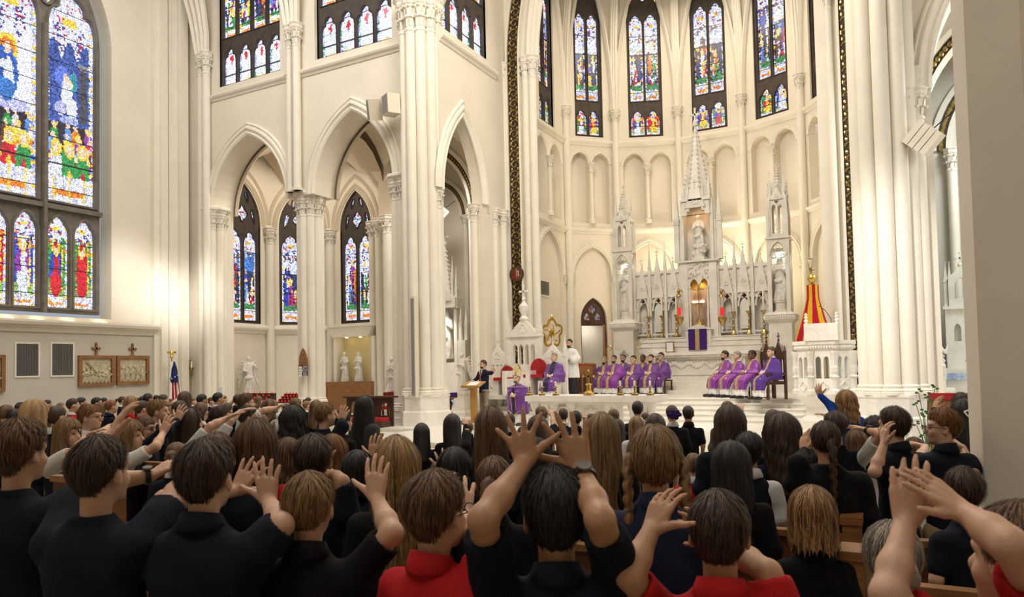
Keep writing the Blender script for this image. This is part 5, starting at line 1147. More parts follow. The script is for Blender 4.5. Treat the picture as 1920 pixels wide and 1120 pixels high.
def inst(parts, first, name, label, cat, loc, group=None, rz=0, sc=1.):
    r = bpy.data.objects.new(name, None); COL.objects.link(r); r.location = loc; r.rotation_euler = (0, 0, rz); r.scale = (sc,)*3; tag(r, label, cat, group); L = []
    for nm, me in parts: o = bpy.data.objects.new(nm, me); COL.objects.link(o); o.parent = r; L.append(o)
    return r
def bake(parts):
    out = []
    for nm, b, mn in parts:
        me = bpy.data.meshes.new(nm); me.from_pydata([tuple(v) for v in b.v], [], b.f); me.polygons.foreach_set('use_smooth', [True]*len(me.polygons))
        try: me.set_sharp_from_angle(angle=.7)
        except Exception: pass
        me.materials.append(M[mn] if isinstance(mn, str) else mn); out.append((nm, me))
    return out
zc1 = ZY(1243, 592, YR-.3)-zg; cs = bake(candlestick(zc1, ZY(1243, 557, YR-.3)-ZY(1243, 594, YR-.3)))
names = ('leftmost', 'second from left', 'third from left, beside the hanging lamp', 'first right of the tabernacle', 'second right of the tabernacle', 'rightmost, beside the right turret')
for px, nm in zip((1217, 1242, 1269, 1376, 1405, 1433), names): inst(cs, 0, 'candlestick', 'tall brass altar candlestick with white candle, '+nm, 'candlestick', (XY(px, YR-.3, 620), YR-.32, zg), 'brass candlesticks on the high altar')
cx = thing('crucifix', 'gold standing crucifix in the lit niche above the tabernacle', 'crucifix', (xc, YR-.3, zt0), world=False)
b = MB(); b.lathe((0, 0, 0), [(.13, 0), (.13, .04), (.05, .14), (.03, .2), (.045, .24), (.02, .3)], 8); b.build('foot', M['gold'], cx); zx = zt1-zt0+.02
b = MB(); b.box((-.02, -.02, .25), (.02, .02, zx)); b.box((-.17, -.02, zx-.2), (.17, .02, zx-.16)); b.build('cross', M['gold'], cx); b = MB(); b.tube([(0, -.03, zx-.17), (0, -.045, zx-.32), (.01, -.03, zx-.5)], [.025, .03, .014], 6); b.tube([(-.15, -.03, zx-.15), (0, -.03, zx-.21), (.15, -.03, zx-.15)], .012, 5); b.ell((0, -.04, zx-.14), .028, 6, 5); b.build('corpus', M['brass'], cx)
for px, nm in ((1273, 'left'), (1353, 'right')):
    yl = YR-.75; x = XY(px, yl, 560); z1, z2 = ZY(px, 553, yl), ZY(px, 600, yl); t = thing('sanctuary_lamp', 'brass hanging sanctuary lamp with a red glass on the %s of the tabernacle' % nm, 'lamp', (x, yl, z2), world=False); hl = z1-z2
    lathe_obj('bowl', [(.01, -.22), (.05, -.16), (.14, -.02), (.15, .08), (.13, .10), (.04, .12)], 'brass', t); lathe_obj('red_glass', [(.045, .14), (.055, .16), (.055, .40), (.05, .41)], 'glassred', t)
    for a in (0, 2.1, 4.2): b = MB(); b.tube([(.13*math.cos(a), .13*math.sin(a), .1), (.04*math.cos(a), .04*math.sin(a), hl-.05)], .007, 4); b.build('chain', M['brass'], t)
    lathe_obj('canopy', [(.1, hl-.06), (.08, hl), (.03, hl+.05), (.07, hl+.1), (.02, hl+.2)], 'brass', t); b = MB(); b.tube([(0, 0, hl+.12), (0, .3, hl+.2), (0, .5, hl+.12)], .02, 6); b.build('bracket', M['brass'], t)
t = thing('framed_card', 'small gold framed altar card standing on the left of the altar table', 'frame', (XY(1256, YR-.8, 655), YR-.8, zm), world=False)
b = MB(); b.box((-.15, 0, 0), (.15, .03, .38)); b.build('frame', M['gold'], t); b = MB(); b.box((-.11, -.01, .04), (.11, 0, .34)); b.build('card', M['paper'], t)
# ================================================================== FREESTANDING ALTAR
Ya0 = 14.7; xa0, xa1 = XY(984, Ya0, 745), XY(1226, Ya0, 745); zta = ZY(1105, 743, Ya0); fa = thing('altar_table', 'long white marble altar table with colonnettes standing in front of the steps', 'altar', ((xa0+xa1)/2, Ya0+.5, F1))
b = MB(); b.box((xa0, Ya0, zta-.12), (xa1, Ya0+1.05, zta)); b.box((xa0+.05, Ya0+.04, zta-.17), (xa1-.05, Ya0+1.0, zta-.12)); b.build('slab', M['marble'], fa)
b = MB(); b.box((xa0+.1, Ya0+.05, F1), (xa1-.1, Ya0+1.0, F1+.12)); b.build('base', M['marble'], fa)
xm = (xa0+xa1)/2; b = MB(); b.box((xm-.55, Ya0+.2, F1+.12), (xm+.55, Ya0+.8, zta-.17)); b.build('centre_panel', M['marble'], fa)
b = MB(); b.sweep(foil(xm, (F1+zta)/2, .22, 8, 1), [(0, -Ya0-.2), (0, -Ya0-.17), (.03, -Ya0-.17), (.03, -Ya0-.2)], closed=True); b.build('carved_ring', MO, fa)
for px in (1003, 1022, 1038, 1070, 1140, 1155, 1185, 1208, 1221):
    x = XY(px, Ya0+.15, 750); b = MB(); b.lathe((x, Ya0+.17, F1+.12), [(.10, 0), (.10, .06), (.065, .1), (.06, zta-F1-.52), (.075, zta-F1-.5), (.07, zta-F1-.47), (.12, zta-F1-.32), (.125, zta-F1-.29)], 10); b.build('colonnette', MO, fa, smooth=True)
cs2 = bake(candlestick(.2, .14, .075)); 
zc2 = ZY(1016, 716, Ya0+.3)-zta; cs2 = bake(candlestick(zc2*.62, zc2*.36, .085))
for px, nm in ((993, 'at the left end'), (1016, 'second from the left'), (1042, 'third from the left'), (1163, 'third from the right'), (1190, 'second from the right'), (1219, 'at the right end')):
    inst(cs2, 0, 'candlestick', 'short gold candlestick on the altar table, '+nm, 'candlestick', (XY(px, Ya0+.3, 735), Ya0+.3, zta), 'gold candlesticks on the altar table')
t = thing('altar_cross', 'ornate gold cross standing in the middle of the altar table', 'cross', (XY(1104, Ya0+.3, 735), Ya0+.3, zta), world=False); hz = ZY(1104, 695, Ya0+.3)-zta
lathe_obj('foot', [(.13, 0), (.12, .06), (.06, .1), (.05, hz*.4), (.08, hz*.45), (.03, hz*.5)], 'gold', t, seg=8); b = MB(); b.box((-.02, -.015, hz*.48), (.02, .015, hz)); b.box((-.11, -.015, hz*.74), (.11, .015, hz*.8)); [b.ell(p, .028, 6, 4) for p in ((-.12, 0, hz*.77), (.12, 0, hz*.77), (0, 0, hz))]; b.build('cross', M['gold'], t)
# ================================================================== LECTERN
p = P(889, 800, Z=F1); LX, LY = XY(889, 18.3, 760), 18.3; zl = ZY(889, 722, LY)
t = thing('lectern', 'light oak lectern with a slanted book desk in front of the man', 'lectern', (LX, LY, F1), world=False); hh = zl-F1
b = MB(); b.box((-.085, -.06, .04), (.085, .06, hh)); b.build('post', M['lectern'], t); b = MB(); b.box((-.25, -.2, 0), (.25, .2, .05)); b.build('base', M['lectern'], t)
b = MB(); b.M = Matrix.Translation((0, 0, hh)) @ Matrix.Rotation(.35, 4, 'X'); b.box((-.3, -.22, 0), (.3, .2, .035)); b.box((-.3, -.24, 0), (.3, -.21, .07)); b.build('desk', M['lectern'], t)
b = MB(); b.M = Matrix.Translation((0, 0, hh)) @ Matrix.Rotation(.35, 4, 'X'); b.box((-.16, -.15, .036), (.16, .15, .045)); o = b.build('open_pages', M['paper']); o.location = t.location; tag(o, 'white sheets of paper lying on the lectern desk', 'papers')
# ================================================================== PULPIT
px0, px1 = 1483, 1611; YP = 18.6; xp = XY(1547, YP, 700); rp = (XY(1608, YP, 700)-XY(1486, YP, 700))/2*.93; z0p = ZY(1547, 745, YP-.7); z1p = ZY(1547, 640, YP-.7)
pu = thing('pulpit', 'octagonal carved white marble pulpit beside the right pier', 'pulpit', (xp, YP, F1))
b = MB(); b.lathe((xp, YP, F1), [(rp*.95, 0), (rp*.95, .2), (rp*.7, .3), (rp*.7, z0p-F1-.25), (rp*1.05, z0p-F1), (rp*1.08, z0p-F1+.06)], 8, ph=PI/8); b.build('base', M['stone'], pu)
b = MB(); b.lathe((xp, YP, z1p-.22), [(rp*.98, 0), (rp*1.0, .05), (rp*1.03, .12), (rp*1.1, .16), (rp*1.1, .24), (0.3, .24)], 8, ph=PI/8); b.build('rim', M['marble'], pu)
b = MB()
for k in range(8):
    for j in range(9):
        a = PI/8+k*PI/4; a2 = a+PI/4; t_ = (j+.5)/9; b.ell((xp+rp*1.03*(math.cos(a)*(1-t_)+math.cos(a2)*t_), YP+rp*1.03*(math.sin(a)*(1-t_)+math.sin(a2)*t_), z1p-.13), (.04, .04, .05), 5, 4)
b.build('carved_frieze', MO, pu, kind='stuff')
for k in range(8):
    a = PI/4*k+PI/4; a = k*PI/4; ap = rp*math.cos(PI/8); L = 2*rp*math.sin(PI/8); f = frame(xp+ap*math.cos(a), YP+ap*math.sin(a), math.degrees(a)+90); b = MB().at(f); zz = z1p-.22
    b.plate([(-L/2, z0p+.06), (-L/2, zz), (L/2, zz), (L/2, z0p+.06)], [arch_hole(s*L*.17, L*.24, z0p+.42, zz-.22, .1, 6) for s in (-1, 1)], 0, .09)
    b.sweep(foil(0, z0p+.24, .12, 4, 1), [(0, 0), (0, .025), (.02, .025), (.02, 0)], closed=True); b.build('panel', M['marble'], pu)
    c = (xp+rp*math.cos(a+PI/8), YP+rp*math.sin(a+PI/8)); b = MB(); b.lathe((*c, z0p+.06), [(.10, 0), (.10, .08), (.06, .12), (.055, .34), (.1, .4), (.06, .43), (.07, zz-z0p-.3), (.10, zz-z0p-.1), (.10, zz-z0p-.06)], 8); b.ell((c[0], c[1], z0p+.62), (.085, .085, .17), 7, 5); b.ell((c[0], c[1], z0p+.86), (.045,)*3, 6, 5); b.build('corner_figure', MO, pu)
b = MB(); b.frus((xp, YP-.3, z1p), .02, .02, .02); zq = ZY(1540, 607, YP-.5); xa, xb_ = XY(1509, YP-.5, 620), XY(1572, YP-.5, 620)
t = thing('book_rest', 'white marble book rest with two knobbed finials on top of the pulpit', 'lectern', ((xa+xb_)/2, YP-.5, z1p+.02)); zt_ = zq
b = MB(); b.box((xa, YP-.7, z1p+.02), (xb_, YP-.3, zt_)); b.build('block', M['marble'], t)
for x in (xa+.03, xb_-.03): b = MB(); b.lathe((x, YP-.5, zt_), [(.045, 0), (.02, .03), (.05, .07), (.02, .11), (.045, .15), (.02, .18), (.035, .22), (.005, .26)], 8); b.build('finial', M['marble'], t, smooth=True)
t = thing('microphone', 'thin black gooseneck microphone above the pulpit book rest', 'microphone', (xb_-.15, YP-.45, zt_), world=False); b = MB(); b.tube([(0, 0, 0), (0, 0, .1), (-.1, 0, .28), (-.2, -.03, .38)], .008, 5); b.build('stem', M['black'], t); b = MB(); b.ell((-.22, -.04, .4), (.025, .015, .015), 6, 4); b.build('head', M['black'], t)
# striped conical canopy (half open umbrella) behind the pulpit
YU = 20.35; xu = XY(1524, YU, 560); zu0, zu1 = ZY(1524, 636, YU), ZY(1524, 555, YU); zu2 = ZY(1524, 535, YU); um = thing('processional_umbrella', 'half open umbrella of red and yellow stripes behind the pulpit', 'umbrella', (xu, YU, F2))
rU = (XY(1556, YU, 636)-XY(1492, YU, 636))/2*1.15; M['ured'] = cloth('umbrella_red', (.45, .01, .03)); M['uyel'] = cloth('umbrella_yellow', (.75, .42, .02))
for k in range(12):
    a0, a1 = 2*PI*k/12, 2*PI*(k+1)/12; b = MB(); pr = [(rU*1.03, zu0-.25), (rU*.98, zu0), (rU*.62, zu0+(zu1-zu0)*.45), (.16, zu1-.1), (.15, zu1), (.15, zu2)]; vs = []
    for r_, z in pr:
        for a in (a0, (a0+a1)/2, a1): k_ = 1 if a != (a0+a1)/2 else .94; vs.append((xu+r_*k_*math.cos(a), YU+r_*k_*math.sin(a), z))
    b.add(vs, [(j*3+i, j*3+i+1, j*3+i+4, j*3+i+3) for j in range(len(pr)-1) for i in (0, 1)]); b.build('gore', M['ured' if k % 2 else 'uyel'], um, smooth=True)
b = MB(); b.tube([(xu, YU, F2), (xu, YU, zu2+.1)], .025, 8); b.build('pole', M['gold'], um); b = MB(); b.lathe((xu, YU, zu2), [(.15, 0), (.10, .03), (.03, .06), (.03, .09)], 10); b.ell((xu, YU, zu2+.18), .12, 12, 8); b.box((xu-.012, YU-.01, zu2+.28), (xu+.012, YU+.01, zu2+.5)); b.box((xu-.07, YU-.01, zu2+.38), (xu+.07, YU+.01, zu2+.41)); b.build('gilt_ball', M['gold'], um, smooth=True)
# ================================================================== CATHEDRA
YT = 19.9; T_ = lambda px, py, d=0: P(px, py, Y=YT+d); xq = XY(982, YT, 640); ct = thing('cathedra', 'white marble bishop throne with a crocketed canopy back beside the gilt band', 'throne', (xq, YT, F2))
zk = lambda py, d=0: ZY(982, py, YT+d); 
b = MB(); b.box((xq-1.3, YT-.55, F2), (xq+1.45, YT+.3, F2+.12)); b.build('step', M['stone'], ct)
b = MB(); w = .5; h1 = zk(632); b.plate([(xq-w, F2+.12), (xq-w, h1), (xq+w, h1), (xq+w, F2+.12)], [arch_hole(xq-.3, .16, F2+1.05, F2+1.55, .12, 6), arch_hole(xq-.1, .14, F2+1.05, F2+1.55, .12, 6), arch_hole(xq+.1, .14, F2+1.05, F2+1.55, .12, 6), arch_hole(xq+.3, .16, F2+1.05, F2+1.55, .12, 6)], YT, YT+.15)
b.box((xq-w-.06, YT-.06, h1), (xq+w+.06, YT+.2, h1+.1)); b.build('throne_back', M['marble'], ct)
b = MB(); gable(b, xq, h1+.1, .95, .5, YT+.08, .12); b.build('gable', M['marble'], ct)
b = MB(); b.lathe((xq, YT+.05, h1+.45), [(.1, 0), (.16, .1), (.08, .2), (.14, .35), (.16, .5), (.06, .62), (.03, .7)], 8); finial(b, xq, YT+.05, h1+1.08, .45); b.build('finial', M['marble'], ct)
for s in (-1, 1):
    b = MB(); pinnacle(b, xq+s*(w+.04), YT+.05, F2+.12, .14, h1-F2, .55, 5); b.build('pinnacle', M['marble'], ct)
    xs = xq+s*.95; zt2 = zk(655); b = MB(); b.plate([(xs-.36, F2+.12), (xs-.36, zt2-.3), (xs+.36, zt2-.3), (xs+.36, F2+.12)], [arch_hole(xs-.28+.14*i, .085, F2+1.05, zt2-.55, .06, 4) for i in range(5)], YT+.02, YT+.12); gable(b, xs, zt2-.3, .74, .42, YT+.12, .1); b.build('side_screen', M['marble'], ct)
    b = MB(); pinnacle(b, xs+s*.4, YT+.07, F2+.12, .11, zt2-F2-.3, .5, 5); b.build('pinnacle', M['marble'], ct)
    b = MB(); b.box((xs-.28, YT-.45, F2+.12), (xs+.28, YT, F2+.55)); b.sweep(foil(xs, F2+.33, .1, 4, 1), [(0, -YT+.45), (0, -YT+.47), (.02, -YT+.47), (.02, -YT+.45)], closed=True); b.build('side_seat', M['marble'], ct)
b = MB(); b.box((xq-.36, YT-.55, F2+.12), (xq+.36, YT, F2+.62)); b.build('seat_block', M['marble'], ct)
for s in (-1, 1): b = MB(); b.box((xq+s*.4-.06, YT-.6, F2+.12), (xq+s*.4+.06, YT, F2+.86)); b.build('arm', M['marble'], ct)
b = MB(); b.box((xq-.12, YT+.155, F2+1.0), (xq-.04, YT+.16, F2+1.6)); b.build('gilt_panel', M['gold'], ct)
def redback(px, w, h, z, nm):
    x = XY(px, YT-.35, 700); o = MB(); o.prism(arch_hole(x, w, z, z+h*.35, h*.65, 8), YT-.12, YT-.02); o.box((x-w*.62, YT-.5, z-.1), (x+w*.62, YT-.02, z)); r = o.build('cushion', M['red']); tag(r, nm, 'cushion')
redback(1003, .52, .48, F2+.74, 'pointed red velvet back and seat cushion on the bishop throne'); redback(943, .42, .36, F2+.66, 'smaller red velvet cushion on the left side seat of the throne')
# gilt processional fan (tall staff with pierced gold head)
xo = XY(1036, 20.3, 650); t = thing('processional_staff', 'tall gold staff with a pierced lobed gold head beside the throne', 'staff', (xo, 20.3, F2), world=False); zs_ = ZY(1036, 625, 20.3)-F2
b = MB(); b.tube([(0, 0, 0), (0, 0, zs_)], .025, 8); b.build('staff', M['brass'], t); b = MB(); b.at(Matrix.Translation((0, 0, 0))); b.sweep(foil(0, zs_, .36, 5, 1.25), [(0, -.02), (-.03, .03), (.03, .03), (.05, -.02)], closed=True)
for i in range(5): b.tube([(.28*math.sin(2*PI*i/5+k*.1)*(1-k*.12), 0, zs_+.3*math.cos(2*PI*i/5+k*.1)*(1-k*.12)) for k in range(8)], .022, 5)
b.ell((0, 0, zs_), (.12, .04, .15), 8, 6); b.ell((0, 0, zs_+.5), (.05, .05, .08), 8, 6); b.build('gilt_head', M['gold'], t)
# coat of arms roundel on the band, grille, crosier
xr_ = XY(968, YC-.2, 514); zz = ZY(968, 514, YC-.2); t = thing('roundel', 'round brown wooden plaque with painted arms hung on the gilt band', 'plaque', (xr_, YC-.14, zz), world=False)
b = MB(); b.M = Matrix.Rotation(PI/2, 4, 'X'); b.lathe((0, 0, 0), [(.25, 0), (.25, .03), (.22, .05)], 28); b.build('disc', M['wood'], t); b = MB(); b.M = Matrix.Rotation(PI/2, 4, 'X'); b.lathe((0, 0, .03), [(.25, 0), (.25, .03), (.225, .03), (.225, 0)], 28); b.build('rim', M['wood_dark'], t)
for nm, mn, bx in (('shield_left', 'ured', (-.08, -.07, 0, .10)), ('shield_right', 'white', (0, -.07, .08, .10)), ('scroll', 'ured', (-.11, -.14, .11, -.115)), ('staff', 'gold', (-.01, -.14, .01, .19)), ('cross_bar', 'gold', (-.045, .13, .045, .15)), ('shield_stripe', 'veil', (.03, -.06, .06, .08))): b = MB(); b.box((bx[0], -.06, bx[1]), (bx[2], -.052 if nm != 'staff' else -.05, bx[3])); b.build(nm, M[mn], t)
def grille(name, f, u0, u1, v0, v1, label, n, vert=False, y=0., fr=.05, frm='trim', sm='grille'):
    c = f @ Vector(((u0+u1)/2, y, v0)); t = thing(name, label, 'grille', tuple(c)); b = MB().at(f)
    b.plate([(u0-fr, v0-fr), (u0-fr, v1+fr), (u1+fr, v1+fr), (u1+fr, v0-fr)], [[(u0, v0), (u0, v1), (u1, v1), (u1, v0)]], y-.03, y); b.build('frame', M[frm], t)
    b = MB().at(f); b.box((u0, y-.012, v0), (u1, y-.004, v1)); b.build('back', M['grille'], t)
    for i in range(n):
        b = MB().at(f)
        if vert: u = u0+(u1-u0)*(i+.5)/n; b.box((u-.012, y-.03, v0), (u+.004, y-.012, v1))
        else: v = v0+(v1-v0)*(i+.5)/n; b.box((u0, y-.03, v-.012), (u1, y-.012, v+.004))
        b.build('slat', M[sm], t)
    return t
f1 = frame(-11.0, 0, 90); grille('wall_grille', f1, YX(1008, -11, 540), YX(1035, -11, 540), ZX(1021, 552, -11), ZX(1021, 526, -11), 'small grey louvred grille high on the choir wall beside the band', 9, y=.14)
grille('wall_vent', fE, YX(30, XE, 670), YX(71, XE, 670), ZX(50, 705, XE), ZX(50, 645, XE), 'grey vent grille in white frame, left of the pair under the great window', 16, True)
grille('wall_vent', fE, YX(97, XE, 670), YX(136, XE, 670), ZX(116, 704, XE), ZX(116, 645, XE), 'grey vent grille in white frame, right of the pair beside the carved picture', 14, True)
t = thing('crosier', 'thin gold crosier leaning by the apse doorway behind the priests', 'crosier', (XY(1139, 24.6, 700), 24.6, F2), world=False); zc_ = ZY(1139, 645, 24.6)-F2
b = MB(); b.tube([(0, 0, 0), (0, 0, zc_-.15)]+[(.0+.09-.09*math.cos(a), 0, zc_-.15+.09*math.sin(a)) for a in [i*.5 for i in range(1, 10)]], .018, 6); b.build('staff', M['gold'], t)
# doors in the apse
for i, lab in ((1, 'left'), (5, 'right')):
    (x0, y0), (x1, y1) = C[i], C[i+1]; L = math.hypot(x1-x0, y1-y0); f = frame(x0, y0, math.degrees(math.atan2(y1-y0, x1-x0))); dw = 1.08; cx = L/2+.05; dz = ZY(1100, 600, 25.9)
    d = struct('door_%d' % i); b = MB().at(f); A = arch_hole(cx, dw, F2, dz, dw*.8, 8); ztr = dz-.15
    hs = [foil(cx, dz+.42, .15, 4, 1.1), foil(cx-.22, dz+.12, .14, 3, 1.1), foil(cx+.22, dz+.12, .14, 3, 1.1)]
    b.plate([(cx-dw/2, ztr)]+arch_curve(cx, dw, dz, dw*.8, 8)+[(cx+dw/2, ztr)], hs, .28, .36); b.box((cx-dw/2, .24, ztr-.06), (cx+dw/2, .4, ztr+.04)); b.box((cx-dw/2, .26, F2), (cx-dw/2+.07, .38, ztr)); b.box((cx+dw/2-.07, .26, F2), (cx+dw/2, .38, ztr)); b.build('door_frame', M['wood_dark'], d)
    for j, h in enumerate(hs): pane(h, f, .34, d, 'ornament', 900+i*10+j, gain=.25, bars=0)
    b = MB().at(f)
    if i == 1:
        b.M = f @ Matrix.Translation((cx+dw/2-.08, .34, 0)) @ Matrix.Rotation(math.radians(70), 4, 'Z'); b.box((-.9, -.03, F2+.01), (0, .03, ztr-.06)); b.build('door_leaf', M['wood_mid'], d); b2 = MB(); b2.M = b.M; b2.box((-.82, -.07, F2+1.0), (-.70, -.03, F2+1.04)); b2.build('handle', M['black'], d)
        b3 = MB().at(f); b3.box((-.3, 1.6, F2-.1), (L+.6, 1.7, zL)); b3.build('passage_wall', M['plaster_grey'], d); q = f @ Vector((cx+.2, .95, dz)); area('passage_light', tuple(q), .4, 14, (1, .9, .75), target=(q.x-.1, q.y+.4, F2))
    else: b.box((cx-dw/2+.07, .3, F2), (cx+dw/2-.07, .36, ztr)); b.build('door_leaf', M['wood_dark'], d)

# ================================================================== NEAR PILLAR
xn = P(1835, 960, D=4.6); pc = (xn.x+.42, xn.y+.25); zb3 = P(1800, 985, D=4.5).z; r = struct('trim_16')
b = MB(); b.lathe((*pc, 0), [(.44, 0), (.44, ROOF)], 8, ph=PI/8+math.radians(8)); b.build('shaft', M['trim'], r)
b = MB(); b.lathe((*pc, 0), [(.56, 0), (.56, zb3-.2)], 8, ph=PI/8+math.radians(8)); b.build('plinth', M['trim'], r)
b = MB(); b.lathe((*pc, zb3-.2), [(.54, 0), (.575, .03), (.59, .08), (.575, .13), (.53, .15), (.50, .17), (.51, .2), (.46, .24), (.44, .26)], 32); b.build('base', M['trim'], r, smooth=True)
# ================================================================== NORTH SIDE FITTINGS
def station(u0, u1, v0, v1, lab, n):
    c = fE @ Vector(((u0+u1)/2, 0, v0)); t = thing('carved_picture', lab, 'picture', tuple(c)); w = u1-u0; h = v1-v0; fr = .1
    b = MB().at(fE); b.plate([(u0, v0), (u0, v1), (u1, v1), (u1, v0)], [[(u0+fr, v0+fr), (u0+fr, v1-fr), (u1-fr, v1-fr), (u1-fr, v0+fr)]], -.1, 0); b.build('frame', M['wood_mid'], t)
    b = MB().at(fE); b.box((u0+fr, -.03, v0+fr), (u1-fr, -.005, v1-fr)); b.build('ground', M['cream'], t); rg = random.Random(n)
    for i in range(n):
        u = u0+.2+(w-.4)*i/(n-1); hh = (h-.35)*rg.uniform(.65, .95); b = MB().at(fE); z = v0+fr; l = rg.uniform(-.06, .06)
        b.ell((u, -.05, z+hh*.45), (.085, .04, hh*.42), 8, 6); b.ell((u+l, -.06, z+hh*.9), (.05, .04, .065), 7, 5); b.tube([(u, -.07, z+hh*.72), (u+.08, -.09, z+hh*.5), (u+l*3, -.09, z+hh*.6)], .025, 5); b.tube([(u-.03, -.05, z+hh*.3), (u-.07, -.05, z)], .03, 5); b.build('relief_figure', M['cream'], t, smooth=True)
    if n > 5: b = MB().at(fE); b.tube([(u0+.25, -.09, v1-.2), (u0+w*.55, -.08, v0+.35)], .03, 4); b.build('relief_cross', M['cream'], t)
    b = MB().at(fE); c = (u0+u1)/2; b.box((c-.03, -.06, v1), (c+.03, -.01, v1+.36)); b.box((c-.1, -.06, v1+.19), (c+.1, -.01, v1+.25)); b.lathe((c, -.035, v1), [(.08, 0), (.05, .05)], 6); [b.ell(p, .04, 6, 4) for p in ((c-.11, -.035, v1+.22), (c+.11, -.035, v1+.22), (c, -.035, v1+.37))]; b.build('cross', M['wood_mid'], t)
Zs = lambda py: ZX(200, py, XE)
station(YX(145, XE, 700), YX(212, XE, 700), Zs(724), Zs(667), 'carved cream relief in wooden frame with a slanting cross, left of the visible pair', 7)
station(YX(216.5, XE, 700), YX(277, XE, 700), Zs(723), Zs(667), 'carved cream relief in wooden frame hanging nearest the corner pilasters', 5)
station(YX(7, XE, 700)-1.3, YX(7, XE, 700), Zs(728), Zs(667), 'wooden framed carved relief cut off by the left edge of the view', 6)
for i, px in enumerate((15, 72, 130, 190)):
    yl = YX(px, XE-.0, 598); b = MB(); b.cb((XE+.06, yl, zled+.02), (.10, .2, .04)); o = b.build('ledge_lamp', M['bulb']); tag(o, 'small glowing uplight on the ledge under the great window, '+('at the left edge', 'above the first wall vent', 'above the second wall vent', 'rightmost, above the left frame')[i], 'lamp', 'uplights on the window ledge')
xf, yf = XE+.75, YX(322, XE+.75, 700); t = thing('flag', 'striped flag with gold eagle finial hanging furled on its pole beside the corner', 'flag', (xf, yf, 0), world=False); z1 = ZX(325, 672, xf)
M['flagred'] = cloth('flag_red', (.42, .02, .03)); M['flagblue'] = cloth('flag_blue', (.02, .03, .12))
b = MB(); b.tube([(0, 0, 0), (0, 0, z1)], .018, 6); b.build('pole', M['brass'], t); b = MB(); b.ell((0, 0, z1+.04), (.05, .05, .06), 6, 5); b.ell((0, 0, z1+.16), (.04, .05, .09), 6, 5)
for s in (-1, 1): b.ell((0, s*.1, z1+.2), (.02, .09, .05), 6, 4)
b.build('eagle_finial', M['gold'], t); b = MB(); b.lathe((0, 0, 0), [(.16, 0), (.15, .05), (.04, .1)], 12); b.build('base', M['brass'], t)
for i in range(7):
    a = -.12+.055*i; b = MB(); top = (.02, a*.3, z1-.08); b.add([(.02, a*.25, z1-.1), (.05, a*.25+.05, z1-.12), (.05+.03*math.sin(i*2), a*1.3+.12, z1-1.35-.05*math.cos(i)), (.0, a*1.3+.06, z1-1.38), (.02, a*.8, z1-.6), (.06, a*.8+.06, z1-.6)], [(0, 1, 5, 4), (4, 5, 2, 3)]); b.build('stripe', M['flagred' if i % 2 else 'white'], t)
b = MB(); b.lathe((.03, .06, z1-.8), [(.13, 0), (.14, .1), (.10, .45), (.03, .68)], 8); b.build('canton', M['flagblue'], t)
for i in range(9): b = MB(); b.ell((.03+.15*math.cos(i*.7-1.2), .06+.13*math.sin(i*.7-1.2), z1-.68+.06*i), (.02, .02, .025), 5, 4); b.build('star', M['white'], t)
p = P(357, 690, Y=YA-.1); t = thing('cross_sconce', 'small gold cross with one candle mounted on the corner pilaster', 'cross', tuple(p), world=False); b = MB(); b.box((-.02, -.02, -.28), (.02, .02, .28)); b.box((-.17, -.02, -.02), (.17, .02, .02)); b.build('cross', M['gold'], t)
b = MB(); b.box((-.02, .0, -.03), (.02, .15, .0)); b.build('mount', M['gold'], t)
b = MB(); b.tube([(.02, 0, -.1), (.12, -.05, -.12), (.12, -.05, .0)], .015, 5); b.build('bracket', M['gold'], t); b = MB(); b.lathe((.12, -.05, 0), [(.03, 0), (.03, .22)], 8); b.build('candle', M['wax'], t)
p = P(412, 738, Y=YA-.35); b = MB(); b.box((p.x-.14, p.y, p.z-.2), (p.x+.14, p.y+.02, p.z+.2)); b.box((p.x-.12, p.y-.01, p.z-.17), (p.x+.12, p.y, p.z+.17)); b.box((p.x-.01, p.y, 0), (p.x+.01, p.y+.02, p.z-.2)); o = b.build('notice_board', M['paper']); tag(o, 'white printed notice on a stand against the left arcade pier', 'sign')
# angel holding a shell, votive racks
ax, ay = XY(467, 18.9, 700), 18.9; za0, za1 = ZY(467, 742, ay), ZY(467, 668, ay); av = statue(1.5, 1.1, 'one', False, .02, 8)
plinth(ax, ay, F1, .33, za0-F1); tag(bpy.data.objects[-1] if False else COL.objects[-1], 'short round marble pedestal under the winged angel in the north chapel', 'pedestal')
put_statue('angel_statue', 'white marble angel with large wing standing in the north chapel archway', *av, (ax, ay, za0), .9, (za1-za0)/1.5)
M['votive'] = mat('votive_glass', (.55, .01, .01), .2, emit=(1, .03, .02), estr=.5)
def rack(px, py0, px1, lab, Y):
    x0, x1 = XY(px, Y, 740), XY(px1, Y, 740); z = ZY(px, py0, Y); t = thing('votive_stand', lab, 'candle stand', ((x0+x1)/2, Y, F1)); b = MB()
    for i in range(4): b.box((x0, Y+.13*i, z-.35), (x1, Y+.13*i+.12, z-.30+.09*i))
    b.build('tier', M['red'] if False else M['wood_dark'], t); 
    for x in (x0, x1-.04): b = MB(); b.box((x, Y+.02, F1), (x+.04, Y+.06, z-.35)); b.build('leg', M['brass'], t)
    n = 5
    for i in range(4):
        for j in range(n): x = x0+(x1-x0)*(j+.5)/n; b = MB(); b.lathe((x, Y+.13*i+.06, z-.30+.09*i), [(.02, 0), (.024, .05)], 6); b.build('votive_glass', M['votive'], t)
rack(442, 737, 497, 'brass stand of small red votive candles in front of the angel', 18.1); rack(517, 738, 548, 'stand of bright red votive candles left of the middle pier', 19.2)
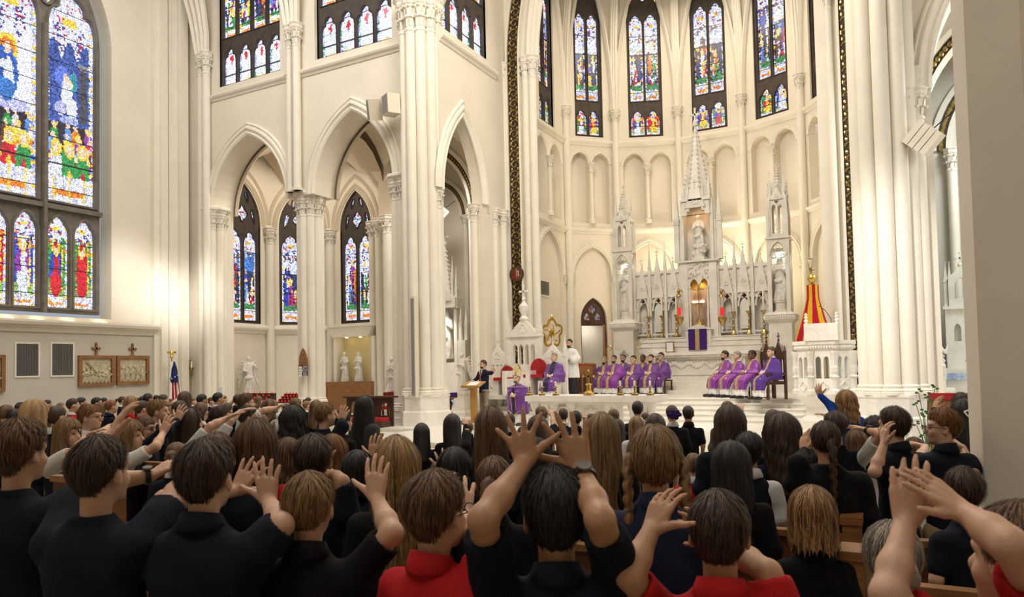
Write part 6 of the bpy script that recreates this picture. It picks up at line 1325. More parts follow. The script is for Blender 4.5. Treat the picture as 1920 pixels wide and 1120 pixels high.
# hymn board on the middle pier
yh = YA+.42-.49; xh = XY(569.5, yh, 680); zh0, zh1, zh2 = ZY(569, 705, yh), ZY(569, 685, yh), ZY(569, 653, yh); t = thing('hymn_board', 'pointed wooden hymn board with four rows of white numbers on the middle pier', 'board', (xh, yh, zh0))
b = MB(); b.prism(arch_hole(xh, .34, zh0, zh1+.1, zh2-zh1-.1, 8), yh-.04, yh+.0); b.build('board', M['wood_mid'], t); b = MB(); b.box((xh-.19, yh-.05, zh0), (xh+.19, yh-.02, zh0+(zh1-zh0)*.98)); b.build('number_panel', M['wood_dark'], t); b = MB(); b.box((xh-.04, yh-.05, zh2-.2), (xh+.04, yh-.04, zh2-.12)); b.build('emblem', M['gold'], t)
def text(s_, size, loc, mt, name, parent):     # block digits from strokes
    G = {'0': 'abcdef', '1': 'bc', '2': 'abged', '3': 'abgcd', '8': 'abcdefg', '9': 'abcdfg'}; w, h = size*.55, size; SEG = dict(a=(0, h, w, h), b=(w, h/2, w, h), c=(w, 0, w, h/2), d=(0, 0, w, 0), e=(0, 0, 0, h/2), f=(0, h/2, 0, h), g=(0, h/2, w, h/2))
    off = parent.get('_off')
    for k, chr_ in enumerate(s_):
        b = MB(); x0 = loc[0]+(k-len(s_)/2)*w*1.5; z0 = loc[2]-h/2; t_ = size*.09
        for c in G[chr_]: a = SEG[c]; b.box((x0+a[0]-t_, loc[1]-.004, z0+a[1]-t_), (x0+a[2]+t_, loc[1], z0+a[3]+t_))
        b.build(name, mt, parent)
for i, (a, n) in enumerate((('START', '129'), ('GIFTS', '228'), ('COMM', '132'), ('CLOSE', '189'))):
    z = zh1-.04-(zh1-zh0)*(i+.4)/4.1; text(n, .085, (xh+.10, yh-.052, z), M['white'], 'digit', t); b = MB(); b.box((xh-.17, yh-.056, z-.035), (xh-.02, yh-.05, z+.035)); b.build('card', M['white'], t)
# shrine under the right chapel window
YS = 21.4; x0, x1 = XY(612, YS, 630), XY(697, YS, 630); zc0, zc1_ = ZY(650, 632, YS), ZY(650, 609, YS); t = thing('shrine', 'lit wall shrine with white canopy shelf and dark wooden base in north chapel', 'shrine', ((x0+x1)/2, YS+.4, F1))
b = MB(); b.box((x0, YS, zc1_-.08), (x1, 22.08, zc1_)); b.frus(((x0+x1)/2, YS+.36, zc0), (x1-x0)*.8, (x1-x0)*.97, zc1_-.08-zc0, .6, .66); b.build('canopy', M['trim'], t)
M['shrineback'] = mat('warm_niche', (.80, .68, .36), .7); zb_ = ZY(660, 716, YS+.1); b = MB(); b.box((x0+.35, YS+.55, zb_), (x1-.05, YS+.6, zc0)); b.build('niche_back', M['shrineback'], t)
b = MB(); b.box((x1-.1, YS+.1, F1), (x1+.02, 22.05, zc0)); b.box((x0+.25, YS+.1, F1), (x0+.38, 22.05, zc0)); b.build('jambs', M['trim'], t, kind='stuff'); b = MB(); b.box((x0-.02, YS-.1, F1), (x1, YS+.55, zb_)); b.build('wood_base', M['wood_mid'], t)
for px in (648, 674): x = XY(px, YS+.2, 630); b = MB(); b.lathe((x, YS+.25, zc0-.03), [(.05, 0), (.05, .03)], 10); b.build('downlight', M['bulb'], t)
sA = statue(1.3, 0, 'fold', True, .02, 7); sB = statue(1.3, 0, 'fold', False, .02, 8, True)
for (px, sv_, py, lab) in ((646, sA, 660, 'pale statue of a man carrying a child, left in the lit shrine'), (672, sB, 660, 'pale veiled praying statue, right in the lit shrine')):
    x = XY(px, YS+.2, 700); z = ZY(px, py, YS+.2); put_statue('statue', lab, *sv_, (x, YS+.22, zb_), 0, (z-zb_)/1.3)
yb_ = 17.95; xa_ = XY(737, yb_, 700)-.05; za_, zb__ = ZY(740, 738, yb_), ZY(740, 671, yb_); plinth(xa_, yb_, F1, .24, za_-F1, name='pedestal'); tag(COL.objects[-1], 'marble pedestal beside the left side of the corner pier', 'pedestal')
put_statue('angel_statue', 'marble angel holding a scroll standing close left of the corner pier', *statue(1.4, 1.2, 'fold', False, .02, 8), (xa_, yb_, za_), .3, (zb__-za_)/1.4)
# communion rail / long kneeler with pointed openings, chairs
YKn = 16.4; x0, x1 = XY(650, YKn, 750), XY(736, YKn, 750); zt_ = ZY(690, 743, YKn); t = thing('kneeler', 'dark wooden kneeler with pointed openings and red cushion near the corner pier', 'kneeler', ((x0+x1)/2, YKn, F1)); hh = zt_-F1; w = (x1-x0)
b = MB(); b.plate([(x0, F1), (x0, zt_-.05), (x1, zt_-.05), (x1, F1)], [arch_hole(x0+w*(i+.5)/3, w*.2, F1+.3, zt_-.4, .25, 6) for i in range(3)], YKn, YKn+.06); b.build('front_panel', M['wood_dark'], t)
b = MB(); b.box((x0-.05, YKn-.12, zt_-.05), (x1+.05, YKn+.2, zt_)); b.build('top_rail', M['wood_dark'], t); b = MB(); b.box((x0, YKn-.5, F1), (x1, YKn-.1, F1+.16)); b.build('step', M['wood_dark'], t); b = MB(); b.box((x0+.03, YKn-.48, F1+.16), (x1-.03, YKn-.12, F1+.26)); b.build('cushion', M['red'], t)
def chair_parts(seat='red', wood='wood_dark'):
    L = []
    for x, y in ((-.2, -.2), (.2, -.2)): b = MB(); b.tube([(x, y, 0), (x, y, .45)], .02, 5); L.append(('leg', b, wood))
    for x in (-.2, .2): b = MB(); b.tube([(x, .24, 0), (x, .2, .45), (x, .26, .92)], .02, 5); L.append(('leg', b, wood))
    b = MB(); b.box((-.23, -.23, .43), (.23, .22, .5)); L.append(('seat', b, seat)); b = MB(); b.box((-.2, .2, .6), (.2, .25, .93)); L.append(('backrest', b, seat)); return bake(L)
chp = chair_parts()
inst(chp, 0, 'chair', 'red upholstered chair behind the kneeler, left one', 'chair', (XY(722, 17.3, 760), 17.0, F1), 'red chairs by the corner pier', -1.2); inst(chp, 0, 'chair', 'red upholstered chair tucked against the corner pier', 'chair', (XY(745, 17.9, 760)-.15, 17.5, F1), 'red chairs by the corner pier', -1.4)
# loudspeakers and floodlights
def speakerbox(px, py, Y, w, h, d, rz, rx, ry, lab):
    p = P(px, py, Y=Y); t = thing('loudspeaker', lab, 'loudspeaker', tuple(p), world=False); t.rotation_euler = (rx, ry, rz); b = MB(); b.box((-w/2, -d/2, -h/2), (w/2, d/2, h/2)); b.build('case', M['speaker'], t); b = MB(); b.box((-w/2+.03, -d/2-.012, -h/2+.03), (w/2-.03, -d/2, h/2-.03)); b.build('grille', M['speakerg'], t)
    b = MB(); b.tube([(w*.2, d/2, 0), (w*.6, d/2+.65, 0)], .02, 5); b.build('bracket', M['speaker'], t)
speakerbox(702, 206, 16.65, .42, .60, .38, -.75, .15, .35, 'boxy cream loudspeaker tilted over the right transept arch'); speakerbox(733, 197, 16.55, .42, .56, .38, -.5, .05, 0, 'upright cream loudspeaker fixed on the corner pier')
yq = 16.46; x = XY(778, yq, 650); z0, z1 = ZY(778, 745, yq), ZY(778, 557, yq); t = thing('line_loudspeaker', 'tall slim beige line loudspeaker on the shaft of the corner pier', 'loudspeaker', (x, yq, z0)); b = MB(); b.box((x-.075, yq-.1, z0), (x+.075, yq+.06, z1)); b.build('case', M['speaker'], t); b = MB(); b.box((x-.05, yq-.11, z0+.05), (x+.05, yq-.1, z1-.05)); b.build('grille', M['speakerg'], t)
def flood(px, py, Y, lab, rz):
    p = P(px, py, Y=Y); t = thing('floodlight', lab, 'floodlight', tuple(p), world=False); t.rotation_euler = (0, .75, rz); 
    for i in range(4): b = MB(); b.box((-.28+.14*i, -.15, -.25), (-.16+.14*i, .1, .25)); b.build('louvre', M['trim'], t)
    b = MB(); b.tube([(0, 0, .2), (.1, 0, .7)], .012, 4); b.build('bracket', M['black'], t)
flood(826, 400, 22.4, 'white louvred floodlight hanging in the choir chapel arch', .4); flood(1733, 261, 16.6, 'white louvred floodlight beside the right pier capital', -.3)
# ================================================================== CHOIR CHAPEL ALTAR
YM = 22.9; xm_ = XY(836, YM, 600); t = thing('side_altar', 'white marble side altar with tall crocketed spire in the choir chapel', 'altar', (xm_, YM+.2, F1)); Zm = lambda py: ZY(836, py, YM)
b = MB(); b.box((xm_-.95, YM-.4, F1), (xm_+.85, YM+.5, Zm(742))); b.build('mensa', M['marble'], t); b = MB(); b.box((xm_-.7, YM-.1, Zm(742)), (xm_+.6, YM+.5, Zm(680))); b.build('gradine', M['marble'], t)
b = MB(); [b.frus((xm_+s, YM, Zm(680)), .13, .13, Zm(575)-Zm(680)) for s in (-.45, .45)]; b.build('niche_shafts', MO, t, kind='stuff'); b = MB(); b.box((xm_-.45, YM+.3, Zm(680)), (xm_+.45, YM+.36, Zm(560))); b.build('niche_back', MO, t)
b = MB(); b.plate([(xm_-.55, Zm(578)), (xm_-.55, Zm(560)), (xm_, Zm(545)), (xm_+.55, Zm(560)), (xm_+.55, Zm(578))], [], YM-.2, YM+.3); gable(b, xm_, Zm(566), .8, .7, YM-.2, .06); b.build('canopy', MO, t)
b = MB(); hh = Zm(462)-Zm(555); b.lathe((xm_, YM, Zm(555)), [(.34, 0), (.28, hh*.2), (.03, hh)], 8, ph=PI/8)
for k in range(8):
    for j in range(10): a = PI/8+k*PI/4; t_ = (j+.8)/11; rr = .30*(1-t_)+.04; b.ell((xm_+rr*math.cos(a), YM+rr*math.sin(a), Zm(555)+hh*t_), (.04,)*3, 4, 3)
finial(b, xm_, YM, Zm(462), .5); b.build('spire', MO, t)
for sx, hgt in ((-.52, .7), (.52, .7), (-.36, 1.1), (.36, 1.1)): b = MB(); pinnacle(b, xm_+sx, YM-.05, Zm(580), .10, hgt, .8, 6); b.build('pinnacle', MO, t)
b = MB(); b.box((xm_+.62, YM-.2, F1), (xm_+.95, YM+.3, Zm(640))); b.build('side_pier', MO, t)
for sx in (.66, .9): b = MB(); pinnacle(b, xm_+sx, YM, Zm(640), .12, .6, .7, 5); b.build('pinnacle', MO, t)
b = MB(); b.box((xm_-.25, YM-.14, Zm(742)), (xm_-.02, YM-.1, Zm(720)+.1)); b.build('tabernacle_door', M['gold'], t)
M['lace'] = mat('blue_lace', (.62, .68, .80), .8, col2=(.25, .36, .62), scale=16); b = MB(); b.box((xm_-.96, YM-.43, Zm(748)-.22), (xm_+.86, YM-.40, Zm(742))); o = b.build('altar_cloth', M['lace']); tag(o, 'blue patterned cloth edging on the choir chapel altar', 'altar cloth')
sm = statue(1.7, 0, 'fold', False, .022, 8, True); put_statue('statue', 'tall marble statue of a robed woman lit in the choir chapel niche', *sm, (xm_, YM+.02, Zm(674)), .2, (Zm(583)-Zm(674))/1.7)
ya_ = 20.6; xg_ = XY(866, ya_, 700); z0, z1 = ZY(866, 733, ya_), ZY(866, 662, ya_); plinth(xg_, ya_, F1, .3, z0-F1, name='pedestal'); tag(COL.objects[-1], 'round marble pedestal under the praying angel beside the lectern', 'pedestal')
put_statue('angel_statue', 'marble angel with folded wings on a pedestal beside the choir arch', *statue(1.4, .9, 'fold', False, .02, 8), (xg_, ya_, z0), -.4, (z1-z0)/1.4)
# dark wooden stand left of the lectern, purple cushion
xs_, ys_ = XY(843, 18.2, 760), 18.2; t = thing('credence_stand', 'turned dark wooden stand at the right edge of the corner pier', 'stand', (xs_, ys_, F1), world=False); hz = ZY(843, 747, ys_)-F1
lathe_obj('post', [(.14, 0), (.12, .05), (.04, .1), (.09, hz*.35), (.05, hz*.5), (.10, hz*.8), (.04, hz*.9), (.14, hz*.97), (.14, hz)], 'wood_dark', t)
b = MB(); b.box((-.17, -.17, 0), (.17, .17, .16)); o = b.build('folded_vestment', M['veil']); o.location = (xs_, ys_, F1+hz); tag(o, 'folded purple vestment with gold edge on the dark wooden stand', 'vestment'); b = MB(); b.box((-.175, -.175, 0), (.175, .175, .03)); b.build('gold_edge', M['gold'], o)
# clergy chairs, book stand
for px, Y, lab, rz in ((1447, 19.75, 'carved dark wooden chair with gothic back under the rightmost priest', 2.25), (1425, 20.6, 'dark carved gothic chair behind the priest with glasses', 2.25)):
    t = thing('throne_chair', lab, 'chair', (XY(px, Y, 720), Y, F2), world=False); t.rotation_euler = (0, 0, rz-PI)
    for x in (-.27, .27):
        b = MB(); b.box((x-.03, -.3, 0), (x+.03, -.24, .66)); b.build('leg', M['wood_dark'], t); b = MB(); b.box((x-.03, .2, 0), (x+.03, .26, 1.25)); finial(b, x, .23, 1.2, .15); b.build('post', M['wood_dark'], t); b = MB(); b.box((x-.04, -.3, .62), (x+.04, .24, .68)); b.build('arm', M['wood_dark'], t)
    b = MB(); b.box((-.28, -.3, .38), (.28, .24, .46)); b.build('seat', M['wood_dark'], t); b = MB(); b.plate([(-.27, .5), (-.27, 1.1), (0, 1.5), (.27, 1.1), (.27, .5)], [arch_hole(x, .11, .6, .95, .12, 5) for x in (-.16, 0, .16)], .21, .25); finial(b, 0, .23, 1.48, .2); b.build('backrest', M['wood_dark'], t)
pk = bake([('seat', (lambda b: (b.box((-.25, -.22, .42), (.25, .22, .47)), b)[1])(MB()), 'wood_dark')]+[('leg', (lambda b: (b.box((x-.02, y-.02, 0), (x+.02, y+.02, .42)), b)[1])(MB()), 'wood_dark') for x in (-.22, .22) for y in (-.2, .2)])
t = thing('book_stand', 'wooden cabinet stand with an open red edged book beside the doorway', 'stand', (XY(1101, 22.6, 720), 22.6, F2), world=False); hz = ZY(1101, 686, 22.6)-F2; b = MB(); b.box((-.26, -.2, 0), (.26, .2, hz)); b.build('cabinet', M['wood_mid'], t)
for i in range(3): b = MB(); b.prism(arch_hole(-.17+.17*i, .1, .1, hz*.6, .12, 5), -.215, -.2); b.build('panel', M['wood_dark'], t)
b = MB(); b.box((-.26, -.18, 0), (.26, .18, .04)); o = b.build('open_book', M['red']); o.location = t.location+Vector((0, 0, hz)); tag(o, 'open gilt edged red book on the wooden cabinet stand', 'book'); b = MB(); b.box((-.24, -.17, .04), (.24, .17, .09)); b.build('pages', M['gold'], o)
# ================================================================== SOUTH AISLE
YZ = 22.6; x0, x1 = XY(1772, YZ, 600), XY(1850, YZ, 600); t = thing('south_altar', 'white marble side altar with gabled tabernacle tower beyond the near pillar', 'altar', ((x0+x1)/2, YZ, F1)); Zz = lambda py: ZY(1800, py, YZ); w = x1-x0; xc_ = x0+w*.42
b = MB(); b.box((x0-.1, YZ-.5, F1), (x1+.3, YZ+.4, Zz(690))); b.build('mensa', M['marble'], t); b = MB(); b.box((x0, YZ-.2, Zz(690)), (x1, YZ+.4, Zz(678))); b.build('gradine', M['marble'], t)
b = MB(); b.plate([(x0, Zz(678)), (x0, Zz(578)), (x1, Zz(578)), (x1, Zz(678))], [arch_hole(xc_+s, .16, Zz(640), Zz(618), .16, 5) for s in (-.12, .12)], YZ-.1, YZ); b.box((x0, YZ+.05, Zz(678)), (x1, YZ+.3, Zz(578))); b.box((x0-.05, YZ-.16, Zz(580)), (x1+.05, YZ+.3, Zz(574))); b.build('tower', M['marble'], t)
b = MB(); b.plate([(x0+.1, Zz(574)), (x0+.1, Zz(520)), (xc_, Zz(500)), (x0+w*.75, Zz(520)), (x0+w*.75, Zz(574))], [arch_hole(xc_, .3, Zz(560), Zz(535), .2, 6)], YZ-.1, YZ+.1); b.build('gabled_niche', MO, t)
for xx in (x0+.05, x0+w*.78, xc_-.25, xc_+.25): b = MB(); pinnacle(b, xx, YZ, Zz(574), .1, Zz(525)-Zz(574), .45, 5); b.build('pinnacle', MO, t)
b = MB(); finial(b, xc_, YZ, Zz(502), .35); b.build('finial', MO, t)
b = MB(); b.box((x0-.1, YZ-.53, Zz(742)), (x1+.3, YZ-.5, Zz(690)-.06)); b.build('frontal', MO, t); b = MB(); b.box((x0-.12, YZ-.56, Zz(712)), (x1+.3, YZ-.53, Zz(703)+.05)); o = b.build('altar_cloth', M['lace']); tag(o, 'blue and white lace cloth on the altar beyond the near pillar', 'altar cloth')
inst(cs, 0, 'candlestick', 'brass candlestick with white candle on the altar beyond the near pillar', 'candlestick', (XY(1816, YZ-.1, 660), YZ-.1, Zz(678)), None, 0, .7)
yj = 20.4; xj = XY(1757, yj, 680); z0, z1 = ZY(1757, 728, yj), ZY(1757, 636, yj); b = MB(); b.box((xj-.28, yj-.28, F1), (xj+.28, yj+.28, z0-.08)); b.box((xj-.34, yj-.34, z0-.08), (xj+.34, yj+.34, z0)); o = b.build('pedestal', M['marble']); tag(o, 'square white pedestal in the aisle right of the white pier', 'pedestal')
put_statue('angel_statue', 'bright white angel statue on the square pedestal right of the pier', *statue(1.6, .8, 'one', False, .022, 8), (xj, yj, z0), .5, (z1-z0)/1.6)
p = P(1800, 750, Y=15.5); b = MB(); b.box((p.x-.5, 15.5, 0), (p.x+1., 15.6, p.z)); o = b.build('screen_board', M['wood_mid']); tag(o, 'red topped wooden screen at the foot of the near pillar side', 'screen'); b = MB(); b.box((p.x-.5, 15.47, p.z), (p.x+1., 15.63, p.z+.12)); b.build('red_top', M['red'], o)
M['leaf'] = mat('leaf', (.05, .12, .03), .5); p = P(1738, 800, Y=14.5); t = thing('plant', 'thin leafy potted plant in front of the white pier', 'plant', (p.x, 14.5, 0), world=False); lathe_obj('pot', [(.14, 0), (.18, .3), (.16, .3)], 'trim', t)
for i in range(14):
    a = i*2.4; h_ = .5+.07*i; r_ = .08+.02*(i % 5); b = MB(); b.tube([(0, 0, .25), (r_*.5*math.cos(a), r_*.5*math.sin(a), h_*.7), (r_*math.cos(a), r_*math.sin(a), h_)], .006, 4)
    for k in range(3): q = (r_*math.cos(a)+.04*math.cos(a+k*2), r_*math.sin(a)+.04*math.sin(a+k*2), h_+.03*k); b.ell(q, (.035, .012, .02), 5, 3)
    b.build('stem', M['leaf'], t)
# ================================================================== PEWS
def pew(x0, x1, y, lab, h=.93, ends=(1, 1)):
    t = thing('pew', lab, 'pew', ((x0+x1)/2, y, 0), 'dark wooden pews'); b = MB(); b.box((x0, y, .45), (x1, y+.03, h)); b.build('backrest', M['wood'], t); b = MB(); b.box((x0, y-.02, h), (x1, y+.05, h+.035)); b.build('top_rail', M['wood_mid'], t); b = MB(); b.box((x0, y+.03, .42), (x1, y+.42, .46)); b.build('seat', M['wood'], t)
    for i, xx in enumerate((x0, x1)):
        if ends[i]: b = MB(); b.box((xx-.04, y-.06, 0), (xx+.04, y+.45, .62)); b.box((xx-.045, y-.07, .62), (xx+.045, y+.1, h+.10)); b.box((xx-.055, y-.08, h+.10), (xx+.055, y+.11, h+.14)); b.build('pew_end', M['wood_mid'], t)
pn = P(1506, 1069, Z=.95); pf = P(1500, 1000, Z=.95); e1 = P(1600, 1045, Y=pn.y); e2 = P(1597, 975, Y=pf.y)
pew(pn.x-3.2, e1.x, pn.y, 'nearest dark pew across the lower right, below the seated women', .93, (0, 1)); pew(e1.x+.11, e1.x+1.3, pn.y, 'short near pew section running to the near pillar base', .90, (0, 0))
pew(pf.x-3.6, e2.x, pf.y, 'second dark pew in front of the woman with highlighted bob', .93, (0, 1)); pew(e2.x+.12, e2.x+1.5, pf.y, 'second pew section between square pew post and near pillar', .93, (0, 0))
pl = P(703, 817, D=9.3); pew(pl.x-1.6, pl.x, pl.y, 'frontmost left pew whose tall end stands by the plaid skirted girl', pl.z-.12); pl2 = P(696, 872, D=7.0); pew(pl2.x-1.5, pl2.x, pl2.y, 'pew end seen behind the raised hand with a ring', pl2.z-.12)
pl3 = P(300, 852, D=5.6); pew(pl3.x-.3, pl3.x+.45, pl3.y, 'bit of brown pew between the children below the flag', pl3.z-.1, (0, 1)); pl4 = P(118, 872, D=4.3); pew(pl4.x-.1, pl4.x+.4, pl4.y, 'bit of brown pew beside the neck of the second boy from left', pl4.z-.1, (0, 1))

# ================================================================== CLERGY
M['purple'] = mat('purple_damask', (.155, .025, .27), .5, col2=(.085, .012, .17), scale=22, bump=.25, bscale=10, sheen=.4)
M['magenta'] = mat('violet_silk', (.24, .022, .30), .42, col2=(.15, .012, .2), scale=6, bump=.25, bscale=8, sheen=.4); M['plainviolet'] = cloth('plain_violet', (.10, .045, .26)); M['alb'] = mat('alb_linen', (.82, .80, .78), .8, bump=.2, bscale=14); M['mitre'] = mat('mitre_silk', (.72, .60, .40), .5, col2=(.60, .42, .18), scale=14)
M['darkband'] = mat('dark_orphrey', (.02, .012, .06), .6)
def sm_part(nm, F_, h, m): return (nm, smesh(nm, F_.mesh(h), M[m] if isinstance(m, str) else m))
HAIRC = dict(black='black', dark='dark', brown='brown', grey='grey', white='grey')
def head_parts(hc, hs, sk, hcol, beard=False, bald=False, glasses=False, turn=0., out=None, B=None, tilt=0):
    q = headfig(B, hc, hs, turn=turn)
    if hcol: L = hairmesh(hc, hs, 'short', 0, .009 if not bald else .002, 3, 40, 12, turn, .06 if not bald else -.02, 0, .05); out.append(('hair', hairobj([L], HM[hcol])))
    if beard: f = Fig(); f.ell(q(0, .052, -.075), (.05*hs, .042*hs, .042*hs), .02); f.sub(q(0, .10, -.045), (.02*hs, .02*hs, .012*hs)); f.sub(q(0, .06, -.01), (.07*hs, .08*hs, .035*hs)); out.append(('beard', smesh('beard', f.mesh(.012), HM[beard])))
    for e in (-1, 1): ey = MB(); ey.ell(q(e*.031, .083, .006), (.010*hs, .006*hs, .006*hs), 6, 4); out.append(bake([('eye', ey, 'black')])[0]); eb = MB(); eb.tube([q(e*.015, .088, .026), q(e*.045, .080, .026)], .004*hs, 4); out.append(bake([('eyebrow', eb, HM[hcol or 'dark'])])[0])
    if glasses:
        g = MB()
        for e in (-1, 1): g.tube([q(e*.034+.022*math.cos(a), .112, .004+.016*math.sin(a)) for a in [2*PI*i/10 for i in range(11)]], .003, 4); g.tube([q(e*.056, .110, .010), q(e*.083, -.01, .004)], .003, 4)
        out.append(bake([('glasses', g, 'black')])[0])
    return q
def priest(H=1.32, seated=True, robe='purple', band='veilgold', sk='fair', hcol='dark', beard=None, bald=False, glasses=False, turn=0., lean=0., res=.02, wide=1., bandw=.05, head=None, reach=None):
    """seated: H is the height of the head above the floor; frame faces +Y"""
    out = []; B = Fig(); hs = 1.17; hc = np.array((0, .03+lean, H-.13)); B.cap((0, -.01+lean*.5, H-.36), hc+(0, -.02, -.05), .055, .05, .02)
    head_parts(hc, hs, sk, hcol, beard, bald, glasses, turn, out, B); sz = H-.32; w = wide; zb_ = .45 if seated else .95*H-.75
    B.stack([(.5 if seated else H*.5, 0, 0, .12, .09), (sz-.05, 0, 0, .12, .07)]); hz = .70 if seated else H*.60; hy = .30 if seated else .24
    for s in (-1, 1): B.chain([(s*.17, 0, sz-.06), (s*.22, .02, sz-.32), (s*.05, hy, hz)], [.05, .045, .028], .02); hand(B, (s*.05, hy, hz), (-s*.8, .5, -.2), (0, .3, 1), s, .18, .05, .5, 1.15)
    if not seated: [B.chain([(s*.09, 0, .8), (s*.1, 0, .1)], [.08, .05], .03) for s in (-1, 1)]
    else: [B.chain([(s*.1, 0, .5), (s*.13, .42, .5), (s*.12, .42, .1)], [.08, .06, .04], .03) for s in (-1, 1)]
    body = B.mesh(.014); out.append(('body', smesh('body', body, SK[sk])))
    def ch(g=0):
        c = Fig()
        if seated:
            c.stack([(.50, 0, .0, .30*w, .17), (.75, 0, .03, .29*w, .18), (sz-.22, 0, .03, .28*w, .16), (sz-.08, 0, .0, .24*w, .12), (sz-.0, 0, -.01, .13*w, .085), (sz+.05, 0, -.01, .075, .07)], k=.06, fold=(9, .075, sz-.1))
            for s in (-1, 1): c.chain([(s*.19*w, 0, sz-.07), (s*.27*w, .03, sz-.34), (s*.12, .22, hz+.0)], [.07, .085, .075], .06)
            c.stack([(.24, 0, .44, .26*w, .10), (.36, 0, .42, .27*w, .12), (.50, 0, .33, .27*w, .20), (.60, 0, .2, .26*w, .24), (.66, 0, .12, .22*w, .18)], k=.09, fold=(11, .09, .6))
        else:
            c.stack([(.42*H-.28, 0, .02, .30*w, .20), (.55, 0, .02, .30*w, .2), (.8, 0, .03, .31*w, .2), (1.05, 0, .04, .32*w, .19), (sz-.2, 0, .02, .28*w, .15), (sz-.07, 0, 0, .22*w, .11), (sz-.0, 0, -.01, .13, .08), (sz+.05, 0, -.01, .075, .07)], k=.05, fold=(11, .08, sz-.1))
            for s in (-1, 1): c.chain([(s*.18*w, 0, sz-.07), (s*.26*w, .03, sz-.34), (s*.12, .18, hz+.02)], [.07, .10, .09], .06)
        for s in (-1, 1): c.sub((s*.04, hy+.02, hz), (.075, .06, .055), .01)
        c.wr(.006, 22); return c
    out.append(sm_part('chasuble', ch(), res, robe))
    if band:
        b = ch(); b.grow(.008); b.cut((bandw, 0, 0), (1, 0, 0)); b.cut((-bandw, 0, 0), (-1, 0, 0)); b.cut((0, .02, 0), (0, -1, 0)); out.append(sm_part('orphrey', b, res*.8, band))
    a = Fig()
    if seated: a.stack([(.07, 0, .40, .23*w, .12), (.3, 0, .38, .24*w, .14), (.5, 0, .26, .22*w, .2)], k=.03, fold=(13, .08)); fy = .44
    else: a.stack([(.05, 0, .0, .26, .18), (.6, 0, 0, .24, .16)], fold=(13, .06)); fy = 0.1
    for s in (-1, 1): a.chain([(s*.17, .12, hz+.03), (s*.08, hy-.03, hz+.0)], [.05, .045], .02)
    out.append(sm_part('alb', a, res, 'alb'))
    cl = Fig(); cl.stack([(sz+.03, 0, -.01, .066, .063), (sz+.075, 0, -.008, .06, .058)]); out.append(sm_part('collar', cl, .014, 'alb'))
    for s in (-1, 1): out.append(sm_part('shoe', Fig().cap((s*.12, fy, .045), (s*.14, fy+.19, .04), .05, .042), .02, 'black'))
    return out
def seat_at(px, py, Y, z=F2): q = P(px, py, Y=Y); return (q.x, Y, z), q.z-z
TB = lambda loc: math.atan2(-(XY(960, 14, 700)-loc[0]), (12-loc[1]))     # turned towards the congregation
def sit(px, py, Y, lab, rz, grp='priests in purple seated left of the high altar', **kw):
    loc, h = seat_at(px, py, Y); h = min(1.42, max(1.2, h)); o = place(priest(H=h, **kw), lab, loc, rz, group=grp); t = inst(pk, 0, 'stool', 'dark wooden stool under the %s' % lab.replace('priest ', 'priest, ', 1)[:60], 'stool', loc, 'stools of the seated priests', rz); t['label'] = 'wooden stool beneath the '+' '.join(lab.split()[:9]); return o
RZL = math.radians(172); RZR = math.radians(128)
sit(1133, 669, 22.9, 'priest at left end of the purple row, dark beard, head tilted', RZL+.1, hcol='grey', beard='dark', robe='purple')
sit(1152, 666, 22.2, 'priest second in the left row, bald with beard, bright violet robe', RZL, hcol='dark', bald=True, beard='dark', robe='magenta', sk='mid', wide=1.1)
sit(1169, 665, 23.3, 'priest third in the left row, bearded with glasses, partly hidden', RZL, hcol='brown', beard='brown', glasses=True, robe='purple')
sit(1188, 667, 22.4, 'priest fourth in the left row, dark hair, hands in lap', RZL, hcol='dark', robe='purple')
sit(1206, 665, 23.4, 'priest in the back of the left row with dark skin', RZL, hcol='black', bald=True, sk='brown', robe='purple')
sit(1221, 665, 22.6, 'priest with short brown hair and beard, right part of left row', RZL, hcol='dark', beard='brown', robe='purple')
sit(1240, 661, 22.9, 'priest at right end of the left row wearing black glasses', RZL-.15, hcol='dark', glasses=True, robe='purple', wide=.95)
G2 = 'priests in purple seated right of the high altar'
sit(1360, 658, 21.4, 'priest with black beard in the right group, robe spread wide', RZR, G2, hcol='black', beard='black', robe='magenta', sk='mid')
sit(1383, 659, 21.0, 'grey haired priest in the right group, second from left', RZR, G2, hcol='grey', robe='magenta')
sit(1411, 657, 20.4, 'priest with dark skin and glasses in the right group', RZR+.1, G2, hcol='black', glasses=True, sk='brown', robe='magenta')
loc, h = seat_at(1448, 651, 19.75); place(priest(H=min(1.42, h), robe='plainviolet', hcol='dark', wide=1.08, bandw=.045), 'priest in plain violet with gold collar band, rightmost by the pulpit', (loc[0], loc[1], F2), RZR, group=G2)
loc, h = seat_at(1040, 665, YT-.3); pr = priest(H=1.36, robe='purple', hcol='grey', band='darkband', bandw=.09); place(pr, 'grey haired deacon seated beside the throne in purple dalmatic', loc, RZL, group='clergy near the throne')
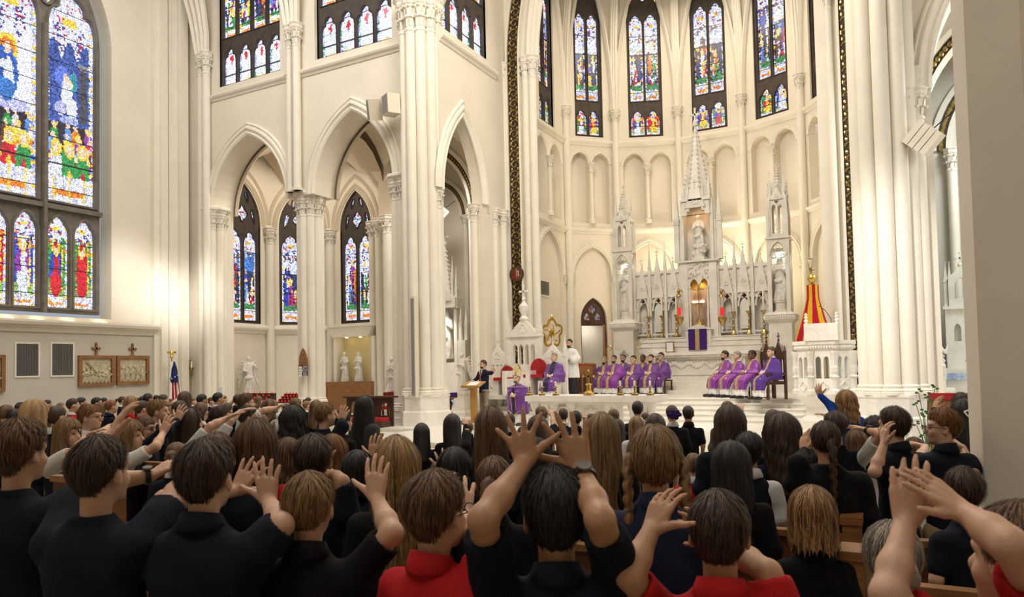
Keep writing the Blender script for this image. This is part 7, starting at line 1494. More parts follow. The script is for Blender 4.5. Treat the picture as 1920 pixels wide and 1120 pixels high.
# standing bishop with mitre
loc = (XY(971, 17.6, 700), 17.6, F1); hz = ZY(971, 701, 17.6)-F1; bp = priest(H=hz, seated=False, robe='purple', hcol='grey', beard='grey', lean=.03, band='darkband', bandw=.045)
mt = MB(); zt_ = hz-.075
for s in (-1, 1):
    pts = [(-.095, 0), (-.108, .16), (-.09, .26), (0, .36), (.09, .26), (.108, .16), (.095, 0)]; vs = []
    for u, v in pts: vs += [(u, s*(.085-.055*max(0, v-.0)/.31)+.03-.0, zt_+v), (u*.96, s*(.075-.055*v/.31)+.03, zt_+v)]
    mt.add(vs, [(2*i, 2*i+2, 2*i+3, 2*i+1) for i in range(6)]+[(0, 2, 4, 6, 8, 10, 12)])
for s in (-1, 1): mt.add([(s*.095, -.055, zt_), (s*.095, .115, zt_), (s*.105, .09, zt_+.14), (s*.105, -.03, zt_+.14), (s*.085, .03, zt_+.21)], [(0, 1, 2, 3), (3, 2, 4)])
bp.append(bake([('mitre', mt, 'mitre')])[0]); g = MB(); g.box((-.012, .105, zt_+.0), (.012, .118, zt_+.12)); g.box((-.1, .108, zt_), (.1, .12, zt_+.025)); bp.append(bake([('mitre_band', g, 'gold')])[0])
zc_ = .42*hz-.28; g = MB()
for x in (-.075, .075): g.tube([(x, .27, hz*.62), (x*.9, .235, hz*.4), (x, .225, zc_+.12)], .008, 4)
g.tube([(-.2, .2, zc_+.1), (0, .24, zc_-.02), (.2, .2, zc_+.1)], .012, 4); bp.append(bake([('gold_trim', g, 'gold')])[0]); g = MB(); [g.tube([(s*.05, .13, hz-.30), (s*.12, .19, hz-.42), (s*.09, .235, hz-.56)], .014, 4) for s in (-1, 1)]; g.tube([(-.2, .10, hz-.36), (-.05, .21, hz-.5), (0, .24, hz-.62), (.05, .21, hz-.5), (.2, .10, hz-.36)], .022, 4); bp.append(bake([('gold_yoke', g, 'gold')])[0])
place(bp, 'bishop in cream mitre and purple chasuble standing with hands joined', loc, math.radians(172), group='clergy near the throne')
# server in white surplice over black cassock
loc = (XY(1070, 21.2, 700), 21.2, F2); hz = ZY(1070, 637, 21.2)-F2; hz = min(1.86, hz); out = []; B = Fig(); hc = np.array((0, .03, hz-.12)); B.cap((0, 0, hz-.34), hc-(0, .02, .05), .055, .05, .02); head_parts(hc, 1.17, 'fair', 'black', 'black', out=out, B=B)
for s in (-1, 1): B.chain([(s*.19, 0, hz-.38), (s*.24, .02, hz-.62), (s*.05, .25, hz-.66)], [.05, .045, .028], .02); hand(B, (s*.05, .25, hz-.66), (-s*.7, .2, .3), (0, 1, .2), s, .18, .1, .4, 1.1); B.chain([(s*.09, 0, .85), (s*.1, 0, .1)], [.08, .05], .03)
out.append(('body', smesh('body', B.mesh(.014), SK['fair']))); c = Fig(); c.stack([(.02, 0, 0, .25, .19), (.5, 0, 0, .23, .16), (1.0, 0, 0, .19, .13), (hz-.33, 0, 0, .12, .09)], fold=(14, .06, 1.4)); [c.chain([(s*.19, 0, hz-.38), (s*.24, .02, hz-.62), (s*.09, .2, hz-.66)], [.06, .055, .045], .03) for s in (-1, 1)]; out.append(sm_part('cassock', c, .02, 'black'))
c = Fig(); c.stack([(.60, 0, .0, .30, .20), (.9, 0, 0, .27, .18), (hz-.55, 0, 0, .22, .14), (hz-.38, 0, 0, .21, .115), (hz-.30, 0, 0, .12, .09), (hz-.27, 0, 0, .08, .075)], fold=(14, .05, hz-.5)); [c.chain([(s*.18, 0, hz-.37), (s*.26, .02, hz-.60), (s*.19, .14, hz-.66)], [.07, .105, .12], .04) for s in (-1, 1)]; c.wr(.005, 25); out.append(sm_part('surplice', c, .018, 'alb'))
cl = Fig(); cl.stack([(hz-.29, 0, 0, .072, .07), (hz-.235, 0, 0, .06, .06)]); out.append(sm_part('collar', cl, .014, 'black')); place(out, 'bearded server in white surplice and black cassock standing by the doorway', loc, RZL, group='clergy near the throne')
# man at the lectern
loc = (XY(907, 18.75, 700), 18.75, F1); hz = ZY(907, 675, 18.75)-F1
def suit_man():
    rz = math.radians(160); out, inf = make_person(H=hz, hs=1.14, arms=[dict(side=1, E=(.30, .02, hz-.56), W=(.18, .26, hz-.62), f=(-.3, 1, 0), n=(0, 0, 1)), dict(side=-1, W=(-.62, .12, hz-.36), f=(-.6, .2, .8), n=(.2, -1, .3), spread=.2, curl=.1, pole=(0, -.2, -1))], hcol='dark', shirt='suit', sleeve='long', bottom='taupe', res=(.014, .012), glasses=True, width=1.12)
    f = Fig(); f.ell(inf['head'](0, .052, -.072), (.054, .046, .046), .02); f.sub(inf['head'](0, .11, -.045), (.02, .02, .012)); f.sub(inf['head'](0, .06, -.005), (.075, .08, .036)); out.append(('beard', smesh('beard', f.mesh(.012), HM['dark'])))
    s = MB(); z0, z1 = hz-.78, hz-.27; s.add([(-.035, .125, z0), (.035, .125, z0), (.075, .115, z1-.06), (.05, .085, z1), (-.05, .085, z1), (-.075, .115, z1-.06), (-.03, .145, hz-.5), (.03, .145, hz-.5)], [(0, 1, 7, 6), (6, 7, 2, 5), (5, 2, 3, 4)]); out.append(bake([('shirt_front', s, CL['white'])])[0])
    s = MB(); s.add([(-.03, .155, z0+.1), (0, .158, z0+.06), (.03, .155, z0+.1), (.03, .158, hz-.5), (-.03, .158, hz-.5), (.02, .115, z1-.02), (-.02, .115, z1-.02)], [(0, 1, 2, 3, 4), (4, 3, 5, 6)]); out.append(bake([('tie', s, CL['tie'])])[0])
    place(out, 'bearded man in navy blazer and red tie at the lectern, arm stretched out', loc, rz)
suit_man()
# ================================================================== CONGREGATION
def rzto(x, y, tx=-9.3, ty=17.6): return math.atan2(-(tx-x), ty-y)
def lp(loc, rz, px, py, D):     # a pixel at camera depth D, expressed in a person's own frame
    q = P(px, py, D=D)-Vector(loc); c, s = math.cos(-rz), math.sin(-rz); return (q.x*c-q.y*s, q.x*s+q.y*c, q.z)
def ld(rz, v):                  # a direction given in camera terms (right, up, away) in a person's own frame
    q = CR*v[0]+CU*v[1]+CF*v[2]; c, s = math.cos(-rz), math.sin(-rz); return (q.x*c-q.y*s, q.x*s+q.y*c, q.z)
def hero(lab, px, py, D, arms=(), rz=None, rel=None, off=0., detail=1, extra=None, res=(.011, .0065), **kw):
    """px, py: top of the head in the picture; arms: side, elbow pixel, wrist pixel, depths, finger and back-of-hand directions"""
    q = P(px, py, D=D); H_ = q.z; 
    if rz is None: rz = rzto(q.x, q.y)+off
    if rel is not None: rz = math.atan2(-q.x, q.y)-math.radians(rel)
    loc = (q.x, q.y, 0); A = []
    for a in arms:
        d = dict(side=a[0], E=lp(loc, rz, *a[1]), W=lp(loc, rz, *a[2]), f=ld(rz, a[3]), n=ld(rz, a[4])); d.update(a[5] if len(a) > 5 else {}); A.append(d)
    parts, inf = make_person(H=H_, arms=A, detail=detail, res=res, **kw)
    if extra: parts += extra(inf)
    return place(parts, lab, loc, rz)
def watch(inf_i=0, t=.82, col='black', face=.019):
    def f(inf):
        Wp, fd, nd, E = inf['hands'][inf_i]; Wp = np.array(Wp); E = np.array(E); c = E+(Wp-E)*t; d = nz(Wp-E); k = inf['k']; r = (.034+(.0225-.034)*max(0, (t-.35)/.65))*k+.004
        u = np.array(nd); u = nz(u-d*(u @ d)); w = np.cross(d, u); b = MB(); vs = []; n = 16
        for i in range(n):
            a = 2*PI*i/n; o = u*math.cos(a)+w*math.sin(a); vs += [c+o*(r+e)+d*s for e, s in ((-.001, -.010), (.004, -.010), (.004, .010), (-.001, .010))]
        b.add([tuple(v) for v in vs], [(4*i+j, 4*((i+1) % n)+j, 4*((i+1) % n)+(j+1) % 4, 4*i+(j+1) % 4) for i in range(n) for j in range(4)]); g = MB(); cc = c+u*(r+.002); vs = []
        for e in (0, .009):
            for i in range(14): a = 2*PI*i/14; vs.append(tuple(cc+u*e+(d*math.cos(a)+w*math.sin(a))*face))
        g.add(vs, [tuple(range(14))[::-1], tuple(range(14, 28))]+[(i, (i+1) % 14, (i+1) % 14+14, i+14) for i in range(14)]); return bake([('watch_strap', b, 'black'), ('watch_face', g, 'grille')])
    return f
UP = (0, 1, .1); BK = (0, 0, -1)
# ---- front row (nearest the camera)
hero('black haired boy in navy polo with both hands raised high, fingers spread', 1040, 884, 1.95, [(-1, (905, 975, 1.80), (985, 866, 1.98), (-.2, 1, .05), (-.1, .1, -1), dict(spread=.42, curl=.07, thumb=1.25, hl=.16, up=.06)), (1, (1125, 975, 1.80), (1088, 878, 2.0), (-.3, 1, .05), (.1, .1, -1), dict(spread=.25, curl=.05, thumb=1., hl=.18, up=.06))],
     rel=-3, detail=2, hcol='black', sk='tan', shirt='navy', collar='navy', extra=watch(1, .80, face=.02), width=1.12, hair=dict(kind='short', vol=.02, lift=.004), hs=1.02)
hero('boy in red polo, short dark hair, forming a heart with both hands', 1346, 924, 1.95, [(-1, (1180, 1080, 1.85), (1222, 992, 1.92), (.5, 1, .25), (-.75, .35, -.6), dict(spread=.06, curl=.35, thumb=1.3, hl=.155)), (1, (1440, 1075, 1.95), (1345, 1010, 2.25), (-.8, .8, .0), (.5, .3, -.8), dict(spread=.1, curl=.3, hl=.16))],
     rel=0, detail=2, hcol='dark', sk='mid', shirt='red', collar='red', hair=dict(kind='short', vol=.013, lift=.003), width=1.1)
hero('boy in red polo and black glasses, brown hair, between the blond boy and centre boy', 812, 889, 2.15, [(1, (905, 1030, 2.1), (868, 965, 2.45), (-.1, 1, .6), (.3, 0, -1), dict(spread=.2))], rel=42, detail=2, hcol='brown', shirt='red', collar='red', glasses=True, hair=dict(kind='short', vol=.018, lift=.004), hs=.98, width=1.05)
hero('short haired blond boy in black polo with his right hand raised beside his head', 577, 887, 2.4, [(1, (735, 1000, 2.35), (706, 935, 2.5), (-.05, 1, .2), (-.4, .0, -1), dict(spread=.12, curl=.2, thumb=1.1, hl=.17))],
     rel=22, detail=2, hcol='sandy', shirt='black', collar='black', hair=dict(kind='buzz', vol=.009, lift=.005), width=1.08)
hero('brown haired boy in navy polo with both hands raised before the red shirted girl', 382, 829, 2.3, [(1, (528, 985, 2.3), (503, 940, 2.55), (-.12, 1, .15), (-.2, 0, -1), dict(spread=.18, curl=.12, thumb=1.2, hl=.17)), (-1, (310, 940, 2.5), (445, 920, 2.95), (.5, .9, .1), (-.3, 0, -1), dict(spread=.25, curl=.15, thumb=1.1, hl=.17))],
     rel=32, detail=2, hcol='dark', shirt='navy', collar='navy', hair=dict(kind='short', vol=.018, lift=.004), width=1.15)
hero('dark haired boy in navy tee, second from left, hand raised above his head', 181, 821, 2.35, [(1, (330, 925, 2.5), (350, 905, 2.9), (.6, .2, 1), (0, 1, 0)), (-1, (185, 880, 2.75), (210, 822, 2.85), (.25, 1, .3), (-.7, .1, -.5), dict(spread=.06, curl=.35, thumb=.9, hl=.185))],
     rel=48, detail=2, hcol='dark', shirt='navy', hair=dict(kind='short', vol=.014, lift=.004), width=1.15)
hero('curly topped brown haired boy at far left edge, long arm with black watch', 32, 795, 2.75, [(1, (190, 905, 2.9), (283, 893, 3.0), (.8, .5, .4), (-.1, 1, -.3), dict(spread=.1, curl=.35, hl=.17, r=1.0))], rel=50, detail=2, hcol='brown', shirt='navy', extra=watch(0, .93), hair=dict(kind='short', vol=.024, lift=.008, amp=.08), width=1.1)
hero('boy at bottom right corner with both hands joined overhead, light skin', 1925, 948, 1.5, [(-1, (1665, 1115, 1.42), (1700, 975, 1.52), (.12, 1, .1), (-.3, 0, -1), dict(spread=.04, curl=.12, thumb=.5, hl=.15, r=.88)), (1, (1890, 1020, 1.35), (1800, 955, 1.47), (-.8, .62, .1), (.5, .5, -.7), dict(spread=.03, curl=.12, thumb=.4, hl=.15, r=.88))],
     rel=-58, detail=2, hcol='brown', shirt='red', hair=dict(kind='short', vol=.014, lift=.003), hs=.98)
hero('grey haired older woman with bun and glasses seated at lower right', 1668, 985, 2.55, rz=.45, detail=2, hcol='grey', shirt='black', seated=False, legs=False, glasses=True, hair=dict(kind='bun', vol=.012, bz=-.02), sleeve='long') if False else None
def seated_lady(lab, px, py, D, **kw):
    q = P(px, py, D=D); parts, inf = make_person(H=q.z, seated=True, res=(.014, .01), detail=1, **kw); place(parts, lab, (q.x, q.y, 0), rzto(q.x, q.y)+kw.pop('o', 0) if False else .35)
seated_lady('grey haired older woman with low bun and glasses seated at lower right', 1672, 985, 2.45, hcol='grey', shirt='black', sleeve='long', glasses=True, hair=dict(kind='bun', vol=.02, bz=-.03), bottom='black')
seated_lady('woman with blonde highlighted bob and black top seated in the near pew', 1522, 921, 3.25, hcol='high', shirt='black', sleeve='long', hair=dict(kind='bob', vol=.032, amp=.07), bottom='black')
# ---- second row
hero('girl with two crown braids, light brown hair, slate navy polo and plaid skirt', 1226, 804, 2.75, rel=-4, detail=2, hcol='lbrown', shirt='denimnavy', collar='denimnavy', bottom='redplaid', hair=dict(kind='braids', part=1, lift=.006, vol=.022), hs=1.04, width=1.15)
hero('girl with long blonde hair in black top left of centre', 742, 827, 3.0, rel=0, detail=2, hcol='blonde', shirt='black', sleeve='long', hair=dict(kind='long', L=.42, vol=.026, wave=.18, lift=.01), bottom='redplaid')
hero('girl with long brown hair in red polo behind the raised hands on the left', 478, 794, 3.35, rel=5, detail=2, hcol='brown', shirt='red', hair=dict(kind='long', L=.30, vol=.026, wave=.1, lift=.01), bottom='redplaid', arms=[])
hero('girl with tied brown hair in dark top partly hidden by the centre boy arm', 925, 855, 3.1, rz=.3, hcol='brown', shirt='black', sleeve='long', hair=dict(kind='pony'))
hero('girl with smooth dark hair and raised hand behind the short blond boy', 586, 820, 3.3, [(1, (640, 905, 3.3), (612, 885, 3.5), (-.1, 1, .2), (-.5, 0, -1), dict(spread=.3, hl=.15))], rel=10, hcol='dark', shirt='navy', hair=dict(kind='short', vol=.02), sk='mid')
hero('girl with gathered brown hair between the left boys and the red shirted girl', 405, 810, 3.2, rel=10, hcol='brown', shirt='navy', hair=dict(kind='bun'))
hero('girl with straight black hair and black sweater right of the braided girl', 1370, 834, 3.7, rz=.3, detail=1, hcol='black', shirt='black', sleeve='long', hair=dict(kind='long', L=.40, vol=.03, amp=.07), sk='mid', bottom='black')
hero('girl with long dark braid down her back in wide black sweater', 1547, 789, 4.1, [(-1, (1495, 870, 4.1), (1508, 848, 4.4), (.2, 1, .5), (-1, 0, -.3), dict(sleeve='long'))], rz=.4, detail=1, hcol='dark', shirt='black', sleeve='long', hair=dict(kind='braid', L=.5), sk='mid', width=1.25)
hero('dark haired boy in navy at right edge beside the near pillar', 1808, 878, 3.45, rz=.5, hcol='dark', shirt='navy', hair=dict(kind='short'))
hero('child with dark curly hair and small raised hand left of centre', 850, 843, 3.9, [(-1, (845, 905, 3.7), (832, 892, 3.9), (-.2, 1, .1), (.2, 0, -1), dict(spread=.35, sleeve='long'))], rz=.3, hcol='black', shirt='navy', sleeve='long', hair=dict(kind='curly', L=.2, vol=.022))
hero('girl with black bobbed hair and adult hand with ring beside her', 668, 846, 4.1, [(1, (712, 890, 4.0), (703, 862, 4.2), (0, 1, .2), (-.3, 0, -1), dict(spread=.05, hl=.17, sleeve='long'))], rz=.1, hcol='black', shirt='navy', sleeve='long', hair=dict(kind='bob', vol=.014), sk='mid')
hero('girl with auburn shoulder length hair in navy tee', 622, 817, 4.5, rz=.0, hcol='ginger', shirt='navy', hair=dict(kind='long', L=.26, vol=.018, wave=.1))
hero('girl with wavy brown hair tied with a pale yellow bow', 538, 824, 4.6, rz=.1, hcol='brown', shirt='navy', hair=dict(kind='curly', L=.15, vol=.02), extra=lambda inf: bake([('hair_bow', (lambda b: (b.tube([inf['head'](-.06, -.1, .03), inf['head'](-.10, -.12, .06), inf['head'](-.12, -.11, .03), inf['head'](-.06, -.1, .03), inf['head'](-.02, -.13, .06), inf['head'](-.0, -.12, .03), inf['head'](-.06, -.1, .03), inf['head'](-.07, -.13, -.05)], .006, 5), b)[1])(MB()), 'uyel')]))
hero('girl with straight waist length light brown hair right of the raised hands', 1127, 782, 4.3, rz=.3, detail=1, hcol='lbrown', shirt='black', sleeve='long', hair=dict(kind='long', L=.46, vol=.03, lift=.01), hs=1.05)
hero('girl with long centre brown hair and navy sweater left of the raised hands', 917, 769, 4.3, rz=.0, detail=1, hcol='brown', shirt='navy', sleeve='long', hair=dict(kind='long', L=.40, vol=.028, wave=.15, lift=.01), turn=.4)
hero('child with black hair half hidden behind the centre boy hands', 1003, 822, 4.2, rz=.2, hcol='black', shirt='black', hair=dict(kind='long', L=.4, vol=.016), sk='mid')
hero('tall girl with straight dark hair and navy sweater in front of white steps', 1368, 764, 5.1, rz=.3, detail=1, hcol='dark', shirt='navy', sleeve='long', hair=dict(kind='long', L=.38, vol=.03), width=1.2, hs=1.05)
hero('girl with curly dark brown hair in front of the white steps at right', 1467, 783, 4.9, rz=.3, detail=1, hcol='dark', shirt='navy', sleeve='long', hair=dict(kind='curly', L=.36, vol=.04), hs=1.05)
hero('boy with black hair, navy vest and white sleeves right of centre', 1404, 814, 4.6, rz=.3, hcol='black', shirt='white', sleeve='long', vest='navy', collar='white', hair=dict(kind='short', vol=.02), sk='mid')
hero('boy in navy polo and khaki trousers seen in left profile near the white pier', 1678, 766, 4.7, [(-1, (1640, 885, 4.5), (1658, 832, 4.55), (.05, 1, .1), (-1, 0, 0), dict(curl=.5))], rz=.95, detail=1, hcol='dark', shirt='navy', collar='navy', hair=dict(kind='short', vol=.02), face=True)
hero('auburn haired boy with black glasses looking back over his shoulder at right', 1768, 769, 4.7, [(-1, (1725, 860, 4.9), (1735, 838, 5.2), (-1, .3, .3), (0, 1, 0), {}), (1, (1825, 890, 4.6), (1805, 840, 4.8), (-.5, .5, .5), (0, 1, 0))], rz=.5, detail=1, hcol='ginger', shirt='navy', collar='navy', hair=dict(kind='short', vol=.022), turn=1.25, glasses=True)
hero('curly black haired boy in white shirt, forearm with blue watch over him', 1641, 784, 5.6, [(-1, (1655, 815, 5.3), (1622, 806, 5.5), (-1, .25, .2), (.2, 1, -.2), {})], rz=.4, hcol='black', shirt='white', hair=dict(kind='afro'), sk='mid', extra=watch(0, .8))
hero('child in white shirt between the two navy polo boys', 1715, 822, 5.5, [(1, (1745, 862, 5.4), (1722, 838, 5.6), (-1, .2, .3), (0, 1, 0), {})], rz=.6, hcol='brown', shirt='white', hair=dict(kind='short'))
hero('short brown haired boy in black beside the blue dressed teacher', 1566, 774, 5.6, rz=.5, hcol='dark', shirt='black', hair=dict(kind='short', vol=.018))
hero('brown haired child with hand at ear below the blue dressed teacher', 1606, 806, 5.9, rz=.5, hcol='brown', shirt='black', hair=dict(kind='bob', vol=.012))
hero('teacher in royal blue with wavy blonde hair, arm stretched up by the pulpit', 1588, 737, 8.6, [(-1, (1560, 763, 8.7), (1537, 742, 8.8), (-.25, 1, 0), (-.8, 0, -.6), dict(sleeve='long')), (1, (1570, 800, 8.4), (1550, 780, 8.6), (-1, .3, 0), (0, 1, 0), dict(sleeve='long'))], rz=.75, detail=1, hcol='high', shirt='blue', sleeve='long', hair=dict(kind='curly', L=.24, vol=.045), width=1.1, face=True)
hero('black haired woman with white claw clip at right near the pillar', 1806, 752, 6.4, [(-1, (1760, 790, 6.4), (1752, 770, 6.6), (.3, 1, 0), (-1, 0, 0), dict(sleeve='long'))], rz=.4, hcol='black', shirt='black', sleeve='long', hair=dict(kind='long', L=.35, vol=.03), sk='mid', extra=lambda inf: bake([('claw_clip', (lambda b: (b.tube([inf['head'](-.05, -.13, .03), inf['head'](-.02, -.16, .05), inf['head'](.04, -.16, .04), inf['head'](.06, -.13, .02), inf['head'](.03, -.155, -.01), inf['head'](-.03, -.155, -.01), inf['head'](-.05, -.13, .03)], .008, 5), b)[1])(MB()), 'white')]))
hero('dark haired woman behind the one with the claw clip', 1803, 737, 7.6, rz=.5, hcol='dark', shirt='black', sleeve='long', hair=dict(kind='long', L=.3), sk='mid')
# ---- left block, nearer children
hero('girl in profile with long light brown hair, navy vest and white sleeve, arm forward', 240, 789, 5.6, [(1, (292, 838, 5.5), (306, 812, 5.7), (.35, 1, .2), (-.2, .4, -1), dict(spread=.2))], rz=-1.1, detail=1, hcol='lbrown', shirt='white', vest='navy', hair=dict(kind='long', L=.34, vol=.02), face=True)
hero('girl in profile with straight fair hair and white blouse at the left', 124, 785, 5.5, [(1, (143, 845, 5.3), (160, 820, 5.6), (1, .6, 0), (-.3, 1, 0), {})], rz=-1.3, detail=1, hcol='lbrown', shirt='white', vest='navy', hair=dict(kind='long', L=.34, vol=.018), face=True)
hero('girl in profile with a golden braid, glasses, navy jumper and white collar', 166, 758, 6.4, [(1, (190, 815, 6.2), (205, 800, 6.5), (1, .5, 0), (0, 1, 0), {})], rz=-1.1, detail=1, hcol='ginger', shirt='white', vest='navy', collar='white', hair=dict(kind='braid', L=.34), glasses=True)
hero('girl with glasses and tied brown hair in navy sweater, arm out to the right', 268, 780, 6.2, [(1, (310, 808, 6.0), (332, 790, 6.2), (.3, 1, .2), (-.3, .3, -1), dict(spread=.2, sleeve='long'))], rz=-1.2, hcol='brown', shirt='navy', sleeve='long', hair=dict(kind='bun'), glasses=True)
hero('girl with very long dark hair and bare arm reaching right', 354, 768, 6.3, [(1, (395, 800, 6.2), (425, 785, 6.3), (.9, .5, .2), (0, 1, 0), {})], rz=-.6, detail=1, hcol='dark', shirt='white', hair=dict(kind='long', L=.5, vol=.024))
hero('boy with cropped light brown hair, black sweater, right of the picture frames', 294, 750, 7.3, [(1, (325, 790, 7.2), (345, 783, 7.4), (1, .3, .2), (0, 1, 0), dict(sleeve='short'))], rz=-.9, detail=1, hcol='sandy', shirt='black', collar='white', sleeve='long', hair=dict(kind='buzz', vol=.012), face=True)
hero('boy in white shirt with one arm stretched far right, near the red candles', 459, 739, 9.0, [(1, (495, 770, 8.9), (520, 765, 9.0), (.9, .6, 0), (0, 1, 0), dict(hl=.15))], rz=-.7, hcol='brown', shirt='white', hair=dict(kind='short', vol=.016))
hero('boy with neat dark hair and white collar in front of the white shirted boy', 462, 762, 7.6, rz=-.7, hcol='dark', shirt='white', vest='navy', collar='white', hair=dict(kind='short'), face=True)
hero('boy in white shirt with dark hair and arms stretched to the right', 410, 762, 7.2, [(1, (432, 790, 7.1), (450, 772, 7.2), (.9, .3, .3), (0, 1, 0), {}), (-1, (415, 795, 7.5), (435, 780, 7.7), (.9, .3, .3), (0, 1, 0), {})], rz=-.7, hcol='dark', shirt='white', hair=dict(kind='short'))
hero('child with black curly hair, black vest and white sleeves', 549, 767, 6.6, [(1, (528, 800, 6.9), (535, 778, 7.1), (.3, 1, .2), (-.3, .2, -1), dict(hl=.13))], rz=-.1, detail=1, hcol='black', shirt='white', sleeve='long', vest='black', hair=dict(kind='curly', L=.16, vol=.04), sk='brown')
hero('boy with short sandy hair and wide navy sweater, hand lifted', 607, 756, 6.8, [(1, (642, 800, 6.7), (640, 790, 6.9), (.25, 1, .1), (-.2, .2, -1), dict(sleeve='long'))], rz=-.4, detail=1, hcol='sandy', shirt='navy', sleeve='long', hair=dict(kind='short', vol=.015), width=1.25)
hero('black haired boy in black with a cream scarf, beside the navy sweater boy', 641, 770, 7.4, rz=-.2, hcol='black', shirt='black', sleeve='long', hair=dict(kind='short', vol=.014))
hero('tall young woman with long black hair, grey sweater and plaid skirt', 682, 746, 8.1, rz=-.1, detail=1, hcol='black', shirt='grey', sleeve='long', bottom='plaid', hair=dict(kind='long', L=.44, vol=.035), sk='mid', width=1.05)
# ---- further heads: prototypes copied with their own colours
KP = {}
def proto(kind, arm, sleeve, face=False):
    k = (kind, arm, sleeve, face)
    if k in KP: return KP[k]
    A = []
    if arm: A = [dict(side=1, W=(.18, .40, 1.30 if arm == 1 else 1.5), f=(0, 1, .35 if arm == 1 else 1), n=(0, -.4, 1), spread=.15)]
    if arm == 3: A.append(dict(side=-1, W=(-.14, .42, 1.34), f=(0, 1, .4), n=(0, -.4, 1), spread=.15))
    p_, _ = make_person(H=1.5, arms=A, hair=dict(kind=kind, L=.32, **({'vol': .030, 'amp': .07} if kind == 'long' else {})), shirt='white', sleeve=sleeve, bottom='black', res=(.02, .012), legs=False, hseed=len(KP)+3, collar='white', face=face); KP[k] = p_; return p_
HD = {'d': 'dark', 'b': 'brown', 'k': 'black', 'l': 'lbrown', 'y': 'blonde', 'g': 'ginger', 's': 'sandy', 'r': 'grey'}; SH = {'n': 'navy', 'w': 'white', 'r': 'red', 'k': 'black', 'o': 'olive'}
HN = {'d': 'dark brown', 'b': 'brown', 'k': 'black', 'l': 'light brown', 'y': 'blonde', 'g': 'auburn', 's': 'sandy', 'r': 'grey'}; SN = {'n': 'navy top', 'w': 'white shirt', 'r': 'red top', 'k': 'black top', 'o': 'olive jacket'}; KN = {'short': 'short', 'long': 'long', 'bob': 'bobbed', 'bun': 'tied', 'pony': 'ponytailed', 'curly': 'curly', 'buzz': 'cropped', 'bald': 'thinning', 'braid': 'braided', 'afro': 'curly'}
def crowd(T, place_txt, off, grp, base=None):
    for n, row in enumerate(T.split(';')):
        a = row.split(); px, py, w = float(a[0]), float(a[1]), float(a[2]); kind = a[3]; hc_, sh_ = a[4][0], a[4][1]; arm = int(a[4][2]); extra = ' '.join(a[5:]).strip()
        D = (.178 if kind in ('short', 'buzz', 'bun', 'pony', 'bald', 'braid') else .20)*1362/w; q = P(px, py, D=D)
        D2 = D
        for _ in range(6):
            q = P(px, py, D=D2)
            if q.z > 1.72: D2 *= 1.04
            elif q.z < 1.22: D2 *= .95
        slv = 'long' if sh_ in 'nko' and n % 2 else 'short'; p_ = proto(kind, arm, slv, n % 4 == 0); s = q.z/1.5
        sk_ = SK['mid' if hc_ == 'k' else 'fair']; cols = {'hair': HM[HD[hc_]], 'shirt': CL[SH[sh_]], 'body': sk_, 'collar': CL['white' if n % 3 else SH[sh_]]}
        lab = '%s with %s %s hair and %s %s, %s' % ('child' if D > 0 else '', KN[kind], HN[hc_], SN[sh_], extra, place_txt) if not extra else 'child with %s %s hair, %s' % (KN[kind], HN[hc_], extra)
        rz = rzto(q.x, q.y)+.25*math.sin(n*2.3) if px < 760 else .75*math.atan2(-q.x, q.y)+.25*rzto(q.x, q.y)+.12*math.sin(n*2.3)
        place(p_, lab, (q.x, q.y, 0), rz, scale=s, group=grp, cols=cols)
crowd('''10 759 26 short bn0 at the far left edge, front of the first wall vent;38 754 19 short dn0 just left of the first wall vent;6 775 24 short dn0 lowest at the left edge above the curly boy;27 767 26 short kn0 black mop left of the long blonde girl;29 777 22 bob dn0 directly under the black mop at left;61 752 40 long yn0 seen from behind under the first vent;88 750 15 short kn0 tiny head right of the blonde girl under the vents;113 755 15 short lw0 between the vents and the frame;104 761 32 short dn0 large head under the second wall vent;84 780 36 bob bw0 above the left boys ear, in front of the blonde girl;135 747 20 short dr0 red top, under the left picture frame;151 745 17 short kr1 face turned, directly under the left frame;160 757 22 short dn0 just left of the golden braided girl;180 745 17 short kn0 rounded head under the right frame;194 746 14 short kn0 small head right under the right frame;207 750 20 short gn0 near the right frame corner;188 756 22 bob bn0 behind the golden braided girl;228 743 14 bun dn0 tiny tied head right of the frames;243 744 21 long lr0 profile left of the corner pilasters;258 746 17 short dn0 behind the light haired profile girl;276 737 17 bun kw0 white collar, before the corner pilasters;264 751 24 short dr1 hand lifted, left of the cropped boy;293 741 13 short kn0 left of the flag base;305 739 17 pony dn0 face turned, left of the flag;320 748 12 short bn0 directly below the flag;345 736 22 long dn0 tall dark head right of the flag;362 747 12 short bn0 small, right of the tall dark head;316 755 16 short bn0 behind the cropped boy;322 762 24 short sn0 light crop in front of the flag;335 751 26 short dn1 navy arm out below the flag;378 739 18 short kn2 arm raised near the arcade pier;376 754 28 short bk0 brown mop and black sweater in the middle left;408 736 18 short kw2 arm raised by the notice board;419 742 13 short dw0 small pale face by the notice board''', 'left', 0, 'children of the far left block')
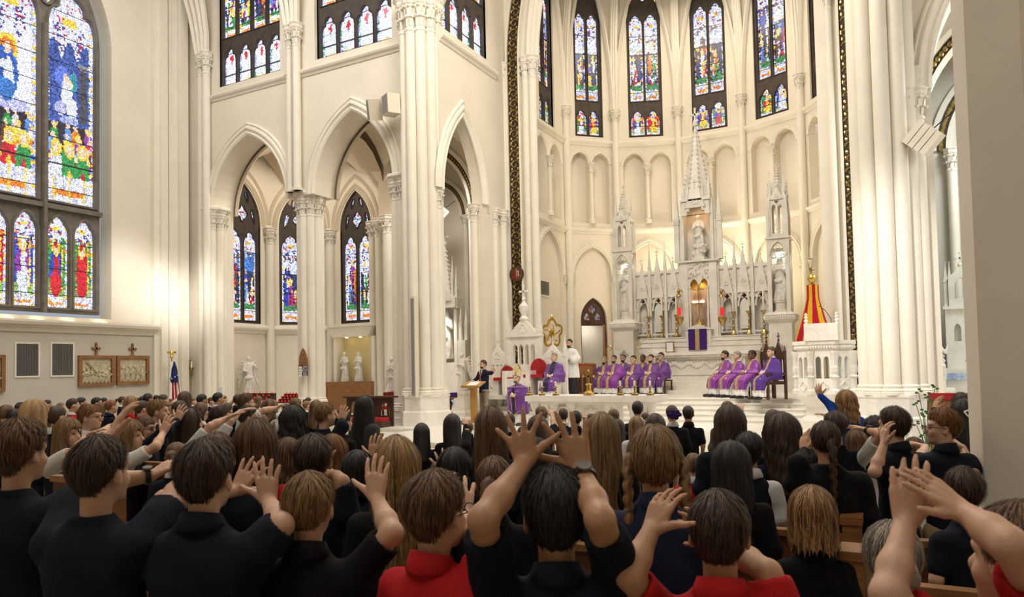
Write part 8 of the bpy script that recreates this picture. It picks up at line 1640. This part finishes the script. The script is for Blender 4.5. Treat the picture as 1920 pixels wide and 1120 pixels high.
crowd('''446 739 18 short dn0 left of the red candles;425 756 22 short dn1 below the notice board;437 762 20 bob bn0 under the angel statue;484 744 15 long bw0 face visible before the angel candles;476 756 20 short dn2 arm raised behind the white shirt boy;503 750 24 curly bn0 left of the bright red candles;512 752 18 long lw1 just left of the middle pier;535 757 16 short dn0 under the middle pier base;553 748 21 long bn0 at the foot of the middle pier;577 745 14 bun dn0 small bun right of the middle pier;574 752 16 short ln0 under the small bun;592 752 24 long bn0 long hair left of the sandy haired boy;490 779 26 long bn0 behind the red shirted girl;516 788 28 bob rn0 grey hair left of black vest child;505 770 22 long gn1 reaching arm, before the bright candles;383 770 20 short dn2 raised wrist between the left boys;395 745 14 short dn0 under the gold cross sconce;330 828 46 bun bn0 above the head of the second boy''', 'left of the middle pier', 0, 'children before the middle pier')
crowd('''790 796 36 long kn0 left of the lectern, before the pier plinth;848 779 36 long kk2 both hands lifted, left of the lectern;819 868 32 bob bn0 low head above the glasses boy;880 792 18 short bn0 low behind the black haired girl by the lectern;956 775 26 short dn0 under the bishop robe;979 798 30 bald dk0 thinning crown under the bishop;1015 762 28 short bk2 left of the raised hands under the altar end;1008 782 44 long dk0 long dark hair just behind the raised fingers;1056 766 24 short dn0 white collar, before the altar left panel;1080 770 27 short kk3 hand lifted, before the altar centre;1108 776 22 short dn0 small head right of the lifted hand;1150 767 28 short bn0 below the altar right panel;1158 788 32 curly dn0 dark curls under the altar right panel;1195 752 26 short kn0 tall black head at the altar right end;1210 774 22 short dn0 hooded dark head by the altar right end;1193 783 33 long lw2 fair hair before the altar right end;1228 779 42 long dk0 dark head above the crown braids girl;1260 759 28 bun dk0 purple scrunchie and white collar;1290 761 27 short kk0 short black hair, white collar, right of scrunchie;1364 752 30 short bo2 olive jacket leaning, before the white steps;1450 771 36 long dn0 dark head behind the curly haired girl;1500 819 24 short dk2 low dark head right of the curly girl;1300 850 34 short br2 red sleeve beside the crown braids;1432 808 16 short dn2 small hands right of the vest boy;1240 785 18 short dn0 just left of the purple scrunchie''', 'in the right block', 0, 'children of the right block')
b = MB(); b.ell((0, -.135, 1.385), (.075, .045, .05), 10, 6); [b.ell((.055*math.cos(a), -.15, 1.385+.04*math.sin(a)), (.032, .03, .028), 6, 4) for a in range(6)]; b.build('scrunchie', M['veil'], [o for o in COL.objects if 'purple scrunchie and' in o.get('label', '')][0], smooth=True, label='purple ruffled scrunchie')

for o in list(bpy.data.objects):
    if '_off' in o: del o['_off']
